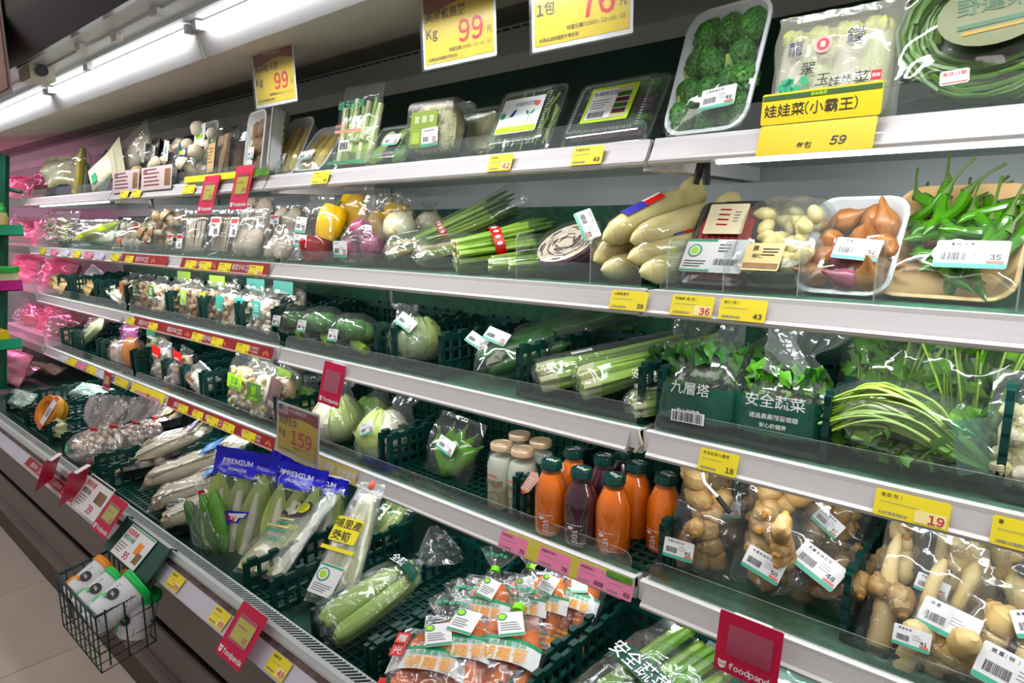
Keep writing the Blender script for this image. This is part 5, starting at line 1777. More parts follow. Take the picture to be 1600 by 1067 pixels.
t = thing('black_mushroom_tray', 'black tray edge with clear film between ivory mushrooms and bell peppers', 'mushrooms', pl(459, 1.07, 2), (R(-38), 0, R(0)))
tray_mb(0.085, 0.135, 0.03, 0.015).build('foam_tray', FOAMK, t)
wrap_mb(0.083, 0.133, 0.01, 4).build('wrap', FILMC, t)

# ---- far end of the second shelf
t = thing('cut_vegetable_bag', 'bag of cut cauliflower and orange carrot pieces beside the mushroom packs', 'vegetables', pl(205, 1.075, 2), (R(-22), 0, R(4)))
CARO = mat('carrot_orange', (0.78, 0.20, 0.03), 0.35, col2=(0.66, 0.14, 0.02), scale=12, stretch=(1, 1, 9), bump=0.25, bscale=40)
for k in range(14):
    MB().blob(0.026, 0.02, 0.024, 1, 0.3, 6, k, 10, 7).build('cut_piece', CREAM if k % 4 else CARO, t, (-0.12 + 0.06 * (k % 5), 0.0, 0.035 + 0.035 * (k // 5)), (0, k, 0))
pillow_mb(0.36, 0.15, 0.07, 3, amp=0.2).build('bag', FILMT, t)
t = thing('cut_vegetable_bag', 'white flat bag with a green melon wedge, beside the shredded cabbage', 'vegetables', pl(143, 1.075, 2), (R(-25), 0, R(4)))
MB().tube([(-0.20, -0.01, 0.03), (-0.05, -0.02, 0.05), (0.12, 0, 0.10), (0.2, 0, 0.13)], [0.010, 0.028, 0.026, 0.008], 9).build('green_wedge', mat('lime_green_rind', (0.42, 0.50, 0.06), 0.4, var=0.3), t)
MB().blob(0.2, 0.03, 0.045, 0.9, 0.1, 3, 4, 16, 9).build('white_flesh', CREAM, t, (0, 0.02, 0.07))
pillow_mb(0.48, 0.145, 0.08, 6, amp=0.25).build('bag', FILMC, t)
t = thing('cut_vegetable_bag', 'frilly clear bag of shredded pale cabbage at the far end of the second shelf', 'vegetables', pl(88, 1.075, 2), (R(-12), 0, R(8)))
mb = MB()
rnd = random.Random(5)
for k in range(60):
    x, z = rnd.uniform(-.15, .15), rnd.uniform(0.02, 0.13)
    mb.tube([(x, rnd.uniform(-.03, .02), z), (x + rnd.uniform(-.03, .03), rnd.uniform(-.035, .02), z + 0.012), (x + rnd.uniform(-.06, .06), rnd.uniform(-.03, .02), z)], 0.004, 4, k % 2)
mb.build('shredded_cabbage', [PALE, CREAM], t)['kind'] = 'stuff'
pillow_mb(0.38, 0.185, 0.09, 8, amp=0.3).build('bag', FILMC, t)
settle()
# ================================================================ goods: third shelf
CEL = mat('celery_green', (0.38, 0.57, 0.13), 0.35, col2=(0.26, 0.45, 0.07), scale=14, stretch=(14, 14, 0.6), bump=0.3, bscale=30)
CELB = mat('celery_base', (0.66, 0.68, 0.42), 0.4, col2=(0.55, 0.58, 0.28), scale=14, stretch=(6, 6, 1))
CUC = mat('cucumber_green', (0.035, 0.14, 0.03), 0.3, col2=(0.02, 0.08, 0.015), scale=18, bump=0.3, bscale=60)
BROC = mat('broccoli_green', (0.10, 0.26, 0.06), 0.5, col2=(0.04, 0.14, 0.03), scale=90, bump=1.0, bscale=220)
GPRINT = mat('deep_green_print', (0.004, 0.085, 0.055), 0.35, var=0.1)
TEAL = mat('teal_print', (0.08, 0.42, 0.33), 0.4, var=0.05)
CIL = mat('cilantro_leaf', (0.10, 0.29, 0.03), 0.4, col2=(0.05, 0.17, 0.015), scale=30, bump=0.2)
CIL2 = mat('cilantro_leaf_pale', (0.20, 0.40, 0.06), 0.4, col2=(0.12, 0.28, 0.03), scale=30)
CILS = mat('cilantro_stem', (0.30, 0.46, 0.09), 0.35, col2=(0.22, 0.36, 0.05), scale=14)
BAS = mat('basil_leaf', (0.05, 0.15, 0.03), 0.4, col2=(0.025, 0.08, 0.015), scale=30, bump=0.2)
LETT = mat('lettuce_pale', (0.55, 0.63, 0.28), 0.4, col2=(0.40, 0.52, 0.16), scale=14, bump=0.5, bscale=34)
LETD = mat('lettuce_green', (0.28, 0.44, 0.12), 0.4, col2=(0.18, 0.33, 0.07), scale=14, bump=0.5, bscale=34)


def goods(label, px, Y, lv, w, h, d, rot=(0, 0, 0), pieces=None, n=8, film_=None, patch=None, name='bagged_vegetables', cat='vegetables', grp=None, seed=1, dz=0.0, size=0.026, stk=None, piece='vegetable_piece', off=(0, 0, 0), seam=0.06, amp=0.18, taper=0.0, stuff=False):
    """A flat-sealed bag with loose pieces inside and an optional printed patch: patch=(w,h,z,material,text,ink)."""
    t = thing(name, label, cat, pl(px, Y, lv, dz), tuple(R(a) for a in rot), grp)
    ms = pieces if isinstance(pieces, (list, tuple)) else [pieces]
    rnd = random.Random(seed)
    if stuff:
        mb = MB()
        for k in range(n):
            mb.blob(size, size * .8, size * .9, 1, 0.25, 4, k, 8, 5, k % len(ms), Matrix.Translation((rnd.uniform(-w * .38, w * .38), rnd.uniform(-d * .35, d * .1), rnd.uniform(0.02, h * .72))))
        mb.blob(w * .42, d * .28, h * .38, 0.7, 0.06, 3, seed, 14, 9, 0, Matrix.Translation((0, 0.004, h * .42)))
        mb.build(piece, list(ms), t)['kind'] = 'stuff'
    else:
        me = [MB().blob(size, size * 0.8, size, 1.0, 0.25, 3, seed + k, 12, 8).mesh(piece, ms[k % len(ms)]) for k in range(max(3, len(ms)))]
        nx = max(1, int(round(sqrt(n * w / max(h * .75, 0.02)))))
        for k in range(n):
            i, j = k % nx, k // nx
            x = (-0.5 + (i + 0.5) / nx) * (w - size) * .86 + rnd.uniform(-.2, .2) * size
            z = size * .9 + j * size * 1.5
            put(piece, me[k % len(me)], t, (x, rnd.uniform(-.3, .1) * d * .4, min(z, h * .8)), (rnd.uniform(-1, 1), rnd.uniform(-2, 2), rnd.uniform(-1, 1)), scale=rnd.uniform(.9, 1.2))
    pillow_mb(w, h, d, seed, amp=amp, top_flat=seam, taper=taper).build('bag', film_ or FILM, t)
    if patch:
        pw, ph, pz, pm, tx, ink = patch

        def pr(mb, y):
            if tx:
                mb.text(tx, min(ph * .55, pw * .9 / max(1, len(tx))), 0, -ph * .12, y, 1, 'C')
            bars(mb, -pw * .3, -ph * .46, pw * .6, ph * .18, y, 1, seed)
        card(t, 'printed_patch', pw, ph, pm, (off[0], -d * 0.53 + off[1], pz), (R(3), 0, 0), prints=pr, mats=[ink])
    if stk:
        sticker(t, stk[0], (stk[1], -d * 0.55, stk[2]), (0, R(stk[3] if len(stk) > 3 else 0), 0), stk[4] if len(stk) > 4 else '39')
    return t


# crates of the third shelf: (front-wall photo columns, label)
def bins(lv, Y, spec, h, depth=0.33):
    for a, b, lab in spec:
        x0, x1 = x_at(a, Y, DECK[lv]), x_at(b, Y, DECK[lv])
        crate(lab, min(x0, x1), max(x0, x1), Y, Y + depth, DECK[lv] + 0.001, h)


bins(3, 1.05, ((1550, 1760, 'dark green crate beside the stem bag of coriander, by the shredded noodle bag'),), 0.15)
bins(3, 1.045, ((1024, 1290, 'dark green crate holding the green printed basil bags'), (806, 1002, 'dark green crate holding the celery bunches'),
                (612, 690, 'dark green crate holding the film wrapped cabbage'), (434, 590, 'dark green crate holding the three wrapped broccoli heads')), 0.105)
bins(3, 1.05, ((377, 428, 'dark green crate of white beech mushrooms with teal labels'), (318, 371, 'dark green crate of mushrooms with lime labels'), (266, 313, 'dark green crate of brown mushrooms with lime corners'), (206, 262, 'dark green crate of tan mushrooms with a green label'),
               (158, 198, 'empty looking dark crate at the mushroom bay corner of the third shelf'), (112, 150, 'dark crate with tan packs in the far bay of the third shelf'), (92, 108, 'narrow dark crate behind the pointed kraft bag')), 0.105)

# ---- coriander bag with long stems
t = thing('bagged_coriander', 'clear bag of coriander lying sideways, long stems over dark leaves, tied at its neck', 'herbs', pl(1405, 1.085, 3), (R(-8), 0, R(0)))
rnd = random.Random(31)
for k in range(84):
    z0, y0 = rnd.uniform(0.045, 0.095), rnd.uniform(-0.045, 0.0)
    x1 = rnd.uniform(-0.02, 0.03)
    pts = [(-0.10 + rnd.uniform(-.01, .02), y0, z0 * 0.9), (-0.05, y0 - 0.008, z0 + rnd.uniform(0.012, 0.035)), (x1, y0 - 0.010, z0 + rnd.uniform(0.012, 0.03)), (0.07, y0 * 0.8, z0 * 0.7), (0.108, y0 * 0.6, 0.018 + z0 * 0.12)]
    pts = smooth(pts)
    MB().tube(pts, [0.0017 + 0.0016 * i / (len(pts) - 1) for i in range(len(pts))], 5).build('coriander_stem', CILS, t)
leaf_cluster(260, 0.100, 0.050, 0.080, 0.026, 0.028, 4).build('coriander_leaves', [CIL, CILS, CIL2], t, (0, 0.0, 0.012))['kind'] = 'stuff'
sk = MB()
n = 26
rings = []
for x, rz, ry, zc in ((0.125, 0.018, 0.025, 0.03), (0.115, 0.034, 0.045, 0.036), (0.07, 0.055, 0.056, 0.052), (0.0, 0.066, 0.060, 0.063), (-0.06, 0.060, 0.056, 0.064), (-0.098, 0.034, 0.034, 0.072), (-0.116, 0.010, 0.010, 0.080)):
    rings.append([(x, ry * cos(2 * pi * k / n) * (1 + 0.10 * noise.noise((k * .8, x * 30, 1))), zc + rz * sin(2 * pi * k / n) * (1 + 0.10 * noise.noise((k * .8, x * 30, 2)))) for k in range(n)])
sk.loft(rings, 0, True, False)
sk.build('bag', FILM, t)
MB().tube([(-0.113, 0, 0.079), (-0.122, 0, 0.083)], [0.012, 0.012], 10).build('neck_tape', mat('milky_tape', (0.66, 0.68, 0.66), 0.35), t)
fan = MB()
rings = []
for q, r in ((0, 0.011), (0.35, 0.030), (0.7, 0.050), (1.0, 0.066)):
    rings.append([(-0.120 - 0.085 * q, r * 0.5 * cos(2 * pi * k / 28) * (1 + 0.3 * (k % 2)), 0.083 + 0.055 * q + r * sin(2 * pi * k / 28) * (1 + 0.22 * (k % 2))) for k in range(28)])
fan.loft(rings, 0, False, False)
fan.build('ruffled_mouth', FILMC, t)
card(t, 'green_print', 0.045, 0.075, FILMG, (0.088, -0.045, 0.055), (0, R(-14), R(30)))
for k, (lab, px, Y, w, sd) in enumerate((('upright bag of leafy coriander standing behind the tied coriander bag', 1392, 1.23, 0.17, 5), ('upright coriander bag with a barcode and green print beside the dark crate', 1515, 1.20, 0.17, 6))):
    t = thing('bagged_coriander', lab, 'herbs', pl(px, Y, 3), (R(-4), 0, R(6 * k)))
    leaf_cluster(240, w * 0.46, 0.055, 0.175, 0.034, 0.036, sd).build('coriander_leaves', [CIL, CILS, CIL2], t, (0, 0, 0.02))['kind'] = 'stuff'
    rnd = random.Random(sd)
    for q in range(6):
        x = rnd.uniform(-w * .3, w * .3)
        MB().tube(smooth([(x * 0.4, -0.02, 0.0), (x * 0.8, -0.05, 0.10), (x * 1.6, -0.05, 0.19)]), 0.0020, 5).build('coriander_stem', CILS, t)
    pillow_mb(w * 1.1, 0.215, 0.13, sd, amp=0.14).build('bag', FILM, t)
    if k:
        card(t, 'barcode_label', 0.040, 0.034, PAPER, (0.05, -0.072, 0.055), prints=lambda mb, y: bars(mb, -0.016, -0.012, 0.032, 0.022, y, 1, 5), mats=[INK])
        card(t, 'green_print', 0.07, 0.05, FILMG, (0.05, -0.070, 0.09), (0, R(8), 0))


# ---- green printed basil and herb bags
def herb_bag(label, px, Y, rx, h, words, sub, leaf, seed, lean=(0.0, 0.02), yaw=0, barcode=False, neck=0.70):
    t = thing('bagged_herbs', label, 'herbs', pl(px, Y, 3), (R(-5), 0, R(yaw)))
    leaf_cluster(260, rx * 0.80, 0.046, h * neck * 0.74, 0.029, 0.038, seed).build('herb_leaves', [leaf, CILS, VEGX], t, (0, 0, 0.012))['kind'] = 'stuff'
    sack_mb(rx, 0.062, h, neck, 0.13, 0.62, seed, e=0.8, lean=lean).build('bag', FILM, t)
    # printed band follows the bag front
    mb = MB()
    nx, z0, z1 = 12, 0.012, h * 0.36
    vs, fs = [], []
    for j in range(3):
        for i in range(nx + 1):
            a = R(200 + 140 * i / nx)
            c, s = cos(a), sin(a)
            vs.append((math.copysign(abs(c) ** .8, c) * rx * 1.05, math.copysign(abs(s) ** .8, s) * 0.067, z0 + (z1 - z0) * j / 2))
    for j in range(2):
        for i in range(nx):
            q = j * (nx + 1) + i
            fs.append((q, q + 1, q + nx + 2, q + nx + 1))
    mb.add(vs, fs, 0)
    mb.build('printed_band', film('green_print_film_' + ('a' if barcode else 'b'), (0.05, 0.26, 0.17), 0.45, 0.12, 0.5, 24, 0.06, milk=(0.02, 0.19, 0.125), creases=0.2), t)
    mb = MB()
    mb.text(words, 0.0235, 0, h * 0.30, 0, 0, 'C')
    mb.text(sub, 0.0095, 0, h * 0.20, 0, 0, 'C')
    mb.text('安心的健康', 0.0085, 0, h * 0.13, 0, 0, 'C')
    if barcode:
        mb.quad(-0.030, 0.030, 0.010, 0.030, 0, 0)
        bars(mb, -0.027, 0.012, 0.054, 0.016, -0.0006, 1, 7)
    mb.build('bag_lettering', [WINK, INK], t, (0, -0.0725, 0), smooth=False)
    return t


herb_bag('clear bag of dark basil with white characters and a barcode at its foot', 1098, 1.095, 0.082, 0.205, '九層塔', '', BAS, 7, (0.03, 0.03), 2, True, 0.84)
herb_bag('green printed bag with ruffled clear top between the basil and the coriander', 1222, 1.10, 0.078, 0.20, '安全蔬菜', '通過農藥殘留檢驗', CIL, 8, (0.05, 0.03), 4, False, 0.70)
herb_bag('dark green printed herb bag against the crate wall at the basil, half hidden', 1045, 1.16, 0.06, 0.18, '安全蔬菜', '通過農藥殘留檢驗', BAS, 9, (0.03, 0.03), -4)
herb_bag('herb bag with crumpled silvery neck behind the green printed bag', 1180, 1.22, 0.075, 0.225, '安全蔬菜', '履歷', BAS, 10, (0.03, 0.02), 4)
goods('corner bag of pale shredded strips with a dark red label, hung over the front fence', 1652, 1.075, 3, 0.17, 0.17, 0.06, (-10, 0, 4), [SPROUT, CREAM], 40, FILM, (0.05, 0.10, 0.075, mat('wine_red_label', (0.20, 0.015, 0.03), 0.4), '菇', WINK), 'bagged_noodles', 'packaged food', None, 5, 0.0, 0.013, stuff=True, piece='shredded_strips', off=(0.02, 0, 0))


# ---- celery
def celery(label, px, Y, L, R_, n, pitch, yaw, dz=0.0, seed=0, film_=None, stk=None):
    t = thing('bagged_celery', label, 'vegetables', pl(px, Y, 3, dz), (R(pitch), 0, R(yaw)))
    rnd = random.Random(seed)
    for k in range(n):
        q = sqrt((k + 0.5) / n)
        a = k * 2.4 + seed
        x, y = R_ * q * cos(a), R_ * 0.72 * q * sin(a)
        mb = MB()
        rings = []
        for z, s, sp in ((0.0, 0.85, 1.0), (L * .12, 1.0, 1.0), (L * .5, 0.72, 0.85), (L, 0.55, 0.95)):
            ring = []
            for j in range(9):
                b = 2 * pi * j / 9
                rr_ = (0.0125 + 0.001 * (j % 2)) * s * (1 if sin(b - a) < 0.6 else 0.7)
                ring.append((x * sp + rr_ * cos(b), y * sp + rr_ * 0.75 * sin(b), z + rnd.uniform(-.002, .002)))
            rings.append(ring)
        mb.loft(rings, 0)
        for q2 in range(9):
            mb.m[q2] = 1
        mb.build('celery_stalk', [CEL, CELB], t)
    mb = MB()
    for r, zz in ((R_ * 1.0, -0.01), (R_ * 1.30, 0.01), (R_ * 1.25, L * .5), (R_ * 1.15, L * 1.0)):
        pass
    mb.loft([[(r * cos(2 * pi * k / 20) * (1 + 0.06 * (k % 2)), 0.76 * r * sin(2 * pi * k / 20) * (1 + 0.06 * (k % 3)), zz) for k in range(20)] for r, zz in ((R_ * 0.7, -0.014), (R_ * 1.32, 0.004), (R_ * 1.28, L * .5), (R_ * 1.2, L))], 0, True, False)
    mb.build('bag', film_ or FILM, t)
    if stk:
        sticker(t, 0.045, (0.0, -R_ * 0.98, stk), (0, R(90), 0), '49', '西芹')
    return t


celery('large pale green celery bunch in film, its cut base nearest the shelf edge', 903, 1.055, 0.30, 0.041, 13, -76, -44, 0.0, 1)
celery('celery bunch in crumpled film beside the crate wall, white label strip on top', 842, 1.07, 0.32, 0.038, 12, -78, -46, 0.0, 2, FILMC, 0.10)
celery('short celery stump bag tucked against the basil crate', 985, 1.05, 0.20, 0.026, 8, -80, -50, 0.0, 3, FILMC, 0.06)

# ---- cucumbers, cabbage, broccoli
cuc = MB().tube([(0, 0, 0), (0, 0, 0.008), (0.002, 0, 0.05), (0.003, 0, 0.12), (0.0, 0, 0.18), (0, 0, 0.19)], [0.006, 0.015, 0.0195, 0.0195, 0.014, 0.004], 12).mesh('cucumber', CUC)
for k, (lab, px, Y, dz, yaw, nn) in enumerate((('film bag of dark cucumbers with two price stickers, by the celery crate', 742, 1.065, 0.0, -48, 4), ('second cucumber bag deeper on the shelf, between the crates', 800, 1.22, 0.02, -48, 3), ('cucumber tips showing under the second shelf lip behind the celery crate', 868, 1.30, 0.05, -48, 3))):
    t = thing('bagged_cucumbers', lab, 'vegetables', pl(px, Y, 3, dz), (R(-74), 0, R(yaw)))
    for i in range(nn):
        put('cucumber', cuc, t, ((i % 2 - 0.5) * 0.042, (i // 2 - 0.5) * 0.032, 0.008 * i), (0.06 * (-1) ** i, 0.08 * (-1) ** i, i))
    pillow_mb(0.118, 0.23, 0.085, 50 + k, amp=0.2).build('bag', FILM, t, (0, 0, -0.01))
    if k == 0:
        for w_, lc, a in ((0.062, (0.012, -0.056, 0.062), 70), (0.055, (-0.03, -0.052, 0.012), 80)):
            o = sticker(t, w_, lc, (0, 0, 0), '39', '小黃瓜')
            o.rotation_euler = (t.rotation_euler.to_matrix().inverted() @ Euler((R(-44), R(a - 55), R(8))).to_matrix()).to_euler()


def cabbage(t, r, m, seed, flat=0.9, cone=0.0):
    mb = MB()
    mb.blob(r, r, r * flat, 1, 0.10, 4, seed, 26, 18, 0, None, lambda p: Vector((p.x * (1 - cone * max(0, p.z)), p.y * (1 - cone * max(0, p.z)), p.z)))
    mb.build('cabbage_heart', m, t, (0, 0, r * flat))
    for k in range(10):
        a = k * 0.9 + seed
        vs, fs = [], []
        n1 = 9
        for j in range(n1):
            ph = -1.2 + 2.4 * j / (n1 - 1)
            for i in range(n1):
                th = a + (-0.6 + 1.2 * i / (n1 - 1)) * (1 - 0.25 * j / (n1 - 1))
                edge = max(abs(i / (n1 - 1) - 0.5) * 2, j / (n1 - 1)) ** 3
                q = 1.03 + 0.018 * (k % 3) + 0.05 * edge + (0.035 + 0.06 * edge) * noise.noise((i * 0.9, j * 0.9, k)) + 0.025 * math.exp(-((i - 4) * 1.4) ** 2)
                sh = 1 - cone * max(0, sin(ph))
                vs.append((r * q * cos(ph) * cos(th) * sh, r * q * cos(ph) * sin(th) * sh, r * flat * (1 + q * sin(ph))))
        for j in range(n1 - 1):
            for i in range(n1 - 1):
                b = j * n1 + i
                fs.append((b, b + 1, b + n1 + 1, b + n1))
        MB().add(vs, fs).build('cabbage_leaf', (m, LETT, CREAM if m is LETT else m)[k % 3], t)


t = thing('wrapped_cabbage', 'green cabbage in shiny wrinkled film with white sticker, inside its own crate', 'vegetables', pl(648, 1.125, 3), (R(-6), 0, R(-6)))
cabbage(t, 0.066, mat('cabbage_green', (0.42, 0.52, 0.30), 0.45, col2=(0.28, 0.40, 0.17), scale=12, bump=0.4), 3)
sack_mb(0.077, 0.073, 0.15, 0.88, 0.3, 0.42, 6, e=0.9, lean=(-0.02, -0.03)).build('bag', FILMC, t)
sticker(t, 0.06, (0.034, -0.058, 0.108), (R(-30), R(24), R(12)), '45', '高麗菜')
t = thing('wrapped_cabbage', 'small crumpled film knot of a second wrapped cabbage at the crate corner', 'vegetables', pl(622, 1.12, 3), (0, 0, 0))
cabbage(t, 0.028, VEGM, 4)
sack_mb(0.030, 0.03, 0.10, 0.7, 0.3, 0.6, 8).build('bag', FILMC, t)
for k, (lab, px, Y, s) in enumerate((('first film wrapped broccoli head from the crate wall, sticker on its side', 462, 1.09, 0.95), ('middle film wrapped broccoli head of three, with a pale sticker', 503, 1.085, 1.05), ('third film wrapped broccoli head, paler, stalk end pointing to the empty crate floor', 548, 1.075, 1.0))):
    t = thing('wrapped_broccoli', lab, 'vegetables', pl(px, Y, 3), (R(-16), 0, R(6)), 'wrapped broccoli heads')
    s *= 1.22
    for i in range(12):
        a = i * 2.4
        q = sqrt((i + .5) / 12) * 0.038 * s
        MB().blob(0.021 * s, 0.021 * s, 0.021 * s, 1, 0.22, 5, i + k, 14, 9).build('broccoli_floret', BROC, t, (q * cos(a), q * sin(a) * 0.8, 0.050 * s + 0.012 * cos(q * 30)))
    MB().tube([(0.012, 0, 0.035), (0.03, -0.01, 0.022), (0.055 + 0.02 * (k == 2), -0.02, 0.014)], [0.02, 0.016, 0.013], 9).build('broccoli_stalk', VEGL, t)
    MB().blob(0.063 * s, 0.054 * s, 0.048 * s, 0.9, 0.10, 4, k, 20, 12).build('wrap', FILM, t, (0.004, 0, 0.047 * s))
    sticker(t, 0.038, (-0.025 + 0.006 * k, -0.0545 * s, 0.05 - 0.008 * (k == 2)), (0, 0, 0), '45', '青花菜', 0.9)

# ---- bags of beech mushrooms in the crates
BEECH = mat('beech_mushroom_cap', (0.40, 0.28, 0.18), 0.5, col2=(0.27, 0.17, 0.10), scale=20)
k = 0
for lab, px, Y, m, pm, tx, w in (
        ('bag of white beech mushrooms with a teal label, against the broccoli crate', 418, 1.085, (MUSHW, CREAM), TEAL, '白', 0.13), ('second bag of white beech mushrooms with teal label in the same crate', 391, 1.10, (MUSHW, CREAM), TEAL, '白', 0.13),
        ('bag of beech mushrooms with lime label, half behind a crate wall', 360, 1.085, (MUSHW, MUSH), TEAL, '鴻', 0.12), ('bag of brown beech mushrooms with a large square lime label', 333, 1.10, (BEECH, MUSH), LIME, '菇', 0.14),
        ('bag of brown mushrooms with a tall lime label beside the crate wall', 303, 1.085, (BEECH, MUSHB), LIME, '菇', 0.12), ('bag of tan brown mushrooms with pale ruffled top', 280, 1.10, (BEECH, MUSH), None, '', 0.13),
        ('bag of mushrooms with white and green label, third crate', 252, 1.085, (MUSHW, MUSH), VEGM, '菇', 0.12), ('bag of tan mushrooms with a mid green label, beside the crate of brown ones', 226, 1.09, (MUSH, BEECH), VEGM, '金', 0.17),
        ('narrow pack with an orange stripe at the first crate of the mushroom bay', 206, 1.085, (MUSH, MUSHW), mat('orange_label', (0.75, 0.25, 0.03), 0.45), '', 0.08)):
    goods(lab, px, Y, 3, w, 0.158, 0.085, (-8, 0, 0), list(m), 46, FILM, (0.05, 0.055, 0.088, pm, tx, WINK) if pm else None, 'bagged_mushrooms', 'mushrooms', 'mushroom bags in crates', k, 0.0, 0.013, stuff=True, piece='mushroom_cluster', amp=0.25)
    k += 1
for lab, px, Y, m in (('rear bag with bright lime print under the price rail, behind the tan mushrooms', 300, 1.24, LIME), ('rear mushroom bag with bright lime top behind the square lime label', 352, 1.22, LIME), ('rear bag with teal printed top behind the white mushrooms', 412, 1.24, TEAL), ('rear bag with teal top reaching into the broccoli crate', 455, 1.25, TEAL)):
    goods(lab, px, Y, 3, 0.16, 0.18, 0.08, (-8, 0, 0), [MUSHW], 30, FILM, (0.13, 0.045, 0.14, m, '', WINK), 'bagged_mushrooms', 'mushrooms', 'mushroom bags in crates', k, 0.0, 0.014, stuff=True, piece='mushroom_cluster', amp=0.25)
    k += 1
for lab, px, Y, m, w, h in (('pointed kraft paper bag at the far end of the third shelf', 86, 1.06, KRAFT, 0.30, 0.075), ('tan packet inside the far crate of the third shelf', 128, 1.12, KRAFT, 0.26, 0.08), ('silver foil bag under the second shelf, far bay', 133, 1.16, mat('silver_foil', (0.6, 0.6, 0.62), 0.25, metal=0.6, var=0.4, scale=14, bump=0.8), 0.26, 0.14), ('pale packet lying in the corner crate', 178, 1.10, CREAM, 0.22, 0.06)):
    t = thing('food_packet', lab, 'packaged food', pl(px, Y, 3), (R(-30), R(8), R(-6)))
    pillow_mb(w, h, 0.05, len(lab), amp=0.2).build('packet', m, t)
settle()
# ================================================================ goods: lowest raised shelf
GING = mat('ginger_tan', (0.44, 0.30, 0.145), 0.5, col2=(0.30, 0.185, 0.08), scale=30, bump=0.4, bscale=70)
GINW = mat('pale_ginger', (0.72, 0.60, 0.34), 0.45, col2=(0.62, 0.44, 0.20), scale=14, bump=0.3, bscale=40)
GINK = mat('ginger_bud_brown', (0.42, 0.22, 0.07), 0.5, var=0.4, scale=20, bump=0.3)
GPEP = mat('green_pepper', (0.12, 0.30, 0.03), 0.18, col2=(0.07, 0.20, 0.015), scale=7, coat=0.4)
JUO = mat('orange_juice', (0.84, 0.215, 0.02), 0.18, var=0.04, scale=6, coat=0.6)
JUD = mat('beet_juice', (0.055, 0.012, 0.025), 0.15, var=0.1, scale=6, coat=0.6)
LIDG = mat('dark_green_cap', (0.004, 0.035, 0.028), 0.22, var=0.05, coat=0.3)
JWH = mat('cloudy_white_drink', (0.60, 0.62, 0.52), 0.35, var=0.1, scale=12)
JSED = mat('jar_sediment', (0.42, 0.40, 0.26), 0.45, var=0.3, scale=40, bump=0.3)
LIDS = mat('tan_metal_lid', (0.56, 0.42, 0.28), 0.35, metal=0.4, var=0.08)
GLASS = clear('bottle_glass', (0.99, 0.99, 0.99), 0.004, 0.045, 0.04)
LEEK = mat('leek_green', (0.17, 0.36, 0.06), 0.3, col2=(0.10, 0.26, 0.03), scale=12, stretch=(16, 16, .5), bump=0.2)


def ginger_mesh(seed, s=1.0, m=(GING, GINK), arms=5, thick=0.019, ringed=True):
    """Branching rhizome: stubby lobes off a bent main body."""
    rnd = random.Random(seed)
    mb = MB()
    p = Vector((0, 0, 0.012))
    d = Vector((rnd.uniform(-.2, .2), 0, 1)).normalized()
    spine = []
    for k in range(arms):
        L = rnd.uniform(0.030, 0.045)
        q = p + d * (L + 0.012)
        r = thick * rnd.uniform(0.8, 1.15)
        pts, rad = [], []
        for i in range(8):
            t = i / 7
            pts.append(p + (q - p) * t + Vector((0, 0.002 * sin(t * 9), 0)))
            rad.append(r * (0.30, 0.78, 1.0, 1.04, 1.0, 1.02, 0.84, 0.32)[i] * (1 + (0.05 if ringed and i % 2 else 0)))
        mb.tube(pts, rad, 13, 0)
        spine.append((p, q, r))
        if k:
            a = (p + q) / 2
            e = Vector((rnd.choice((-1, 1)) * rnd.uniform(.7, 1), rnd.uniform(-.5, .1), rnd.uniform(-.2, .5))).normalized()
            l2 = rnd.uniform(0.022, 0.036)
            mb.tube([a, a + e * l2 * .4, a + e * l2 * .8, a + e * l2], [r * .85, r * .9, r * .75, r * .3], 9, 0)
            mb.tube([a + e * (l2 - 0.001), a + e * (l2 + 0.004)], [r * .42, r * .28], 7, 1)
        p = q - d * 0.016
        d = (d + Vector((rnd.uniform(-.7, .7), rnd.uniform(-.2, .2), rnd.uniform(-.1, .2)))).normalized()
    mb.tube([p, p + d * 0.008], [thick * .6, thick * .35], 8, 1)
    mb.v = [tuple(Vector(v) * s) for v in mb.v]
    return mb.mesh('ginger_root', list(m))


GR = [ginger_mesh(i) for i in range(4)]
GW = [ginger_mesh(10 + i, 1.0, (GINW, GINK), 3, 0.0165) for i in range(4)]
GLONG = []
for i in range(3):
    mb = MB()
    rnd = random.Random(i)
    pts, rad = [], []
    for k in range(18):
        t = k / 17
        pts.append((0.008 * sin(t * 4 + i), 0.003 * sin(t * 7), 0.19 * t))
        rad.append((0.0155 + 0.004 * sin(t * 5 + i)) * (1.04 if k % 2 else 0.96) * (1 - 0.25 * t) * (0.35 if k == 17 else 0.8 if k == 16 else 1))
    mb.tube(pts, rad, 10, 0)
    mb.tube([(pts[0][0], 0, -0.004), (pts[0][0], 0, 0.006)], [0.010, 0.0165], 9, 1)
    GLONG.append(mb.mesh('young_ginger', [GINW, GINK]))


def root_bag(label, px, Y, w, h, rot, items, seed, stk=None, dz=0.0, name='bagged_ginger', film_=None, d=0.085):
    t = thing(name, label, 'vegetables', pl(px, Y, 4, dz), tuple(R(a) for a in rot), 'ginger bags')
    for me, x, y, z, a, s in items:
        put(me.name.split('.')[0], me, t, (x, y + 0.012, z), (0.1, R(a), 0.3 * x * 100), scale=s)
    pillow_mb(w, h, d, seed, amp=0.22, nx=16, nz=18).build('bag', film_ or FILM, t)
    for q in (stk or ()):
        sticker(t, q[0], (q[1], -d * 0.66, q[2]), (R(-4), R(q[3]), 0), q[4], q[5] if len(q) > 5 else '老薑有機蔬菜', 0.6)
    return t


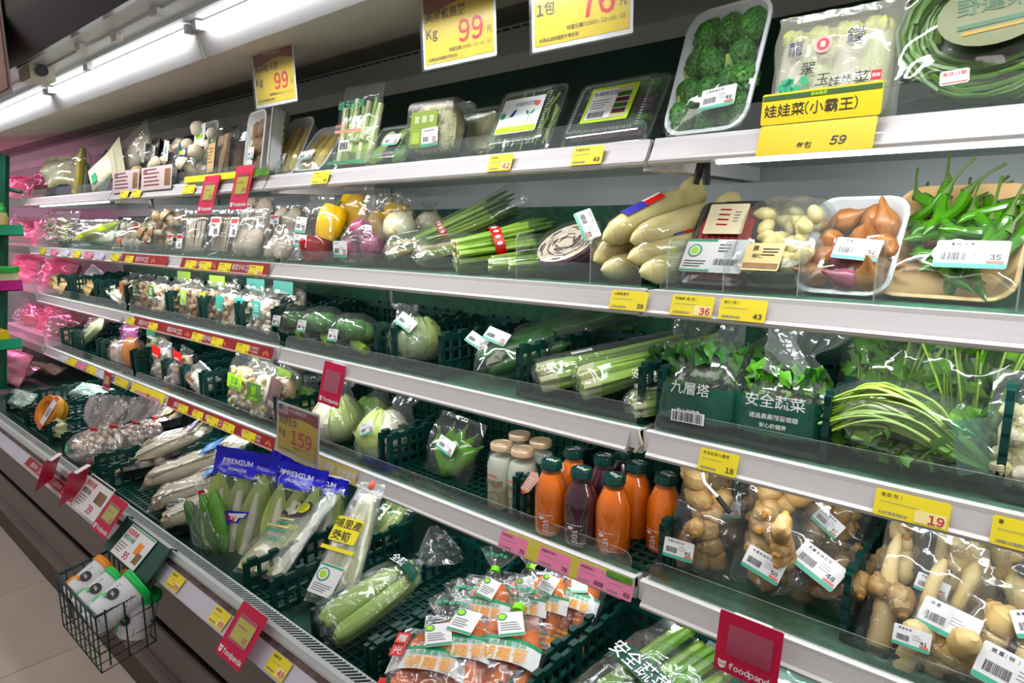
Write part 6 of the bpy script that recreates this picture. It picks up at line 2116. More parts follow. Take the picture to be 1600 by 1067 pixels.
bins(4, 1.06, ((1310, 1700, 'dark green crate wall between tan ginger and pale young ginger'),), 0.115)
bins(4, 1.045, ((606, 806, 'dark green crate under the bagged green peppers'), (812, 1034, 'dark green crate holding the juice bottles'), (440, 596, 'dark green crate holding the wrapped lettuces')), 0.105)
bins(4, 1.05, ((320, 432, 'dark crate holding printed noodle and sprout bags'), (289, 315, 'dark crate beside a white pyramid pack'), (262, 285, 'dark crate of red topped mushroom bags'), (213, 256, 'dark crate with orange pumpkin inside'),
              (160, 207, 'dark crate with pale meat toned packs'), (119, 154, 'far dark crate of the lowest raised shelf'), (97, 114, 'narrow far dark crate by the pink case')), 0.11)

# ---- tan ginger bags
root_bag('clear bag of tan ginger with price sticker, beside the juice crate', 1088, 1.085, 0.125, 0.165, (-14, 3, 0), ((GR[0], -0.01, 0, 0.0, 12, 1.05), (GR[1], 0.03, 0.012, 0.01, -14, 0.85), (GR[2], -0.04, 0.01, 0.0, 40, 0.7)), 2, ((0.058, -0.022, 0.052, -5, '42'),))
root_bag('large tall bag of tan ginger in the middle, sticker 50 on its front', 1192, 1.085, 0.135, 0.195, (-20, 4, 0), ((GR[1], -0.012, -0.004, 0.0, 8, 1.2), (GR[2], 0.028, 0.012, 0.02, -20, 1.0), (GR[3], -0.04, 0.014, 0.03, 20, 0.8), (GR[0], 0.035, 0.0, 0.02, 60, 0.8)), 4, ((0.066, 0.0, 0.068, 10, '50'),))
root_bag('low lying bag of tan ginger at the crate wall, sticker turned up', 1262, 1.095, 0.165, 0.125, (-42, 8, 0), ((GR[3], -0.05, 0.0, 0.02, 70, 0.95), (GR[2], -0.02, 0.004, 0.03, 82, 0.9), (GR[0], 0.0, 0.01, 0.05, 60, 0.8)), 6, ((0.078, 0.0, 0.055, 16, '48'),))
root_bag('upper ginger bag behind the low one, under the price 19 rail', 1265, 1.20, 0.15, 0.17, (-16, 10, 0), ((GR[0], -0.03, 0, 0.0, 30, 1.1), (GR[3], 0.03, 0, 0.02, -18, 1.1)), 7, ((0.05, 0.01, 0.10, 22, '47'),), 0.02)
root_bag('back ginger bag between the tall middle bag and the juice crate', 1150, 1.19, 0.13, 0.18, (-10, -4, 0), ((GR[2], -0.02, 0, 0.0, -10, 1.1), (GR[1], 0.03, 0, 0.02, 14, 1.0)), 8, ((0.05, 0.0, 0.09, -12, '44'),), 0.02)
root_bag('ginger bag deep on the shelf with grey crumpled film top', 1195, 1.28, 0.14, 0.20, (-6, 6, 0), ((GR[3], -0.03, 0, 0.02, 10, 1.1), (GR[0], 0.03, 0, 0.02, -10, 1.1)), 9, None, 0.02, film_=FILMC)

# ---- pale young ginger bags (overhanging the lip)
root_bag('bag of long pale young ginger fingers with sticker 41, hanging over the lip', 1395, 1.055, 0.135, 0.235, (-22, 6, -4), ((GLONG[0], -0.035, 0, 0.01, 2, 1.05), (GLONG[1], 0.0, -0.01, 0.01, 8, 1.0), (GLONG[2], 0.035, 0.004, 0.03, 4, 0.95), (GW[0], -0.03, 0.012, 0.12, -10, 1.0)), 12, ((0.048, 0.014, 0.075, -8, '41', '嫩薑有機'),), -0.035, film_=FILM)
root_bag('bag of knobby pale ginger with barcode sticker below the one priced 40', 1478, 1.075, 0.135, 0.135, (-30, 4, 0), ((GW[1], -0.03, 0, 0.0, 50, 1.0), (GW[2], 0.02, 0, 0.01, -40, 1.0), (GW[3], 0.0, 0.012, 0.02, 10, 0.9)), 14, ((0.074, -0.014, 0.085, 6, '39', '嫩薑'),), -0.03)
root_bag('upright pale ginger bag priced 40 behind the knobby one', 1468, 1.15, 0.125, 0.18, (-14, 4, 0), ((GLONG[1], -0.02, 0, 0.0, 6, 1.0), (GLONG[0], 0.022, 0, 0.0, -6, 0.9), (GW[2], 0.0, -0.012, 0.05, 20, 0.9)), 15, ((0.044, -0.02, 0.075, 6, '40', '嫩薑'),), 0.015)
root_bag('stout pale ginger bag with a wide flat sticker at its foot', 1560, 1.065, 0.15, 0.17, (-28, 4, 0), ((GW[3], -0.03, 0, 0.0, 10, 1.25), (GW[1], 0.03, 0.004, 0.01, -16, 1.2), (GLONG[2], 0.0, 0.012, 0.0, 12, 0.9)), 17, ((0.088, 0.006, 0.05, 8, '45', '嫩薑(特級)'),), -0.035)
root_bag('upper pale ginger bag of thick fingers under the second yellow tag', 1548, 1.18, 0.14, 0.19, (-14, 2, 0), ((GLONG[0], -0.025, 0, 0.0, -4, 1.1), (GLONG[2], 0.025, 0, 0.0, 8, 1.1), (GW[0], 0.0, -0.01, 0.06, 0, 0.9)), 18, None, 0.015)
root_bag('pale ginger bag cut by the picture edge with tilted sticker', 1628, 1.10, 0.14, 0.18, (-20, 8, 0), ((GW[2], -0.02, 0, 0.0, 6, 1.2), (GW[0], 0.03, 0, 0.02, -10, 1.1)), 19, ((0.06, -0.03, 0.095, -30, '43', '嫩薑'),), 0.0)

# ---- juice bottles and jars
bp = [(0.0, 0.0), (0.024, 0.0), (0.0295, 0.004), (0.0305, 0.012), (0.0305, 0.088), (0.0285, 0.104), (0.023, 0.120), (0.0175, 0.134), (0.0162, 0.142)]
gl_me = MB().lathe([(r + 0.0009, z) for r, z in bp[1:]] + [(0.0168, 0.152)], 24, 0, None, True, False).mesh('bottle_glass', GLASS)
ju = {m: MB().lathe(bp[:-1], 24, 0, None, False, True).mesh('juice', m) for m in (JUO, JUD)}
cap = MB()
cap.lathe([(0.0185, 0.143), (0.0198, 0.1445), (0.0200, 0.1475), (0.0196, 0.1485), (0.0198, 0.157), (0.0188, 0.1605), (0.015, 0.1608), (0.0147, 0.1600), (0.0, 0.1600)], 26, 0, None, True, False)
cap_me = cap.mesh('screw_cap', LIDG)
cp = MB()
cp.text('VDS', 0.0115, 0, -0.004, 0, 0, 'C', True)
cp.quad(0.010, 0.013, 0.004, 0.0075, 0, 1)
cp_me = cp.mesh('cap_lettering', [WINK, LIME], False)
lp = MB()
for i in range(6):
    lp.quad(-0.014 + 0.0052 * i, -0.0105 + 0.0052 * i, 0.050, 0.052, 0, 0)
lp.text('VDS', 0.013, 0, 0, 0, 0, 'C', True, Matrix.Translation((-0.002, 0, 0.026)) @ Matrix.Rotation(R(90), 4, 'Y'))
lp.add([(-0.006 + 0.006 * cos(a), 0, 0.044 + 0.004 * sin(a)) for a in (0, 1, 2, 3, 4, 5)], [(0, 1, 2, 3, 4, 5)], 0)
for i in range(9):
    lp.quad(0.004 + 0.0022 * i, 0.0055 + 0.0022 * i, 0.012, 0.0145, 0, 0)
# wrap the print on the cylinder
lp.v = [(0.0318 * sin(x / 0.0318), -0.0318 * cos(x / 0.0318), z) for x, y, z in lp.v]
lp_me = lp.mesh('bottle_lettering', WINK, False)
for k, (lx, ly, m, lab, rz) in enumerate(((960, 741, JUO, 'orange juice bottle standing foremost beside the crate side wall', 4), (909, 731, JUD, 'dark beet juice bottle between the two foremost orange ones', 10), (862, 718, JUO, 'orange juice bottle with a paper neck tag beside the clear jars', 14),
                                          (1041, 740, JUO, 'orange juice bottle pressed against the gridded crate side', -14), (995, 722, JUO, 'orange juice bottle in the second row near the shelf bracket', -30), (944, 711, JUD, 'dark beet juice bottle in the second row', 20),
                                          (897, 701, JUO, 'orange juice bottle in the second row with red and white neck tag', 30), (976, 702, JUD, 'dark juice bottle in the third row, only its shoulder showing', 10))):
    p = on_z(lx, ly, -0.4905)
    t = thing('juice_bottle', lab, 'bottle', (p.x, p.y, CAM_H + DECK[4] + 0.0008), (0, 0, R(rz)), 'juice bottles')
    put('bottle_glass', gl_me, t)
    put('juice', ju[m], t)
    put('bottle_lettering', lp_me, t)
    t.scale = (1.17, 1.17, 1.0)
    c = put('screw_cap', cap_me, t)
    put('cap_lettering', cp_me, c, (0, 0, 0.1609), (R(-90), 0, R(-30 + 9 * k)))
    if k in (2, 6):
        tg = MB()
        tg.loft([[(x, 0.0, z) for x, z in ((0.004, 0), (0.013, -0.012), (0.009, -0.045), (0.0, -0.055), (-0.009, -0.045), (-0.008, -0.006))], [(x, 0.0008, z) for x, z in ((0.004, 0), (0.013, -0.012), (0.009, -0.045), (0.0, -0.055), (-0.009, -0.045), (-0.008, -0.006))]])
        for i in range(5):
            tg.quad(-0.005, 0.006, -0.018 - 0.006 * i, -0.0155 - 0.006 * i, -0.0005, 1)
        tg.quad(-0.005, 0.003, -0.052, -0.048, -0.0006, 2)
        tg.build('neck_tag', [mat('salmon_tag', (0.74, 0.42, 0.34), 0.5), WINK, REDI], t, (-0.022, -0.020, 0.138), (R(-12), R(24), 0), smooth=False)
jp = [(0.0, 0.0), (0.026, 0.0), (0.0305, 0.004), (0.031, 0.012), (0.0305, 0.105), (0.028, 0.122), (0.0205, 0.138), (0.0205, 0.146)]
jg = MB().lathe([(r + .0008, z) for r, z in jp[1:]], 24, 0, None, True, False).mesh('jar_glass', GLASS)
jc = MB()
jc.lathe([(0.0, 0.003), (0.029, 0.003), (0.0298, 0.06)], 22, 1, None, False, False)
jc.lathe([(0.0298, 0.06), (0.0295, 0.104), (0.024, 0.122), (0.0, 0.122)], 22, 0, None, False, False)
jc_me = jc.mesh('cloudy_drink', [JWH, JSED])
jl = MB()
jl.lathe([(0.0218, 0.140), (0.0235, 0.1415), (0.0235, 0.153), (0.022, 0.1555), (0.017, 0.1558), (0.0165, 0.1550), (0.012, 0.1550), (0.0115, 0.1556), (0.006, 0.1556), (0.0, 0.155)], 26, 0, None, True, False)
jl_me = jl.mesh('jar_lid', LIDS)
jprint = MB()
for i, ch in enumerate('私椰萬'):
    jprint.text(ch if (ch, False) in _G else '椰', 0.015, -0.022 + 0.015 * i, 0.062, 0, 0)
jprint.quad(-0.016, 0.010, 0.082, 0.086, 0, 1)
for i in range(24):
    a0, a1 = 2 * pi * i / 24, 2 * pi * (i + 1) / 24
    jprint.add([(0.017 * cos(a0), 0, 0.03 + 0.017 * sin(a0)), (0.017 * cos(a1), 0, 0.03 + 0.017 * sin(a1)), (0.0155 * cos(a1), 0, 0.03 + 0.0155 * sin(a1)), (0.0155 * cos(a0), 0, 0.03 + 0.0155 * sin(a0))], [(0, 1, 2, 3)], 0)
jprint.v = [(0.0322 * sin(x / 0.0322), -0.0322 * cos(x / 0.0322), z) for x, y, z in jprint.v]
jp_me = jprint.mesh('jar_lettering', [MUSHB, REDB], False)
for lx, ly, lab in ((784, 691, 'clear jar of cloudy white drink, foremost, white topped lid'), (817, 700, 'clear jar of cloudy white drink beside the neck tagged juice bottle'), (812, 676, 'cloudy white jar in the second row with tan lid'), (845, 687, 'cloudy white jar in the second row nearest the orange bottles')):
    p = on_z(lx, ly, -0.4965)
    t = thing('drink_jar', lab, 'jar', (p.x, p.y, CAM_H + DECK[4] + 0.0008), (0, 0, R(6)), 'clear drink jars')
    t.scale = (1.15, 1.15, 1.0)
    put('jar_glass', jg, t)
    put('cloudy_drink', jc_me, t)
    put('jar_lid', jl_me, t)
    put('jar_lettering', jp_me, t)

# ---- green peppers in a film bag
t = thing('bagged_green_peppers', 'film bag of long green peppers with a teal edged sticker, beside the clear jars', 'vegetables', pl(695, 1.11, 4), (R(-22), R(4), R(0)))
for k in range(5):
    mb = MB()
    a = (-40, -18, 5, 24, 42)[k]
    mb.tube([(0, 0, 0), (0.002, -0.004, 0.02), (0.006, -0.008, 0.06), (0.004, -0.004, 0.10), (0.0, 0.004, 0.125)], [0.006, 0.019, 0.023, 0.020, 0.007], 10)
    mb.tube([(0, 0.004, 0.122), (0.003, 0.008, 0.145)], [0.005, 0.0035], 6, 1)
    mb.build('green_pepper', [GPEP, CHILIS], t, (-0.006 * (k - 2), 0.006 * (k % 2), 0.006), (0, R(a), 0))
pillow_mb(0.165, 0.165, 0.075, 60, amp=0.22).build('bag', FILM, t)
sticker(t, 0.062, (0.012, -0.046, 0.085), (0, R(10), 0), '35', '青椒')

# ---- lettuces
for lab, px, Y, r, m, sd, h, stk, lean in (('pointed film bag of pale iceberg lettuce beside the sign reading 159', 524, 1.10, 0.076, LETT, 3, 0.19, None, (0.0, 0.02)), ('film wrapped half lettuce with cut base showing, beside the crate wall', 598, 1.105, 0.075, LETT, 5, 0.18, (0.06, 0.02, 0.10, -24), (0.05, 0.05)),
                               ('dim green lettuce bag with price sticker behind the sign reading 159', 476, 1.16, 0.060, LETD, 7, 0.150, (0.058, 0.0, 0.085, -14), (0.0, 0.03)), ('loose leaf lettuce bag behind the two pale ones', 578, 1.22, 0.062, LETD, 9, 0.165, None, (0.03, 0.03))):
    t = thing('bagged_lettuce', lab, 'vegetables', pl(px, Y, 4), (R(-5), 0, R(3)), 'bagged lettuces')
    cabbage(t, r, m, sd, 0.92, 0.25)
    if sd == 3:
        MB().blob(0.012, 0.012, 0.006, 1, 0.2, 3, 2, 10, 6).build('core_end', mat('rusty_core', (0.55, 0.34, 0.18), 0.5, var=0.3), t, (0, -0.006, 0.115))
    if sd == 5:
        for q in range(6):
            MB().blob(0.05 - 0.006 * q, 0.006, 0.004, 1, 0.3, 6, q, 14, 6).build('cut_leaf_edge', CREAM if q % 2 else LETT, t, (0.0, -0.052, 0.03 + 0.012 * q), (0, R(-10), 0))
    sack_mb(r * 1.14, r * 1.08, h, 0.84, 0.28, 0.42, sd, e=0.92, lean=lean, pleat=0.10, amp=0.12).build('bag', FILMC, t)
    if stk:
        sticker(t, stk[0], (stk[1], -r * 1.05, stk[2]), (R(-18), R(stk[3]), 0), '39', '美國生菜')

# ---- bags of the mushroom bay
BSPR = mat('bean_sprout_gold', (0.66, 0.50, 0.20), 0.45, col2=(0.74, 0.66, 0.40), scale=40, bump=0.4)
for k, (lab, px, Y, w, h, rot, ms, n, patch, fl) in enumerate((
        ('bulging bag of golden bean sprouts with lime printed panels beside the dark crate', 376, 1.075, 0.17, 0.20, (-10, 4, 0), [BSPR, CREAM], 60, (0.10, 0.05, 0.105, LIME, '豆芽' if ('豆', False) in _G else '', GRNI), FILM),
        ('tall sprout bag with lime letters, second from the sign reading 159', 408, 1.065, 0.15, 0.20, (-10, 0, 0), [CREAM, BSPR], 60, (0.09, 0.06, 0.10, VEGM, '鮮', LIME), FILM),
        ('grey brown striped bag with an orange yellow arc, leaning by the sign reading 159', 432, 1.075, 0.12, 0.19, (-12, 14, 0), [MUSH, CREAM], 40, (0.07, 0.10, 0.10, mat('mauve_brown_print', (0.15, 0.09, 0.085), 0.4), '', WINK), FILM),
        ('bright lime bag top behind the striped bag', 448, 1.16, 0.12, 0.19, (-12, 4, 0), [LETD], 20, (0.09, 0.06, 0.13, LIME, '', WINK), FILM),
        ('wide sprout bag lying on top, its lime corner under the rail', 400, 1.15, 0.22, 0.215, (-16, 0, 0), [CREAM, MUSHW], 40, (0.05, 0.03, 0.17, VEGL, '', WINK), FILM),
        ('white pyramid pack standing against the gridded crate', 305, 1.06, 0.17, 0.10, (-32, 18, 0), [CREAM], 8, (0.08, 0.02, 0.03, MUSHB, '', WINK), FILMM),
        ('red capped bag of tan mushrooms with white label, between the dark crate walls', 286, 1.09, 0.11, 0.165, (-8, 8, 0), [MUSH, MUSHB], 30, (0.07, 0.035, 0.13, REDI, '', WINK), FILM),
        ('red capped bag of pink white packs with barcode foot', 252, 1.08, 0.12, 0.175, (-10, 6, 0), [CREAM, MUSHW], 30, (0.08, 0.045, 0.125, REDI, '', WINK), FILMP),
        ('silvery green ruffled bag top behind the red capped bags', 244, 1.18, 0.18, 0.19, (-10, 0, 0), [PALE], 20, (0.10, 0.03, 0.16, GRNI, '', WINK), FILMC),
        ('pale pink pack with white barcode between crate walls, foot of the bay', 268, 1.06, 0.07, 0.12, (-14, 6, 0), [MUSHW], 10, None, FILMP))):
    goods(lab, px, Y, 4, w, h, 0.07, rot, ms, n, fl, patch, 'printed_produce_bag', 'packaged food', None, 70 + k, 0.0, 0.012, stuff=True, piece='bag_filling')
t = thing('pumpkin_slice', 'orange pumpkin wedge in film inside the dark crate at the bay corner', 'vegetables', pl(204, 1.09, 4), (R(-8), 0, 0))
PUMP = mat('pumpkin_orange', (0.70, 0.27, 0.035), 0.4, col2=(0.58, 0.18, 0.02), scale=12, bump=0.2)
MB().blob(0.07, 0.03, 0.075, 0.9, 0.08, 3, 2, 16, 10).build('pumpkin_flesh', PUMP, t, (0, 0, 0.072))
pillow_mb(0.17, 0.16, 0.08, 3, amp=0.15).build('wrap', FILM, t)
for k, (lab, px, Y, w, h, m, rot) in enumerate((('pale pink meat toned pack in the crate beside the pumpkin', 184, 1.09, 0.17, 0.12, mat('pale_flesh_pack', (0.68, 0.50, 0.40), 0.4, var=0.2), (-10, 0, 0)), ('white and lime leek pack lying aslant over the far crates', 145, 1.10, 0.42, 0.10, PALE, (-24, -22, 0)), ('magenta topped bag standing over the crates of the lowest raised shelf', 200, 1.15, 0.17, 0.20, mat('magenta_wrap', (0.62, 0.10, 0.42), 0.35, var=0.4, scale=20, bump=0.6), (-8, 6, 0)),
                                               ('brown and white sausage toned pack lying on the crate tops of the far bay', 138, 1.20, 0.24, 0.17, mat('rust_red_pack', (0.42, 0.14, 0.08), 0.3, var=0.5, scale=14), (-30, -10, 0)), ('tan glossy pack at the far crate', 108, 1.10, 0.22, 0.09, KRAFT, (-14, 0, 0)), ('crumpled clear bag spilling over the end of the lowest raised shelf', 84, 1.10, 0.30, 0.13, None, (-20, 0, 0)))):
    t = thing('food_packet', lab, 'packaged food', pl(px, Y, 4), tuple(R(a) for a in rot))
    if m:
        pillow_mb(w * .9, h * .9, 0.045, k + 3, amp=0.15).build('packet', m, t, (0, 0, h * .04))
    else:
        MB().blob(w * .3, 0.02, h * .3, 0.9, 0.2, 3, 4, 12, 8).build('packet', MUSH, t, (0, 0, h * .4))
    pillow_mb(w, h, 0.07, k + 9, amp=0.25).build('bag', FILMC, t)
settle()
# ================================================================ goods: lower deck
DZ = -0.872
CARM = mat('carrot_bag_carrot', (0.82, 0.23, 0.04), 0.35, col2=(0.70, 0.16, 0.025), scale=9, stretch=(1, 1, 14), bump=0.3, bscale=30)
ENO = mat('enoki_white', (0.78, 0.73, 0.60), 0.5, col2=(0.60, 0.52, 0.36), scale=34, stretch=(9, 9, 0.5), bump=0.7, bscale=70)
ROM = mat('romaine_green', (0.30, 0.42, 0.10), 0.4, col2=(0.18, 0.30, 0.05), scale=10, stretch=(6, 6, 1), bump=0.5, bscale=30)
ROY = mat('royal_blue_print', (0.012, 0.025, 0.40), 0.25, var=0.12, scale=14, coat=0.3)
LOOF = mat('loofah_green', (0.42, 0.55, 0.20), 0.45, col2=(0.28, 0.44, 0.10), scale=14, stretch=(18, 18, 0.5), bump=0.4, bscale=40)
BAMB = mat('water_bamboo', (0.64, 0.64, 0.34), 0.45, col2=(0.46, 0.48, 0.18), scale=12, stretch=(14, 14, 0.6), bump=0.3)
ORNG = mat('orange_print', (0.85, 0.30, 0.01), 0.4, var=0.05)


def wall_top(px, py, h=0.085):
    p = on_z(px, py, DZ + h)
    return p.x, p.y


def deck_crate(a, b, label, depth=0.55, h=0.085):
    xa, ya = wall_top(*a, h) if isinstance(a, tuple) else (a, 0.69)
    xb, yb = wall_top(*b, h) if isinstance(b, tuple) else (b, 0.69)
    return crate(label, xa, xb, max(0.672, min(ya, yb)), max(0.672, min(ya, yb)) + depth, DZ, h)


deck_crate((365, 885), (422, 910), 'narrow dark crate holding the milky printed stalk bag', 0.42)
deck_crate((486, 950), (566, 1014), 'dark crate of the pale loofahs, tie film over its wall', 0.44)
deck_crate((573, 1014), -0.672, 'dark crate with the bagged carrots, lattice floor showing', 0.50)
deck_crate(-0.655, -0.40, 'dark crate holding the leek bag under the juice shelf', 0.45)
deck_crate((15, 616), (36, 636), 'far dark crate of pale packs at the end of the lower deck')
deck_crate((38, 639), (76, 662), 'dark crate with the cut pumpkin on the lower deck', 0.50)
deck_crate((99, 677), (148, 713), 'dark crate full of tied white mushroom bags', 0.60)
deck_crate((170, 728), (262, 790), 'dark crate of black mushroom trays beside the tied white bags', 0.55)

# ---- milky printed bag of pale stalks
t = thing('printed_stalk_bag', 'long milky bag of pale stalks with a black round emblem', 'vegetables', pl(400, 0.715, DZ + 0.008), (R(-60), R(-6), R(12)))
t.scale = (1.28, 1.15, 1.12)
for k in range(5):
    x = -0.05 + 0.025 * k
    MB().tube([(x * 1.1, 0, 0.008), (x * 1.1, 0, 0.03), (x, 0.003, 0.12), (x * .8, 0.004, 0.25)], [0.012, 0.017, 0.013, 0.010], 9).build('stalk', (BAMB, CREAM, PALE)[k % 3], t)
pillow_mb(0.152, 0.335, 0.064, 40, amp=0.12, taper=0.0).build('bag', FILMM, t)
mb = MB()
c0 = (0.012, 0.190)
rot = lambda x, z, a=0.12: (c0[0] + x * cos(a) - z * sin(a), 0, c0[1] + x * sin(a) + z * cos(a))
mb.add([rot(0.045 * cos(a * pi / 14), 0.030 * sin(a * pi / 14)) for a in range(28)], [tuple(range(28))], 0)
for cx, cz, rx, rz in ((-0.020, -0.004, 0.012, 0.008), (-0.006, 0.014, 0.008, 0.006), (-0.002, -0.014, 0.010, 0.006), (-0.030, 0.008, 0.005, 0.004), (0.006, 0.0, 0.006, 0.012)):
    mb.add([tuple(Vector(rot(cx + rx * cos(a * pi / 6), cz + rz * sin(a * pi / 6) * (1 + 0.3 * (a % 2)))) + Vector((0, -0.0005, 0))) for a in range(12)], [tuple(range(12))], 1)
mb.add([tuple(Vector(rot(0.020 + 0.018 * cos(a * pi / 8), 0.0 + 0.016 * sin(a * pi / 8))) + Vector((0, -0.0008, 0))) for a in range(16)], [tuple(range(16))], 2)
for k in range(4):
    mb.add([tuple(Vector(rot(0.010 + 0.006 * k + dx, dz)) + Vector((0, -0.001, 0))) for dx, dz in ((-0.0007, -0.012), (0.0007, -0.012), (0.0012, 0.012), (-0.0002, 0.012))], [(0, 1, 2, 3)], 0)
mb.text('台灣嚴選', 0.008, 0, 0.178, 0, 0, 'C')
for k in range(4):
    mb.quad(-0.05 + 0.004 * k, 0.03, 0.150 - 0.012 * k, 0.155 - 0.012 * k, 0, 3 if k % 2 else 4)
mb.add([(-0.046 + 0.012 * cos(a * pi / 8), 0, 0.185 + 0.012 * sin(a * pi / 8)) for a in range(16)], [tuple(range(16))], 4)
mb.text('runco', 0.020, -0.02, 0.086, 0, 3, 'L', True)
mb.text('茭白', 0.018, 0.02, 0.125, 0, 4, 'L')
mb.build('bag_lettering', [INK, WINK, mat('gourd_yellow', (0.70, 0.68, 0.03), 0.4), GRNI, mat('pale_yellow_print', (0.75, 0.72, 0.25), 0.4)], t, (0, -0.036, 0), smooth=False)

# ---- water bamboo bag with yellow label
t = thing('water_bamboo_bag', 'slim tapering bag of water bamboo shoots with a bright yellow printed label', 'vegetables', pl(512, 0.765, DZ + 0.01), (R(-44), R(-3), R(18)))
t.scale = (1.15, 1.1, 1.0)
for k in range(4):
    x = -0.036 + 0.024 * k
    MB().tube([(x, 0, 0.01), (x, 0, 0.05), (x * .8, 0.002, 0.14), (x * .35, 0.004, 0.27)], [0.010, 0.0155, 0.0135, 0.005], 9).build('bamboo_shoot', BAMB if k % 2 else CREAM, t)
pillow_mb(0.118, 0.30, 0.052, 41, amp=0.12, taper=0.45).build('bag', FILMM, t)
MB().blob(0.008, 0.006, 0.012, 1, 0.3, 5, 2, 10, 7).build('pink_tie', REDB, t, (0, 0, 0.295))


mb = MB()
mb.loft([rr(0.068, 0.060, 0.004, 0.001, 2, 0), rr(0.068, 0.060, 0.004, 0, 2, 0)], 0, True, True)
mb.text('埔里產', 0.0235, 0, 0.006, -0.0008, 1, 'C')
mb.text('茭筍', 0.0245, -0.006, -0.024, -0.0008, 1, 'C')
mb.quad(-0.042, 0.042, -0.052, -0.043, 0, 0)
mb.build('yellow_label', [mat('lemon_label', (0.80, 0.68, 0.02), 0.4), INK], t, (0, -0.032, 0.165), (0, R(6), 0), smooth=False)


def green_seal(mb, y, w, h):
    r = w * 0.26
    mb.add([(-w * .2 + r * cos(a * pi / 8), y, h * .14 + r * sin(a * pi / 8)) for a in range(16)], [tuple(range(16))], 1)
    mb.add([(-w * .2 + r * .8 * cos(a * pi / 8), y - 0.0003, h * .14 + r * .8 * sin(a * pi / 8)) for a in range(16)], [tuple(range(16))], 2)
    mb.add([(-w * .2 + r * .55 * cos(a * pi / 8), y - 0.0005, h * .14 + r * .55 * sin(a * pi / 8)) for a in range(16)], [tuple(range(16))], 3)
    mb.quad(-w * .48, w * .48, h * .42, h * .48, y, 1)
    small_text_lines(mb, -w * .4, w * .42, -h * .18, 4, h * .07, y, 4)


card(t, 'seal_label', 0.060, 0.070, PAPER, (-0.006, -0.029, 0.048), (0, R(8), 0), prints=lambda mb, y: green_seal(mb, y, 0.06, 0.07), mats=[GRNI, PAPER, LIME, INKG])

# ---- loofah bag
t = thing('bagged_loofahs', 'film bag of long pale green loofahs with green printed band, tied with a silvery ruffle', 'vegetables', pl(510, 0.672, DZ + 0.02), (R(-74), R(0), R(-8)))
t.scale = (1.1, 1.1, 1.05)
for k, (x, y, s) in enumerate(((-0.044, 0.0, 1.0), (0.0, -0.016, 1.05), (0.044, 0.0, 0.95), (0.02, 0.03, 0.9))):
    MB().tube([(x, y, 0.006), (x, y, 0.03), (x * 1.02, y, 0.10), (x * .9, y, 0.19), (x * .6, y, 0.265), (x * .3, y, 0.285)], [0.012, 0.023, 0.0235, 0.021, 0.014, 0.006], 12).build('loofah', LOOF, t, (0, 0, 0), (0, 0, 0))
mb = MB()
rings = []
for z, r in ((-0.012, 0.6), (0.01, 0.98), (0.08, 1.05), (0.20, 0.98), (0.262, 0.66), (0.300, 0.16), (0.312, 0.16), (0.33, 0.42), (0.36, 0.66), (0.40, 0.95)):
    rings.append([(0.076 * r * cos(2 * pi * k / 28) * (1 + (0.22 if z > .25 else 0.04) * (k % 2)), 0.052 * r * sin(2 * pi * k / 28) * (1 + (0.22 if z > .25 else .04) * ((k + 1) % 2)), z + (0.015 * noise.noise((k, 1, 2)) if z > .39 else 0)) for k in range(28)])
mb.loft(rings, 0, True, False)
mb.build('bag', FILM, t)
mb = MB()
mb.loft([[(0.080 * r * cos(R(195 + 150 * i / 12)), 0.0555 * r * sin(R(195 + 150 * i / 12)), z) for i in range(13)] for z, r in ((0.238, 0.86), (0.272, 0.60))], 0, False, False, False)
mb.build('green_printed_band', GPRINT, t)
mb = MB()
mb.text('全蔬', 0.030, 0, 0.238, 0, 0, 'C')
mb.text('履歷', 0.016, -0.03, 0.045, 0.004, 1, 'C')
mb.build('bag_lettering', [WINK, GRNI], t, (0, -0.050, 0), smooth=False)
t = thing('barcode_tag', 'tiny clear barcode tag clipped on the loofah crate wall', 'label', on_z(577, 930, DZ + 0.09), (R(-10), 0, R(-50)))
card(t, 'tag_sheet', 0.024, 0.022, PAPER, prints=lambda mb, y: bars(mb, -0.010, -0.008, 0.02, 0.016, y, 1, 3), mats=[INKG])

# ---- carrot bags
car = MB()
car.tube([(0, 0, 0.0), (0, 0, 0.006), (0.001, 0, 0.03), (0.002, 0, 0.09), (0.001, 0, 0.15), (0, 0, 0.172), (0, 0, 0.178)], [0.006, 0.012, 0.017, 0.0205, 0.0195, 0.012, 0.004], 12)
car_me = car.mesh('carrot', CARM)


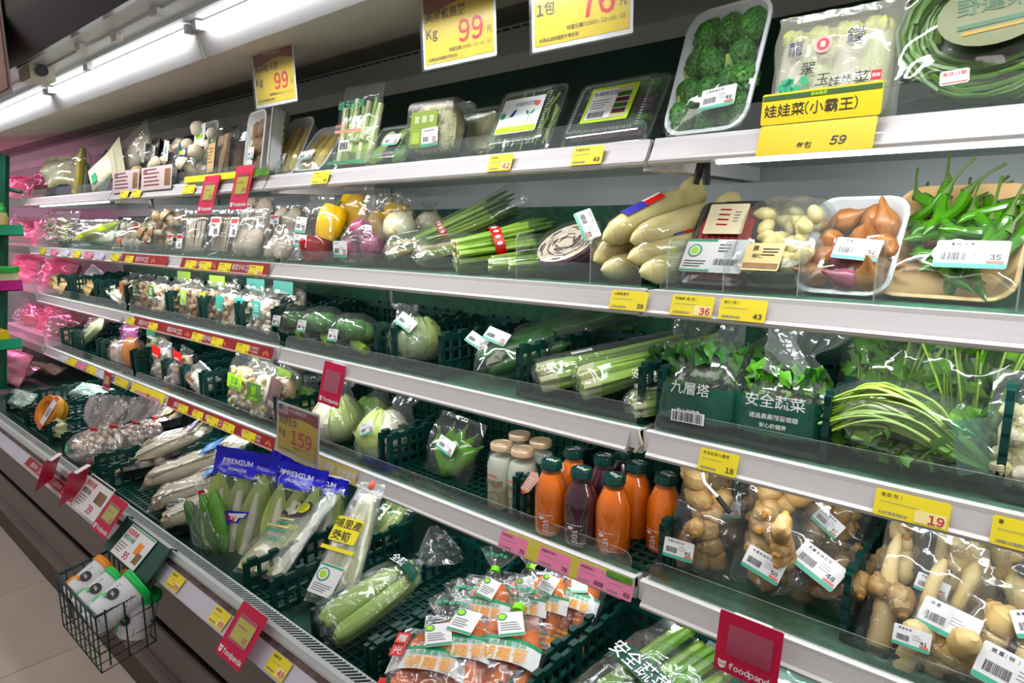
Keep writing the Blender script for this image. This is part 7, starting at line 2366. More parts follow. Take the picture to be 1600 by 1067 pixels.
def carrot_bag(label, px, Y, rot, seed, n=3, top='fan', dz=0.02, red=True, tie=True):
    t = thing('bagged_carrots', label, 'vegetables', pl(px, Y, DZ + dz), tuple(R(a) for a in rot), 'bagged carrots')
    t.scale = (1.12, 1.05, 1.08) if seed < 6 else (0.95, 1, 0.86)
    for k in range(n):
        x = (-0.5 + (k + .5) / n) * 0.118
        put('carrot', car_me, t, (x, 0.006 * (k % 2), 0.018), (0, R(3 * (-1) ** k), k), scale=(0.118 / n / 0.041, 1, 1.02))
    mb = pillow_mb(0.135, 0.215, 0.058, seed, amp=0.10)
    mb.build('bag', FILM, t)
    mb = MB()

    def strip(z0, z1, mi, y=-0.033, w=0.128, bow=0.0):
        n_ = 10
        for i in range(n_):
            u0, u1 = -1 + 2 * i / n_, -1 + 2 * (i + 1) / n_
            f = lambda u: (u * w / 2, y + 0.022 * abs(u) ** 2.6)
            g = lambda u: bow * (1 - u * u)
            mb.add([(*f(u0), z0), (*f(u1), z0), (*f(u1), z1 + g(u1)), (*f(u0), z1 + g(u0))], [(0, 1, 2, 3)], mi)
    strip(0.0, 0.036, 0, bow=0.006)
    mb.build('orange_foot', [ORNG], t, smooth=False)
    mb = MB()
    strip(0.036, 0.042, 1, bow=0.0)
    strip(0.100, 0.140, 2)
    strip(0.1405, 0.148, 1)
    mb.text('胡蘿蔔', 0.027, 0.008, 0.103, -0.0345, 3, 'C')
    mb.text('通過農藥殘留', 0.0125, 0.006, 0.129, -0.0345, 1, 'C')
    mb.text('胡蘿蔔嚴選新鮮', 0.0085, 0, 0.022, -0.0345, 4, 'C')
    mb.quad(0.01, 0.045, 0.002, 0.017, -0.0345, 2)
    bars(mb, 0.012, 0.004, 0.03, 0.011, -0.035, 4, seed)
    if red:
        for i, ch in enumerate('履光'):
            mb.quad(-0.062, -0.040, 0.146 - 0.027 * i, 0.170 - 0.027 * i, -0.0330, 5)
            mb.text(ch, 0.017, -0.051, 0.151 - 0.027 * i, -0.0338, 2, 'C')
        mb.quad(-0.06, -0.048, 0.05, 0.075, -0.032, 5)
    mb.build('bag_lettering', [ORNG, GRNI, PAPER, mat('amber_ink', (0.80, 0.36, 0.03), 0.4), INK, REDI], t, smooth=False)

    def seal(mb2, y):
        mb2.add([(-0.014 + 0.009 * cos(a * pi / 8), y, 0.018 + 0.009 * sin(a * pi / 8)) for a in range(16)], [tuple(range(16))], 1)
        mb2.add([(-0.014 + 0.006 * cos(a * pi / 8), y - .0003, 0.018 + 0.006 * sin(a * pi / 8)) for a in range(16)], [tuple(range(16))], 2)
        small_text_lines(mb2, -0.018, 0.018, 0.002, 4, 0.0055, y, 3, seed)
        mb2.quad(-0.021, 0.021, -0.027, -0.022, y, 1)
    card(t, 'seal_label', 0.044, 0.056, PAPER, (0.006, -0.036, 0.172), (R(-6), R(-18 if seed % 2 else 16), 0), prints=seal, mats=[GRNI, LIME, INKG])
    mb = MB()
    rings = []
    for q, r in ((0, 0.44), (0.3, 0.26), (0.42, 0.16), (0.5, 0.18), (0.7, 0.42), (1.0, 0.72)):
        rings.append([(0.062 * r * cos(2 * pi * k / 24) * (1 + 0.25 * (k % 2)), 0.035 * r * sin(2 * pi * k / 24) * (1 + 0.25 * ((k + 1) % 2)) + 0.01 * q, 0.195 + 0.10 * q) for k in range(24)])
    mb.loft(rings, 0, False, False)
    mb.build('ruffled_mouth', FILMC if not tie else FILM, t)
    mb = MB()
    for k in range(5):
        mb.quad(-0.028 + 0.012 * k, -0.019 + 0.012 * k, 0.268 + 0.004 * (k % 2), 0.276 + 0.004 * (k % 2), -0.013, 0)
    mb.build('green_print_flecks', GRNI, t)
    if tie:
        MB().tube([(0, 0.004, 0.232), (0, 0.005, 0.246)], [0.012, 0.012], 10).build('lime_tie', mat('lime_tie_tape', (0.25, 0.75, 0.05), 0.35), t)
    return t


carrot_bag('foremost bag of carrots with a red square print, three carrots, slumped over the crate wall', 630, 0.588, (-80, 0, 30), 3, 3, tie=False, dz=0.032)
carrot_bag('second bag of carrots, tucked against the foremost one, its label at an angle', 696, 0.655, (-76, 0, 36), 4, 2, red=False, tie=False, dz=0.03)
carrot_bag('third bag of carrots lying wide open toward the lattice floor, lime tie', 752, 0.700, (-74, 0, 26), 5, 3, red=False, dz=0.02)
carrot_bag('carrot bag behind the third one with its tall film mouth upright', 742, 0.83, (-46, 0, 24), 6, 2, red=False, dz=0.03)
carrot_bag('carrot bag standing behind with barcode on its orange foot', 806, 0.905, (-44, 0, 26), 7, 2, red=False, dz=0.02)
carrot_bag('carrot bag under the pink tags, white band facing out', 838, 0.945, (-42, 0, 20), 8, 2, red=False, dz=0.02)
carrot_bag('last carrot bag with red square print touching the dark crate end', 878, 0.985, (-44, 0, 8), 9, 2, red=True, dz=0.02)

# ---- leek bag
t = thing('bagged_leeks', 'clear bag of broad green leek stems with white characters on a dark band', 'vegetables', pl(905, 0.76, DZ + 0.03), (R(-73), 0, R(-20)))
rnd = random.Random(6)
for k in range(13):
    x, y = -0.062 + 0.0105 * k, rnd.uniform(-0.02, 0.02)
    MB().tube([(x, y, 0.0), (x, y, 0.08), (x * 1.0, y, 0.2), (x * 1.05, y + 0.005, 0.27)], [0.0115, 0.0105, 0.010, 0.009], 8).build('leek_stem', LEEK if k % 3 else VEGL, t)
pillow_mb(0.18, 0.32, 0.085, 44, amp=0.14).build('bag', FILM, t, (0, 0, -0.05))
mb = MB()
mb.loft([[(-0.088 + 0.176 * i / 12, -0.046 + 0.030 * abs(2 * i / 12 - 1) ** 2.5, z) for i in range(13)] for z in (0.120, 0.158)], 0, False, False, False)
mb.text('安全蔬菜', 0.034, 0, 0.125, -0.0475, 1, 'C')
mb.build('printed_band', [GPRINT, WINK], t, smooth=False)
t = thing('bagged_greens', 'dark film bag with a coiled teal tie, in shadow beside the leek crate', 'vegetables', pl(1078, 0.84, DZ + 0.01), (R(-72), 0, 0))
leaf_cluster(70, 0.06, 0.03, 0.16, 0.03, 0.04, 12).build('dark_leaves', [VEGX, CHILIS, VEGD], t)['kind'] = 'stuff'
MB().tube([(0.035 * cos(a * .5), -0.05 + 0.004 * a, 0.11 + 0.045 * sin(a * .5)) for a in range(14)], 0.004, 6).build('teal_tie', mat('teal_tie', (0.02, 0.25, 0.18), 0.35), t)
pillow_mb(0.16, 0.24, 0.09, 45, amp=0.22).build('bag', FILMC, t)
t = thing('bagged_greens', 'green and white printed bag peeping out below the wide crimson card', 'vegetables', pl(1222, 0.90, DZ + 0.01), (R(-70), 0, 0))
leaf_cluster(60, 0.06, 0.03, 0.18, 0.03, 0.04, 13).build('dark_leaves', [VEGX, CHILIS, GRNI], t)['kind'] = 'stuff'
pillow_mb(0.18, 0.24, 0.09, 46, amp=0.22).build('bag', FILMG, t)


# ---- blue printed romaine bags
def romaine(label, px, Y, rot, seed, h=0.26, w=0.15, logo=True, dz=0.01):
    t = thing('romaine_bag', label, 'vegetables', pl(px, Y, DZ + dz), tuple(R(a) for a in rot), 'blue printed lettuce bags')
    for k in range(6):
        b = blade_mb(h * (0.76 + 0.02 * (k % 3)), w * 0.46, 0.02, 7, 0.2, 0.01)
        b.build('romaine_leaf', ROM if k % 2 else LETT, t, ((k % 3 - 1) * w * 0.24, -0.012 + 0.012 * (k // 3), 0.008), (R(4 * (-1) ** k), R(5 * (k % 3 - 1)), R(20 * (-1) ** k)))
        MB().tube([(0, 0, 0.004), (0, 0, h * .3), (0, 0, h * .6)], [0.014, 0.011, 0.006], 7).build('leaf_rib', CREAM, t, ((k % 3 - 1) * w * 0.22, -0.014 + 0.012 * (k // 3), 0.004), (0, R(4 * (k % 3 - 1)), 0))
    pillow_mb(w, h, 0.07, seed, amp=0.16, mi_fn=lambda u, v: 1 if v > 0.76 + 0.05 * u else 0, top_flat=0.12).build('bag', [FILM, ROY], t)
    mb = MB()
    mb.text('PREMIUM', 0.0165, -0.002, h * 0.885, 0, 0, 'C', True)
    mb.text('ROMAINE', 0.010, 0, h * 0.82, 0, 0, 'C', True)
    if logo:
        z = h * .36
        mb.add([(-0.05, 0, z + .030), (-0.028, 0, z + .016), (0.0, 0, z + .022), (0.05, 0, z + .026), (0.040, 0, z + .008), (0.028, 0, z + .006), (0.024, 0, z - .008), (0.006, 0, z - .006), (0.0, 0, z - .018), (-0.014, 0, z - .004), (-0.030, 0, z - .004)], [tuple(range(11))], 1)
        mb.add([(-0.006, -.0005, z + .014), (0.044, -.0005, z + .022), (0.036, -.0005, z + .010), (0.024, -.0005, z + .008), (0.018, -.0005, z - .004), (0.004, -.0005, z + .0)], [tuple(range(6))], 2)
        mb.text('Jay', 0.020, -0.02, z - 0.002, -0.001, 3, 'L', True)
    mb.build('bag_lettering', [WINK, ROY, PAPER, REDI], t, (0, -0.041, 0), smooth=False)
    return t


romaine('foremost blue topped lettuce bag with a winged emblem, in front of the narrow crate', 362, 0.735, (-12, 8, 34), 50, 0.27, 0.175)
romaine('second blue topped lettuce bag, squeezed behind the winged emblem one', 418, 0.83, (-12, 12, 10), 51, 0.24, 0.13, False)
romaine('third blue topped lettuce bag with blue fold to one side', 440, 0.81, (-16, 14, 40), 52, 0.235, 0.13, False)
romaine('rear blue topped lettuce bag touching the yellow rail strip', 482, 0.87, (-22, 12, 36), 53, 0.215, 0.13, False)
t = thing('stalk_bag', 'pale green bag behind the milky stalk bag, under the shelf above', 'vegetables', pl(585, 1.03, DZ + 0.02), (R(-48), 0, R(-12)))
for k in range(5):
    MB().tube([(-0.05 + 0.025 * k, 0, 0), (-0.05 + 0.025 * k, 0, 0.12), (-0.04 + 0.02 * k, 0, 0.24)], [0.014, 0.012, 0.008], 8).build('stalk', BAMB if k % 2 else LETD, t)
pillow_mb(0.17, 0.29, 0.07, 47, amp=0.2).build('bag', FILM, t)
t = thing('stalk_bag', 'knotted clear film bag top pressed to the rail, above the yellow labelled bag', 'vegetables', pl(560, 0.99, DZ + 0.02), (R(-16), R(10), 0))
for k in range(4):
    MB().tube([(-0.04 + 0.025 * k, 0, 0), (-0.03 + 0.02 * k, 0, 0.14)], [0.014, 0.009], 8).build('stalk', LETD, t)
sack_mb(0.07, 0.05, 0.255, 0.72, 0.14, 0.7, 6).build('bag', FILMC, t)

# ---- dark green gourd bag with red tie
t = thing('okra_gourd_bag', 'red tied clear bag with one dark and two bright green gourds at the grille edge', 'vegetables', pl(338, 0.700, DZ + 0.006), (R(-6), R(-20), R(10)))
for k, (x, m, a) in enumerate(((-0.030, CUC, -6), (0.012, CHILI, 8), (0.044, VEGM, 14))):
    MB().tube([(0, 0, 0), (0, 0, 0.012), (0.002, 0, 0.06), (0.004, 0, 0.12), (0, 0, 0.155), (0, 0, 0.165)], [0.004, 0.012, 0.0195, 0.0205, 0.012, 0.004], 11).build('gourd', m, t, (x, 0.0, 0.002), (0, R(a - 14), 0))
sack_mb(0.064, 0.044, 0.20, 0.82, 0.12, 0.32, 8, e=0.85, lean=(-0.04, 0.02)).build('bag', FILM, t)
MB().tube([(-0.030, 0.012, 0.158), (-0.031, 0.0125, 0.174)], [0.008, 0.008], 9).build('red_tie', REDI, t)

# ---- enoki packs
for k, (lab, px, Y, rot, L, w) in enumerate((('long white enoki pack nearest the tied gourd bag, roots toward the grille', 264, 0.690, (-72, 0, -44), 0.235, 0.125), ('second white enoki pack with blue letters, beside the blue topped lettuce', 248, 0.715, (-72, 0, -42), 0.27, 0.13), ('third white enoki pack with blue panel, deeper in the row', 236, 0.755, (-72, 0, -40), 0.30, 0.13),
                                            ('top white enoki pack with pale printed strip, beside the black trays', 218, 0.800, (-68, 0, -38), 0.30, 0.14), ('rear enoki pack with a blue band touching the lettuce bags', 345, 1.00, (-62, 0, -20), 0.24, 0.11))):
    t = thing('enoki_pack', lab, 'mushrooms', pl(px, Y, DZ + 0.012 + (0.04 if k == 3 else 0.012 * k)), tuple(R(a) for a in rot), 'white enoki packs')
    mb = MB()
    mb.blob(w * .42, 0.026, L * .44, 0.7, 0.05, 5, k, 24, 18, 0, Matrix.Translation((0, 0, L * .46)))
    rnd = random.Random(k)
    for q in range(46):
        x = rnd.uniform(-.4, .4) * w
        mb.tube([(x * .8, -0.018 - rnd.random() * .012, L * .05), (x, -0.028, L * .4), (x * 1.05, -0.024, L * .86)], 0.0024, 4, q % 2)
    mb.build('enoki_cluster', [ENO, CREAM], t)['kind'] = 'stuff'
    MB().blob(w * .36, 0.022, 0.022, 0.7, 0.3, 6, k, 14, 8).build('root_clump', mat('root_clump_tan', (0.50, 0.42, 0.28), 0.6, var=0.4, scale=60, bump=0.6), t, (0, 0, 0.014))
    pillow_mb(w * 1.16, L * 1.08, 0.078, 80 + k, amp=0.2).build('bag', FILM, t, (0, 0, -0.012))
    if k in (1, 2, 4):
        card(t, 'blue_print', w * .8, 0.055, mat('azure_print', (0.02, 0.20, 0.55), 0.35), (0, -0.041, L * .72), (R(4), 0, 0), prints=lambda mb, y: mb.text('金針菇', 0.022, 0, -0.01, y, 1, 'C'), mats=[WINK])
    elif k == 3:
        card(t, 'pale_strip', w * .95, 0.03, mat('lilac_strip', (0.55, 0.55, 0.72), 0.4), (0, -0.040, L * .8), (R(4), 0, 0), prints=lambda mb, y: mb.text('健康有機', 0.014, 0, -0.005, y, 1, 'C'), mats=[BLUEI])

# ---- black mushroom trays
WOODS = mat('tan_tray_edge', (0.42, 0.26, 0.11), 0.5, var=0.2)
for k, (lab, px, py, rot, w, L, dz) in enumerate((('black mushroom tray at the grille edge with tan strip, foremost of the dark trays', 196, 0.76, (-80, 0, -40), 0.14, 0.17, 0.02), ('second black mushroom tray with white and green label beside the enoki', 226, 0.88, (-78, 0, -38), 0.14, 0.18, 0.03), ('black mushroom tray in the crate behind its gridded wall', 224, 1.0, (-78, 0, -34), 0.14, 0.17, 0.02),
                                                 ('black tray of dark mushrooms with tan paper, rear of the crate', 262, 1.12, (-76, 0, -30), 0.15, 0.18, 0.03), ('pack of grey mushrooms with a yellow tan label, deepest by the red banner', 330, 1.17, (-64, 0, -20), 0.16, 0.19, 0.03), ('black tray with yellow label right under the red banner rail', 352, 1.28, (-58, 0, -10), 0.15, 0.18, 0.06))):
    t = thing('black_mushroom_tray', lab, 'mushrooms', pl(px, py, DZ + dz), tuple(R(a) for a in rot), 'black mushroom trays')
    tray_mb(w, L, 0.034, 0.014, 0.012).build('foam_tray', FOAMK, t)
    for q in range(9):
        MB().blob(0.019, 0.014, 0.019, 1, 0.15, 3, q, 11, 7).build('mushroom_cap', (MUSHB, MUSH, mat('grey_mushroom', (0.36, 0.32, 0.26), 0.5, var=0.3))[(q + k) % 3], t, ((q % 3 - 1) * w * .27, 0.0, L * (.2 + .29 * (q // 3))))
    wrap_mb(w - .003, L - .003, 0.014, k + 3, amp=0.01).build('wrap', FILMC, t)
    MB().box(-w / 2, w / 2, -0.004, 0.010, -0.004, 0.004).build('tan_edge_strip', WOODS, t, smooth=False)
    card(t, 'paper_label', w * .62, L * .42, mat('straw_yellow_paper', (0.66, 0.52, 0.24), 0.5, var=0.08) if k % 2 == 0 or k > 3 else PAPER, (0.0, -0.021, L * .55), (0, R(6), 0), prints=lambda mb, y: (mb.text('香菇', 0.022, 0, 0, y, 1, 'C'), mb.quad(-0.03, 0.03, -0.02, -0.012, y, 2)), mats=[INK, VEGM])

# ---- tied white mushroom bags
for k, (lab, px, Y, rx, h, lean, tie) in enumerate((('foremost tied white bag with red tie, at the grille edge', 132, 0.715, 0.092, 0.225, (-0.01, 0.05), True), ('second tied white bag with wide spread milky mouth', 166, 0.79, 0.092, 0.21, (0.0, 0.02), True), ('third tied white bag with green print in the crate', 200, 0.88, 0.085, 0.23, (0.03, 0.03), True),
                                                   ('fourth tied white bag, silvery mouth upright', 232, 0.97, 0.085, 0.24, (0.03, 0.03), True), ('fifth tied white bag with red tie under the red banner', 268, 1.12, 0.08, 0.23, (0.03, 0.03), True), ('rear pale bag with pink tinted film by the red banner rail', 302, 1.22, 0.085, 0.20, (0.03, 0.0), False))):
    t = thing('tied_mushroom_bag', lab, 'mushrooms', pl(px, Y, DZ + 0.012), (R(-14), R(6), R(0)), 'tied white mushroom bags')
    mb = MB()
    rnd = random.Random(k)
    for q in range(40):
        mb.blob(0.014, 0.012, 0.012, 1, 0.25, 4, q, 8, 5, q % 2, Matrix.Translation((rnd.uniform(-.7, .7) * rx, rnd.uniform(-.045, .03), rnd.uniform(0.014, h * .40))))
    mb.build('mushroom_filling', [MUSHW, mat('pinkish_white', (0.70, 0.56, 0.48), 0.5, var=0.2)], t)['kind'] = 'stuff'
    sack_mb(rx, 0.062, h, 0.50, 0.14, 0.85, k + 3, e=0.85, lean=lean, pleat=0.2).build('bag', FILMP if k != 1 else FILMC, t)
    if tie:
        MB().tube([(lean[0] * .24, lean[1] * .24, h * .49), (lean[0] * .27, lean[1] * .27, h * .535)], [0.014, 0.014], 10).build('red_tie', REDI, t)
    mb = MB()
    mb.quad(-0.022, 0.022, 0.03, 0.062, 0, 0)
    mb.text('菇', 0.022, 0, 0.036, -0.001, 1, 'C')
    mb.build('green_print', [GRNI if k != 4 else REDB, WINK], t, (0.01, -0.066, 0.0), smooth=False)

# ---- far end of the deck
t = thing('cut_pumpkin', 'halved orange pumpkin in film with a red and white label strip, in the deck crate', 'vegetables', pl(60, 0.715, DZ + 0.012), (R(-26), R(4), R(12)))
mb = MB()
n = 28
for rr0, rr1, y0, y1, mi in ((0.066, 0.074, 0.0, 0.03, 0), (0.074, 0.056, 0.03, 0.062, 0)):
    mb.loft([[(rr_ * cos(2 * pi * k / n), y, 0.075 + rr_ * sin(2 * pi * k / n)) for k in range(n)] for rr_, y in ((rr0, y0), (rr1, y1))], mi, False, y1 > .05)
mb.build('pumpkin_rind', mat('pumpkin_rind', (0.62, 0.30, 0.05), 0.4, var=0.2), t)
mb = MB()
mb.loft([[(r * cos(2 * pi * k / n), y, 0.075 + r * sin(2 * pi * k / n)) for k in range(n)] for r, y in ((0.070, 0.002), (0.066, -0.002), (0.046, 0.0), (0.034, 0.014), (0.0, 0.022))], 0, False, False)
mb.build('pumpkin_flesh', PUMP, t)
MB().blob(0.03, 0.008, 0.03, 1, 0.3, 8, 3, 16, 10).build('seed_pulp', mat('pumpkin_pulp', (0.50, 0.20, 0.03), 0.5, var=0.4, scale=60, bump=0.6), t, (0, 0.012, 0.075))
card(t, 'label_strip', 0.034, 0.155, PAPER, (0.036, -0.006, 0.075), (0, R(16), 0), prints=lambda mb, y: (mb.quad(-.017, .017, .056, .075, y, 1), mb.quad(-.017, .017, -.075, -.056, y, 1), bars(mb, -.012, -.02, .024, .04, y, 2, 2)), mats=[REDB, INKG])
for k, (lab, px, Y, w, h, rot, m, fl) in enumerate((('pale teal film bag by the pumpkin crate at the grille', 24, 0.73, 0.22, 0.09, (-40, 0, 10), mat('pale_teal_pack', (0.45, 0.62, 0.52), 0.4, var=0.2), FILMC), ('flesh toned vacuum packs at the far edge of the deck', 16, 0.90, 0.40, 0.09, (-60, 0, 10), mat('salmon_flesh', (0.66, 0.48, 0.36), 0.4, var=0.25, scale=14), FILM), ('grey lilac printed sheet pack lying over crate walls', 150, 1.14, 0.40, 0.22, (-62, 0, 20), mat('grey_lilac_sheet', (0.50, 0.49, 0.54), 0.4, var=0.15), FILM),
                                                   ('pale yellow cut vegetable in the small crate beside the pumpkin', 92, 0.74, 0.11, 0.08, (-10, 0, 0), PALE, FILM), ('second flesh toned pack under the grey lilac sheet', 60, 1.02, 0.40, 0.08, (-66, 0, 10), mat('salmon_flesh', (0.66, 0.48, 0.36), 0.4), FILM), ('mint green capped pack between the far crates', 128, 0.98, 0.30, 0.10, (-60, 0, 10), mat('mint_pack', (0.38, 0.56, 0.45), 0.4, var=0.3), FILM), ('white sheet pack under the red banner beside the grey lilac sheet', 205, 1.24, 0.24, 0.12, (-60, 0, 10), CREAM, FILM))):
    t = thing('food_packet', lab, 'packaged food', pl(px, Y, DZ + 0.012 + (0.085 if k == 2 else 0)), tuple(R(a) for a in rot))
    pillow_mb(w * .94, h * .94, 0.04, k + 5, amp=0.15).build('packet', m, t, (0, 0, h * .03))
    pillow_mb(w, h, 0.055, k + 15, amp=0.25).build('bag', fl, t)
settle()
# ================================================================ tags, banners, cards in the rails
def rx(px, lv, dz=0.02):
    return x_at(px, 1.0, SHELF_Z[lv] + dz)


for lab, px, lv, w, pz, big, m, wd in (
        ('faded yellow price tag in the top rail below the corn cobs', 501, 1, 0.075, '45', False, None, '玉米筍'), ('yellow price tag with crimson 42 in the top rail below the sprout boxes', 782, 1, 0.062, '42', True, None, '苜蓿芽'),
        ('yellow price tag reading 49 in the top rail below the lime labelled clamshell', 918, 1, 0.066, '49', False, None, '有機豌豆苗'),
        ('yellow price tag reading 39 at the rail end below the yellow rolls', 982, 2, 0.074, '39', False, None, '山藥紫高麗'), ('yellow price tag with big crimson 36 in the second rail', 1081, 2, 0.074, '36', True, None, '有機鮮辣椒(生)'),
        ('yellow price tag reading 43 beside the crimson 36 tag', 1160, 2, 0.074, '43', False, None, '蒜仁(特級)'), ('yellow price tag reading 18 below the basil bag', 1122, 3, 0.066, '18', False, None, '安全蔬菜九層塔'),
        ('yellow price tag with bold crimson 19 below the coriander', 1423, 3, 0.090, '19', True, None, '香菜(包裝)'), ('yellow price tag half cut by the picture edge below the noodle bag', 1606, 3, 0.075, '29', False, None, '薑絲'),
        ('pink price tag reading 79 below the first orange juice bottle', 802, 4, 0.078, '79', False, PINKT, '原味蘋果汁'), ('second pink price tag reading 79 below the dark juice bottle', 866, 4, 0.082, '79', False, PINKT, '胡蘿蔔蘋果汁'),
        ('pink price tag reading 888 beside the second one', 925, 4, 0.066, '888', False, PINKT, '鮮健康果汁'), ('last pink price tag at the rail end near the bracket', 968, 4, 0.058, '69', False, PINKT, '有機果汁')):
    if m is PINKT:
        m2 = PINKT
    rail_tag(lab, rx(px, lv), lv, w, 0.035 if lv < 3 else 0.037, pz, big, m, words=wd)
# yellow green backing strip of the pink tags and small black code between them
t = thing('rail_strip', 'thin yellow and green printed strip behind the pink price tags', 'label strip', (rx(880, 4), 1.0035, CAM_H + SHELF_Z[4] + 0.024), (R(-20.5), 0, 0))
card(t, 'strip_sheet', 0.315, 0.041, mat('olive_yellow_strip', (0.52, 0.47, 0.10), 0.45, var=0.1), (0, -0.0036, 0), prints=lambda mb, y: mb.quad(0.10, 0.157, 0.008, 0.020, y, 1), mats=[VEGM])
t = thing('rail_strip', 'yellow to grey printed strip with white characters in the rail below the lettuces', 'label strip', (rx(507, 4), 1.0035, CAM_H + SHELF_Z[4] + 0.022), (R(-20.5), 0, 0))
card(t, 'strip_sheet', 0.42, 0.040, mat('mustard_strip', (0.50, 0.40, 0.13), 0.45, var=0.1), (-0.06, -0.0036, 0), prints=lambda mb, y: (mb.text('安心農產', 0.022, 0.02, -0.006, y, 1), mb.text('安全健康', 0.022, 0.12, -0.006, y, 1)), mats=[PAPERL])


def banner(label, x0, x1, lv, tags, deck=False):
    """Dark red printed strip in a rail, with white characters and small yellow price tags stuck on it."""
    w = x1 - x0
    if deck:
        t = thing('red_banner', label, 'label strip', ((x0 + x1) / 2, 0.5660, CAM_H - 0.8355), (R(-46.8), 0, 0), 'dark red rail banners')
    else:
        t = thing('red_banner', label, 'label strip', ((x0 + x1) / 2, 1.0035, CAM_H + SHELF_Z[lv] + 0.0215), (R(-20.5), 0, 0), 'dark red rail banners')
    hh = 0.034 if deck else 0.040

    def pr(mb, y):
        mb.quad(-w / 2, w / 2, -hh * .5, -hh * .36, y, 2)
        n = max(1, int(w / 0.25))
        for k in range(n):
            cx = -w / 2 + (k + .5) * w / n
            mb.text('優質好味', hh * .52, cx - 0.075, -hh * .16, y, 1)
            mb.text('特惠促銷', hh * .26, cx + 0.012, hh * .06, y, 1)
            mb.text('中秋烤肉', hh * .26, cx + 0.012, -hh * .24, y, 1)
            for j in range(3):
                mb.add([(cx + 0.088 + 0.012 * j + 0.007 * cos(a), y, -0.004 + 0.006 * (j % 2) + 0.007 * sin(a)) for a in (0, 1.05, 2.1, 3.14, 4.2, 5.2)], [tuple(range(6))], 3)
    card(t, 'banner_sheet', w, hh, DRED, (0, -0.0040, 0), prints=pr, mats=[mat('pale_pink_ink', (0.72, 0.58, 0.58), 0.5), SALMON, mat('rust_orange_print', (0.55, 0.16, 0.08), 0.5)])
    return t


banner('dark red banner in the second rail below the slim mushroom boxes', rx(283, 2), rx(420, 2), 2, ())
banner('shorter dark red banner in the second rail below the oyster mushroom pack', rx(190, 2), rx(262, 2), 2, ())
banner('long dark red banner in the third rail below the beech mushroom crates', rx(208, 3), rx(426, 3), 3, ())
banner('long dark red banner in the lowest rail above the tied white mushroom bags', rx(262, 4), rx(428, 4), 4, ())
t = thing('red_banner', 'yellow ended start of the lowest rail banner below the pumpkin wedge', 'label strip', (rx(230, 4), 1.0035, CAM_H + SHELF_Z[4] + 0.0215), (R(-20.5), 0, 0), 'dark red rail banners')
card(t, 'banner_sheet', rx(258, 4) - rx(207, 4), 0.040, YEL2, (0, -0.0040, 0), prints=lambda mb, y: (mb.quad(-.12, .14, -.020, -.004, y, 1), mb.text('特惠', 0.016, 0, -.014, y - .0004, 2)), mats=[SALMON, DRED])
for k, (px, lv, lab) in enumerate(((299, 2, 'small yellow tag on the second rail banner, below the bunched mushrooms'), (322, 2, 'small yellow tag on the second rail banner, below the red labelled box'), (352, 2, 'small yellow tag on the second rail banner, below the ivory mushroom'), (401, 2, 'yellow tag with crimson number at the end of the second rail banner'), (203, 2, 'small yellow tag on the shorter banner'),
                                   (205, 3, 'first small yellow tag on the third rail banner, by the bay joint'), (240, 3, 'wide yellow tag on the third rail banner below the green label bag'), (309, 3, 'small yellow tag on the third rail banner below the lime label bag'), (340, 3, 'small yellow tag on the third rail banner below the square lime label'), (380, 3, 'small yellow tag on the third rail banner below the white mushrooms'),
                                   (287, 4, 'small yellow tag on the lowest banner below the white pyramid pack'), (310, 4, 'small yellow tag on the lowest banner below the gridded crate'), (333, 4, 'small yellow tag on the lowest banner below its next crate wall'), (358, 4, 'small yellow tag on the lowest banner below the bean sprouts'), (390, 4, 'small yellow tag on the lowest banner beside the sign reading 159'),
                                   (296, 1, 'small yellow tag in the top rail of the mushroom bay, below the oyster tray'), (214, 1, 'small yellow tag in the top rail near the bay joint'), (195, 1, 'small pale tag in the top rail beside the joint'))):
    rail_tag(lab, rx(px, lv), lv, 0.082 if lv > 1 else 0.09, 0.030, '190' if px == 401 else '59', px == 401, None, off=-0.003).location.y -= 0.0022
for k in range(7):
    px = (66, 84, 102, 120, 138, 156, 180)[k]
    rail_tag('faded second rail tag, %s from the pink case' % ('first', 'second', 'third', 'fourth', 'fifth', 'sixth', 'seventh')[k], rx(px, 2), 2, 0.10, 0.032, '39', False, (YEL2, PINKT, PAPERL)[k % 3])
for k in range(6):
    px = (98, 112, 128, 142, 158, 190)[k]
    rail_tag('pastel lowest rail tag, %s from the pink case' % ('first', 'second', 'third', 'fourth', 'fifth', 'sixth')[k], rx(px, 4), 4, 0.14, 0.034, '39', False, (PAPERL, YEL2, PINKT, YEL2, PAPERL, YEL2)[k])
# menu panels on the top shelf of the mushroom bay
for lab, px in (('pinkish grey printed panel on the top shelf fence, with the darker picture corner', 245), ('second pinkish grey printed panel beside the slanting glossy bag', 197)):
    t = thing('menu_panel', lab, 'sign', (x_at(px, 1.012, 0.165), 1.010, CAM_H + 0.171), (R(-8), 0, 0), 'printed panels')
    card(t, 'panel_sheet', 0.27, 0.085, mat('pinkish_grey_paper', (0.56, 0.47, 0.46), 0.5, var=0.04), prints=lambda mb, y: (small_text_lines(mb, -0.11, 0.06, 0.030, 5, 0.014, y, 1, 3), mb.quad(0.075, 0.125, -0.03, 0.03, y, 2), mb.text('食譜' if ('譜', False) in _G else '食材', 0.02, -0.12, 0.018, y, 1)), mats=[mat('maroon_ink', (0.18, 0.05, 0.05), 0.5), MUSHB])
t = thing('rail_strip', 'yellow green printed strip standing on the top rail beside the menu panels', 'label strip', (x_at(345, 1.0, 0.155), 1.006, CAM_H + 0.153), (R(-10), 0, 0))
card(t, 'strip_sheet', 0.55, 0.020, YEL2, prints=lambda mb, y: mb.quad(0.20, 0.275, -0.010, 0.010, y, 1), mats=[VEGM])

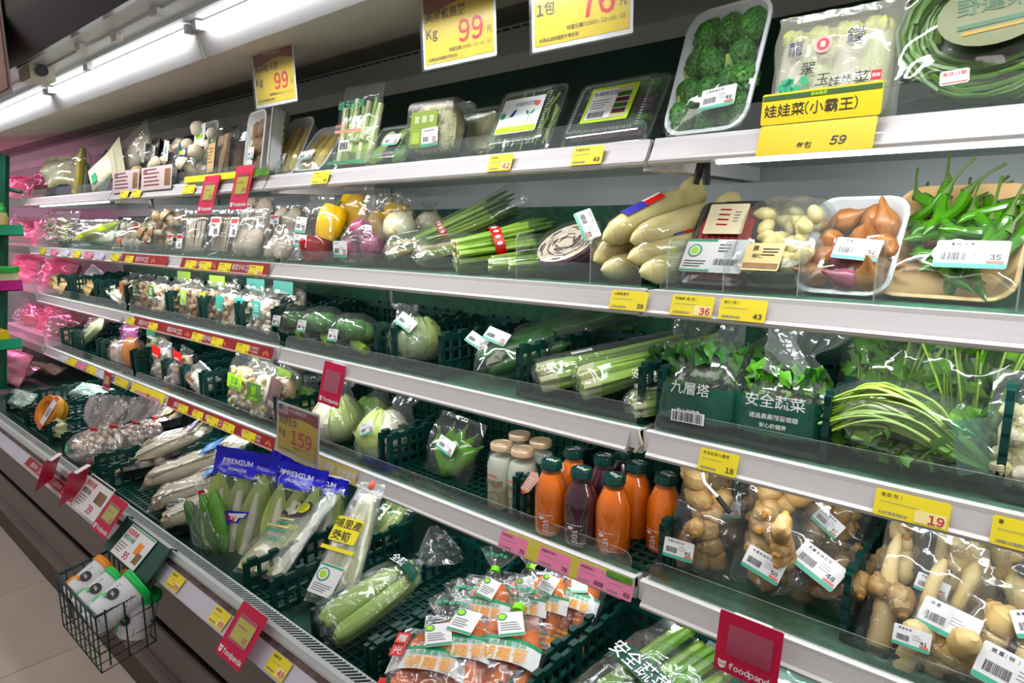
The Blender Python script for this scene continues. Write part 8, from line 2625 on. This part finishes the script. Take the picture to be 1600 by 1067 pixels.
# crimson promo cards
panda_card('crimson promo card with empty pocket hanging on the third rail above the lettuces', (x_at(520, 0.992, -0.415), 0.988, CAM_H - 0.422), (R(-14), R(2), 0), 0.098, 0.115)
panda_card('wide crimson promo card hanging under the ginger shelf', (x_at(1166, 0.965, -0.722), 0.962, CAM_H - 0.668), (R(-10), R(0), 0), 0.102, 0.098)
panda_card('crimson card with yellow price, top rail below the tall mushroom tray', (x_at(378, 0.99, 0.110), 0.988, CAM_H + 0.112), (R(-16), 0, 0), 0.105, 0.135, True, '59')
panda_card('crimson card with yellow price, top rail below the kraft label box', (x_at(326, 0.985, 0.098), 0.984, CAM_H + 0.098), (R(-18), 0, 0), 0.105, 0.125, True, '55')
panda_card('small crimson card in the far bay lowest rail', (x_at(168, 0.99, -0.70), 0.988, CAM_H - 0.690), (R(-12), 0, 0), 0.09, 0.085, True, '')
for lab, px, py, rz, w, h, inner, pz in (('crimson promo card with yellow price 95 on the lower rail below the pale loofahs', 377, 992, 0, 0.098, 0.105, True, '95'), ('crimson promo card with yellow price beside the green card holder', 171, 806, 0, 0.105, 0.100, True, '45'),
                                         ('plain crimson promo card twisted outward beside the white recipe card', 118, 755, -48, 0.11, 0.105, False, ''), ('pink glossy promo card bent outward on the lower red banner', 76, 735, -40, 0.11, 0.105, True, '39')):
    p = on_y(px, py, 0.545)
    panda_card(lab, p, (R(-40 if rz == 0 else -22), 0, R(rz)), w, h, inner, pz)

# lower rail price tags and cards
for lab, px, py, pz in (('yellow tag with crimson 169 in the lower rail, beside the green card holder', 272, 897, '169'), ('yellow tag with crimson 89 in the lower rail, before the crimson 95 card', 341, 952, '89'), ('yellow tag with crimson 49 in the lower rail, after the crimson 95 card', 434, 1036, '49')):
    p = on_y(px, py, 0.563)
    rail_tag(lab, p.x, 1, 0.064, 0.036, pz, True, None, '鮮蔬', True, 0.0, '嚴選好菜')
banner('dark red banner in the lower rail beyond the crimson cards', on_y(42, 712, 0.565).x, on_y(116, 768, 0.565).x, 0, (), True)
t = thing('recipe_card', 'white printed recipe card with crimson 39 standing on the lower rail', 'sign', on_y(145, 776, 0.553), (R(-40), 0, 0), 'white promo sheets')
card(t, 'card_sheet', 0.19, 0.098, PAPER, (0, 0, 0.0), prints=lambda mb, y: (mb.quad(-.09, .09, .040, .046, y, 1), mb.text('鮮味特惠', 0.018, -.085, .018, y, 2), mb.text('優質好味', 0.016, -.085, -.002, y, 1), small_text_lines(mb, -.085, -.02, -.012, 4, .008, y, 3), mb.quad(.02, .08, -.01, .022, y, 4), mb.text('39', 0.030, 0.03, -0.042, y, 5, 'C', True)), mats=[INK, REDI, INKG, MUSHB, MAGI])

# green card holder and wire basket with lidded tubs
HOLD = mat('holder_green', (0.008, 0.055, 0.042), 0.35, var=0.1)
WIRE = mat('green_coated_wire', (0.006, 0.04, 0.035), 0.35, var=0.1)
t = thing('wire_basket', 'green wire basket hooked on the lower rail, with a slanted green header panel', 'basket', (-1.745, 0.585, CAM_H - 0.782))
card(t, 'header_panel', 0.285, 0.088, HOLD, (0, -0.032, -0.030), (R(-48), 0, 0), th=0.003)
bx, y0, y1, z0, z1 = 0.14, -0.175, -0.055, -0.215, -0.075
fr = lambda mb, z, r: mb.tube([(-bx, y1, z), (bx, y1, z), (bx, y0, z - 0.02), (-bx, y0, z - 0.02), (-bx, y1, z)], r, 6)
mb = MB()
fr(mb, z1, 0.0042)
mb.build('rim_wire', WIRE, t)
for k in range(3):
    mb = MB()
    fr(mb, z0 + (z1 - z0) * k / 3, 0.002)
    mb.build('ring_wire', WIRE, t)
vw = MB().tube([(0, y1, z1), (0, y1, z0), (0, y0, z0 - .02), (0, y0, z1 - .02)], 0.002, 5).mesh('cross_wire', WIRE)
for k in range(9):
    put('cross_wire', vw, t, (-bx + 2 * bx * k / 8, 0, 0))
for x in (-bx, bx):
    for k in range(3):
        yy = y0 + (y1 - y0) * (k + .5) / 3
        MB().tube([(x, yy, z1 - .01), (x, yy, z0 - .01)], 0.002, 5).build('side_wire', WIRE, t)
    MB().tube([(x, y1, z1), (x, -0.03, -0.03), (x, 0.0, 0.004), (x, 0.012, -0.006)], 0.003, 6).build('hook', WIRE, t)


t2 = thing('promo_sheet', 'white food promo sheet with crimson numbers stuck on the slanted green header panel', 'sign', (-1.755, 0.585 - 0.0345, CAM_H - 0.782 - 0.0275), (R(-48), 0, 0), 'white promo sheets')
card(t2, 'sheet', 0.155, 0.082, PAPER, (0, -0.0016, 0), prints=lambda mb, y: (mb.quad(-.075, .075, .036, .039, y, 1), mb.text('特惠新鮮', 0.016, -.072, .018, y, 2), mb.text('優質好味椰', 0.013, -.072, .004, y, 1), small_text_lines(mb, -.072, -.02, -.008, 4, .007, y, 3), mb.quad(.018, .045, -.012, .016, y, 4), mb.quad(.04, .068, -.03, -.004, y, 5), mb.text('95', 0.022, 0.0, -0.034, y, 6, 'C', True)), mats=[GRNI, REDI, INKG, ORNG, MUSHB, MAGI])
TUBW = mat('tub_white_plastic', (0.78, 0.78, 0.82), 0.35, var=0.02)
tubs = {}
for nm, lidc in (('g', (0.03, 0.52, 0.12)), ('o', (0.90, 0.33, 0.01))):
    lm = mat('tub_lid_' + nm, lidc, 0.35, var=0.05)
    b_ = MB().lathe([(0.030, 0), (0.033, 0.002), (0.0375, 0.082), (0.0375, 0.086)], 22, 0).mesh('tub_body', TUBW)
    l_ = MB().lathe([(0.039, 0.080), (0.0405, 0.082), (0.0405, 0.094), (0.039, 0.096), (0.035, 0.096), (0.034, 0.0945), (0.0, 0.0945)], 24, 0, None, True, False).mesh('tub_lid', lm)
    pb = MB()
    pb.quad(-0.05, 0.05, 0.072, 0.075, 0, 0)
    pb.quad(-0.048, 0.002, 0.010, 0.030, 0, 1)
    small_text_lines(pb, -0.03, 0.03, 0.064, 4, 0.0055, 0, 2, 3)
    pb.v = [(0.0385 * sin(x / 0.036), -(0.0338 + 0.0056 * z / 0.082) * cos(x / 0.036), z) for x, y, z in pb.v]
    p2 = MB()
    p2.add([(0.012 * cos(a * pi / 9), 0, 0.044 + 0.012 * sin(a * pi / 9)) for a in range(18)], [tuple(range(18))], 0)
    p2.text('TBL', 0.007, 0, 0.0415, -0.0006, 3, 'C', True)
    p2.add([(-0.020, 0, 0.030), (-0.006, 0, 0.028), (-0.004, 0, 0.036), (-0.016, 0, 0.038)], [(0, 1, 2, 3)], 1)
    p2.v = [(0.0382 * sin((x - 0.02) / 0.036) * 1.0, y - (0.0350 + 0.0056 * z / 0.082) * cos((x - 0.02) / 0.036), z) for x, y, z in p2.v]
    pb.add(p2.v, p2.f, 0)
    for i in range(len(p2.m)):
        pb.m[-len(p2.m) + i] = p2.m[i]
    tubs[nm] = (b_, l_, pb.mesh('tub_lettering', [INK, mat('tub_band_' + nm, (0.18, 0.58, 0.25) if nm == 'g' else (0.88, 0.36, 0.05), 0.4), INKG, WINK], False))
for k, (nm, dx, dy, dz, rot, lab) in enumerate((('o', -0.100, -0.160, -0.150, (-66, 0, 6), 'white tub with orange lid at the far end of the wire basket'), ('g', -0.020, -0.164, -0.150, (-68, 0, 4), 'white tub with green lid and black round logo in the wire basket'), ('g', 0.052, -0.164, -0.158, (-68, 0, 2), 'white tub with green lid between the round logo tub and the basket end'),
                                                ('g', 0.100, -0.160, -0.118, (-66, 0, 0), 'white tub with green lid lying on top at the near basket end'), ('o', 0.000, -0.060, -0.200, (-14, 0, -14), 'orange lidded tub behind, its orange lid showing under the header panel'), ('g', 0.088, -0.086, -0.206, (-16, 0, 0), 'white tub with green lid standing at the bottom behind the wires'))):
    tb = thing('lidded_tub', lab, 'tub', (t.location.x + dx, t.location.y + dy, t.location.z + dz), tuple(R(a) for a in rot), 'lidded tubs')
    put('tub_body', tubs[nm][0], tb)
    put('tub_lid', tubs[nm][1], tb)
    put('tub_lettering', tubs[nm][2], tb, (0, 0, 0), (0, 0, R(60)))
    tb.scale = (1.12, 1.12, 1.12)

# sign reading 159
p = on_y(465, 677, 0.955)
yellow_sign('yellow and red price sign reading 159 with a small flag', p, (R(-4), R(2), R(2)), '美國生菜', '159', 'Kg', 0.205, 0.150, True, True, 0.36)

# ================================================================ far rack, pink meat case, canopy bits
GPOST = mat('rack_green_metal', (0.01, 0.10, 0.055), 0.4, var=0.1)
a, b_ = Vector((-4.30, 0.945, CAM_H + 0.36)), Vector((-4.30, 0.80, CAM_H - 0.86))
t = thing('hanging_rack', 'dark green metal rack leaning at the end of the far bay, with three trays', 'rack', a)
MB().tube([Vector((0, 0, 0)), b_ - a], 0.022, 4).build('post', GPOST, t)
MB().tube([(0.0, 0, -0.17), (0.14, 0.02, -0.19)], 0.010, 5).build('prong', GPOST, t)
for z, m in ((-0.405, mat('tray_teal_green', (0.03, 0.30, 0.16), 0.4)), (-0.675, mat('tray_magenta', (0.45, 0.03, 0.22), 0.4)), (-0.965, mat('tray_teal_green', (0.03, 0.30, 0.16), 0.4))):
    f = z / (b_ - a).z
    c = (b_ - a) * f
    mb = MB()
    mb.box(c.x - 0.34, c.x + 0.30, c.y - 0.10, c.y + 0.02, z - 0.004, z)
    mb.box(c.x - 0.34, c.x + 0.30, c.y - 0.106, c.y - 0.10, z - 0.01, z + 0.055)
    mb.box(c.x + 0.296, c.x + 0.30, c.y - 0.10, c.y + 0.02, z - 0.004, z + 0.05)
    mb.build('tray', m, t, smooth=False)
for lab, z, kind in (('yellow and green printed snack bag on the rack at its upper tray', -0.405, 'bag'), ('green lidded pale green jar on the middle tray of the rack', -0.675, 'jar'), ('second green lidded jar behind the rack post', -0.675, 'jar2'), ('yellow and brown boxes on the lowest rack tray', -0.965, 'box')):
    f = z / (b_ - a).z
    c = a + (b_ - a) * f
    if kind == 'bag':
        o = thing('snack_bag', lab, 'packaged food', (c.x + 0.16, c.y - 0.058, c.z + 0.002), (R(-2), 0, R(3)))
        pillow_mb(0.26, 0.155, 0.06, 4, amp=0.12, mi_fn=lambda u, v: 1 if v > 0.66 else 0).build('bag', [mat('snack_yellow', (0.80, 0.52, 0.06), 0.35, col2=(0.85, 0.72, 0.40), scale=16), mat('snack_green', (0.03, 0.38, 0.06), 0.35)], o)
    elif kind == 'box':
        o = thing('snack_box', lab, 'packaged food', (c.x + 0.12, c.y - 0.05, c.z + 0.001))
        for q in range(3):
            MB().box(-0.17 + 0.11 * q, -0.07 + 0.11 * q, -0.04, 0.03, 0, 0.085).build('box', (YEL2, mat('box_ochre', (0.45, 0.22, 0.04), 0.5), YEL)[q], o, smooth=False)
    else:
        o = thing('pale_green_jar', lab, 'jar', (c.x + (0.18 if kind == 'jar' else -0.12), c.y - 0.05, c.z + 0.001), (0, 0, 0), 'green lidded jars')
        MB().lathe([(0.07, 0), (0.082, 0.006), (0.084, 0.085)], 22, 0).build('jar_body', mat('jar_pale_green', (0.62, 0.72, 0.42), 0.4, var=0.1), o)
        MB().lathe([(0.088, 0.083), (0.090, 0.087), (0.090, 0.108), (0.086, 0.112)], 22, 0).build('jar_lid', mat('jar_lid_green', (0.06, 0.42, 0.08), 0.35), o)
PKF = mat('meat_film_pink', (0.72, 0.36, 0.42), 0.25, col2=(0.60, 0.16, 0.24), scale=7, bump=0.9, bscale=14)
PKM = mat('meat_red', (0.55, 0.08, 0.09), 0.35, col2=(0.68, 0.28, 0.26), scale=10, bump=0.4)
ORM = mat('meat_orange_card', (0.78, 0.27, 0.06), 0.4, var=0.2)
for lv, zb in SHELF_Z.items():
    t = thing('refrigerator_shelf', 'pink lit %s of the meat case beyond the green rack' % lev_words[lv], 'shelf', (-5.55, 1.0, CAM_H + zb), group='shelves of the refrigerated case')
    mb = MB()
    mb.box(0, 1.26, 0.02, 0.44, LIP - 0.022, LIP)
    mb.build('shelf_deck', WHITE, t, smooth=False)
    mb = MB()
    mb.box(0, 1.26, 0.0, 0.02, 0, LIP)
    mb.build('price_rail', RAIL, t, smooth=False)
    mb = MB()
    mb.box(0, 1.26, 0.012, 0.015, LIP, LIP + 0.05)
    mb.build('front_fence', ACRY, t, smooth=False)
names = ('first', 'second', 'third')
k = 0
for lv in (1, 2, 3, 4, 5):
    for q in range(3):
        z = DECK[lv] if lv < 5 else DZ
        Y = (1.15 if lv < 5 else 0.86) + 0.04 * (q % 2)
        t = thing('meat_pack', '%s meat pack from the green rack, %s' % (names[q], lev_words[lv] if lv < 5 else 'lower deck'), 'meat', (-4.52 - 0.36 * q, Y, CAM_H + z + 0.001), (R(-26 - 6 * (q % 2)), R(4 * (-1) ** q), R(10)), 'wrapped meat packs')
        MB().blob(0.13, 0.03, 0.075, 0.7, 0.18, 3, k, 14, 9).build('meat', PKM if k % 4 else ORM, t, (0, 0.01, 0.085))
        pillow_mb(0.32, 0.19, 0.09, k, amp=0.25).build('wrap', PKF if k % 2 == 0 else FILMP, t)
        k += 1
# small white sensor box, joint strap knob and dark poster under the canopy
p = on_z(60, 118, 0.49)
t = thing('sensor_box', 'small cream box with a round dark hole fixed under the canopy edge', 'sensor', (p.x, p.y, CAM_H + 0.470))
CREAMB = mat('cream_plastic', (0.72, 0.70, 0.58), 0.4, var=0.05)
MB().box(-0.05, 0.05, -0.035, 0.035, 0, 0.046).build('box_body', CREAMB, t, smooth=False)
MB().lathe([(0.0, 0.0), (0.017, 0.0), (0.017, 0.012), (0.0, 0.012)], 16, 0).build('dark_lens', BLACK, t, (0.052, -0.004, 0.026), (0, R(90), 0))
MB().box(-0.10, -0.05, -0.03, 0.03, 0.006, 0.044).build('side_flap', WHITE, t, smooth=False)
p = on_y(4, 72, 0.60)
t = thing('fascia_poster', 'small pinkish poster in a grey frame at the dark canopy fascia', 'poster', (p.x - 0.20, 0.590, p.z), (0, 0, 0))
card(t, 'poster_sheet', 0.50, 0.26, mat('poster_print', (0.40, 0.20, 0.17), 0.45, col2=(0.14, 0.13, 0.10), scale=5), th=0.004)
card(t, 'poster_frame', 0.53, 0.29, mat('poster_frame_grey', (0.25, 0.22, 0.21), 0.4), (0, 0.004, 0), th=0.003)
# cable ends hanging from the shelves
for lab, px, py, lv in (('black split cable end hanging under the top shelf beside the lit LED strip', 1098, 262, 1), ('thin dark cable end hanging under the top shelf, mushroom bay', 236, 318, 1)):
    p = on_y(px, py, 1.06)
    t = thing('cable_end', lab, 'cable', (p.x, p.y, CAM_H + SHELF_Z[lv] + LIP - 0.024))
    MB().tube([(0, 0, 0), (-0.004, 0, -0.02), (-0.012, 0, -0.05)], [0.006, 0.007, 0.006], 7).build('cable', BLACK, t)
    MB().tube([(0, 0, 0), (0.006, 0, -0.02), (0.008, 0, -0.052)], [0.006, 0.007, 0.006], 7).build('cable', BLACK, t)
    MB().tube([(0, 0, -0.004), (-0.03, 0, 0.0)], 0.0015, 5).build('tie', YEL, t)
p = on_y(1090, 745, 1.02)
t = thing('cable_end', 'white and black cable end hanging under the third shelf above the ginger', 'cable', (p.x, p.y, CAM_H + SHELF_Z[3] + LIP - 0.024))
MB().tube([(0, 0, 0), (0.012, 0.0, -0.045), (0.035, 0.004, -0.066)], 0.0028, 6).build('white_cable', WHITE, t)
MB().tube([(0.035, 0.004, -0.066), (0.058, 0.008, -0.090)], 0.0045, 6).build('black_sleeve', BLACK, t)
for bay in ('A',):
    for lv in (3,):
        x0 = BAYS[bay][0]
        t = thing('loop_cord', 'looped beige cord in the gap between the two third shelf rails', 'cable', (x0 - 0.004, 1.012, CAM_H + SHELF_Z[lv] + LIP))
        MB().tube([(-0.006, 0, 0), (0.0, -0.004, -0.012), (0.004, -0.004, -0.024), (-0.004, -0.004, -0.036), (-0.010, -0.004, -0.042)], 0.0028, 6).build('cord', mat('beige_cord', (0.60, 0.52, 0.40), 0.5, var=0.2), t)
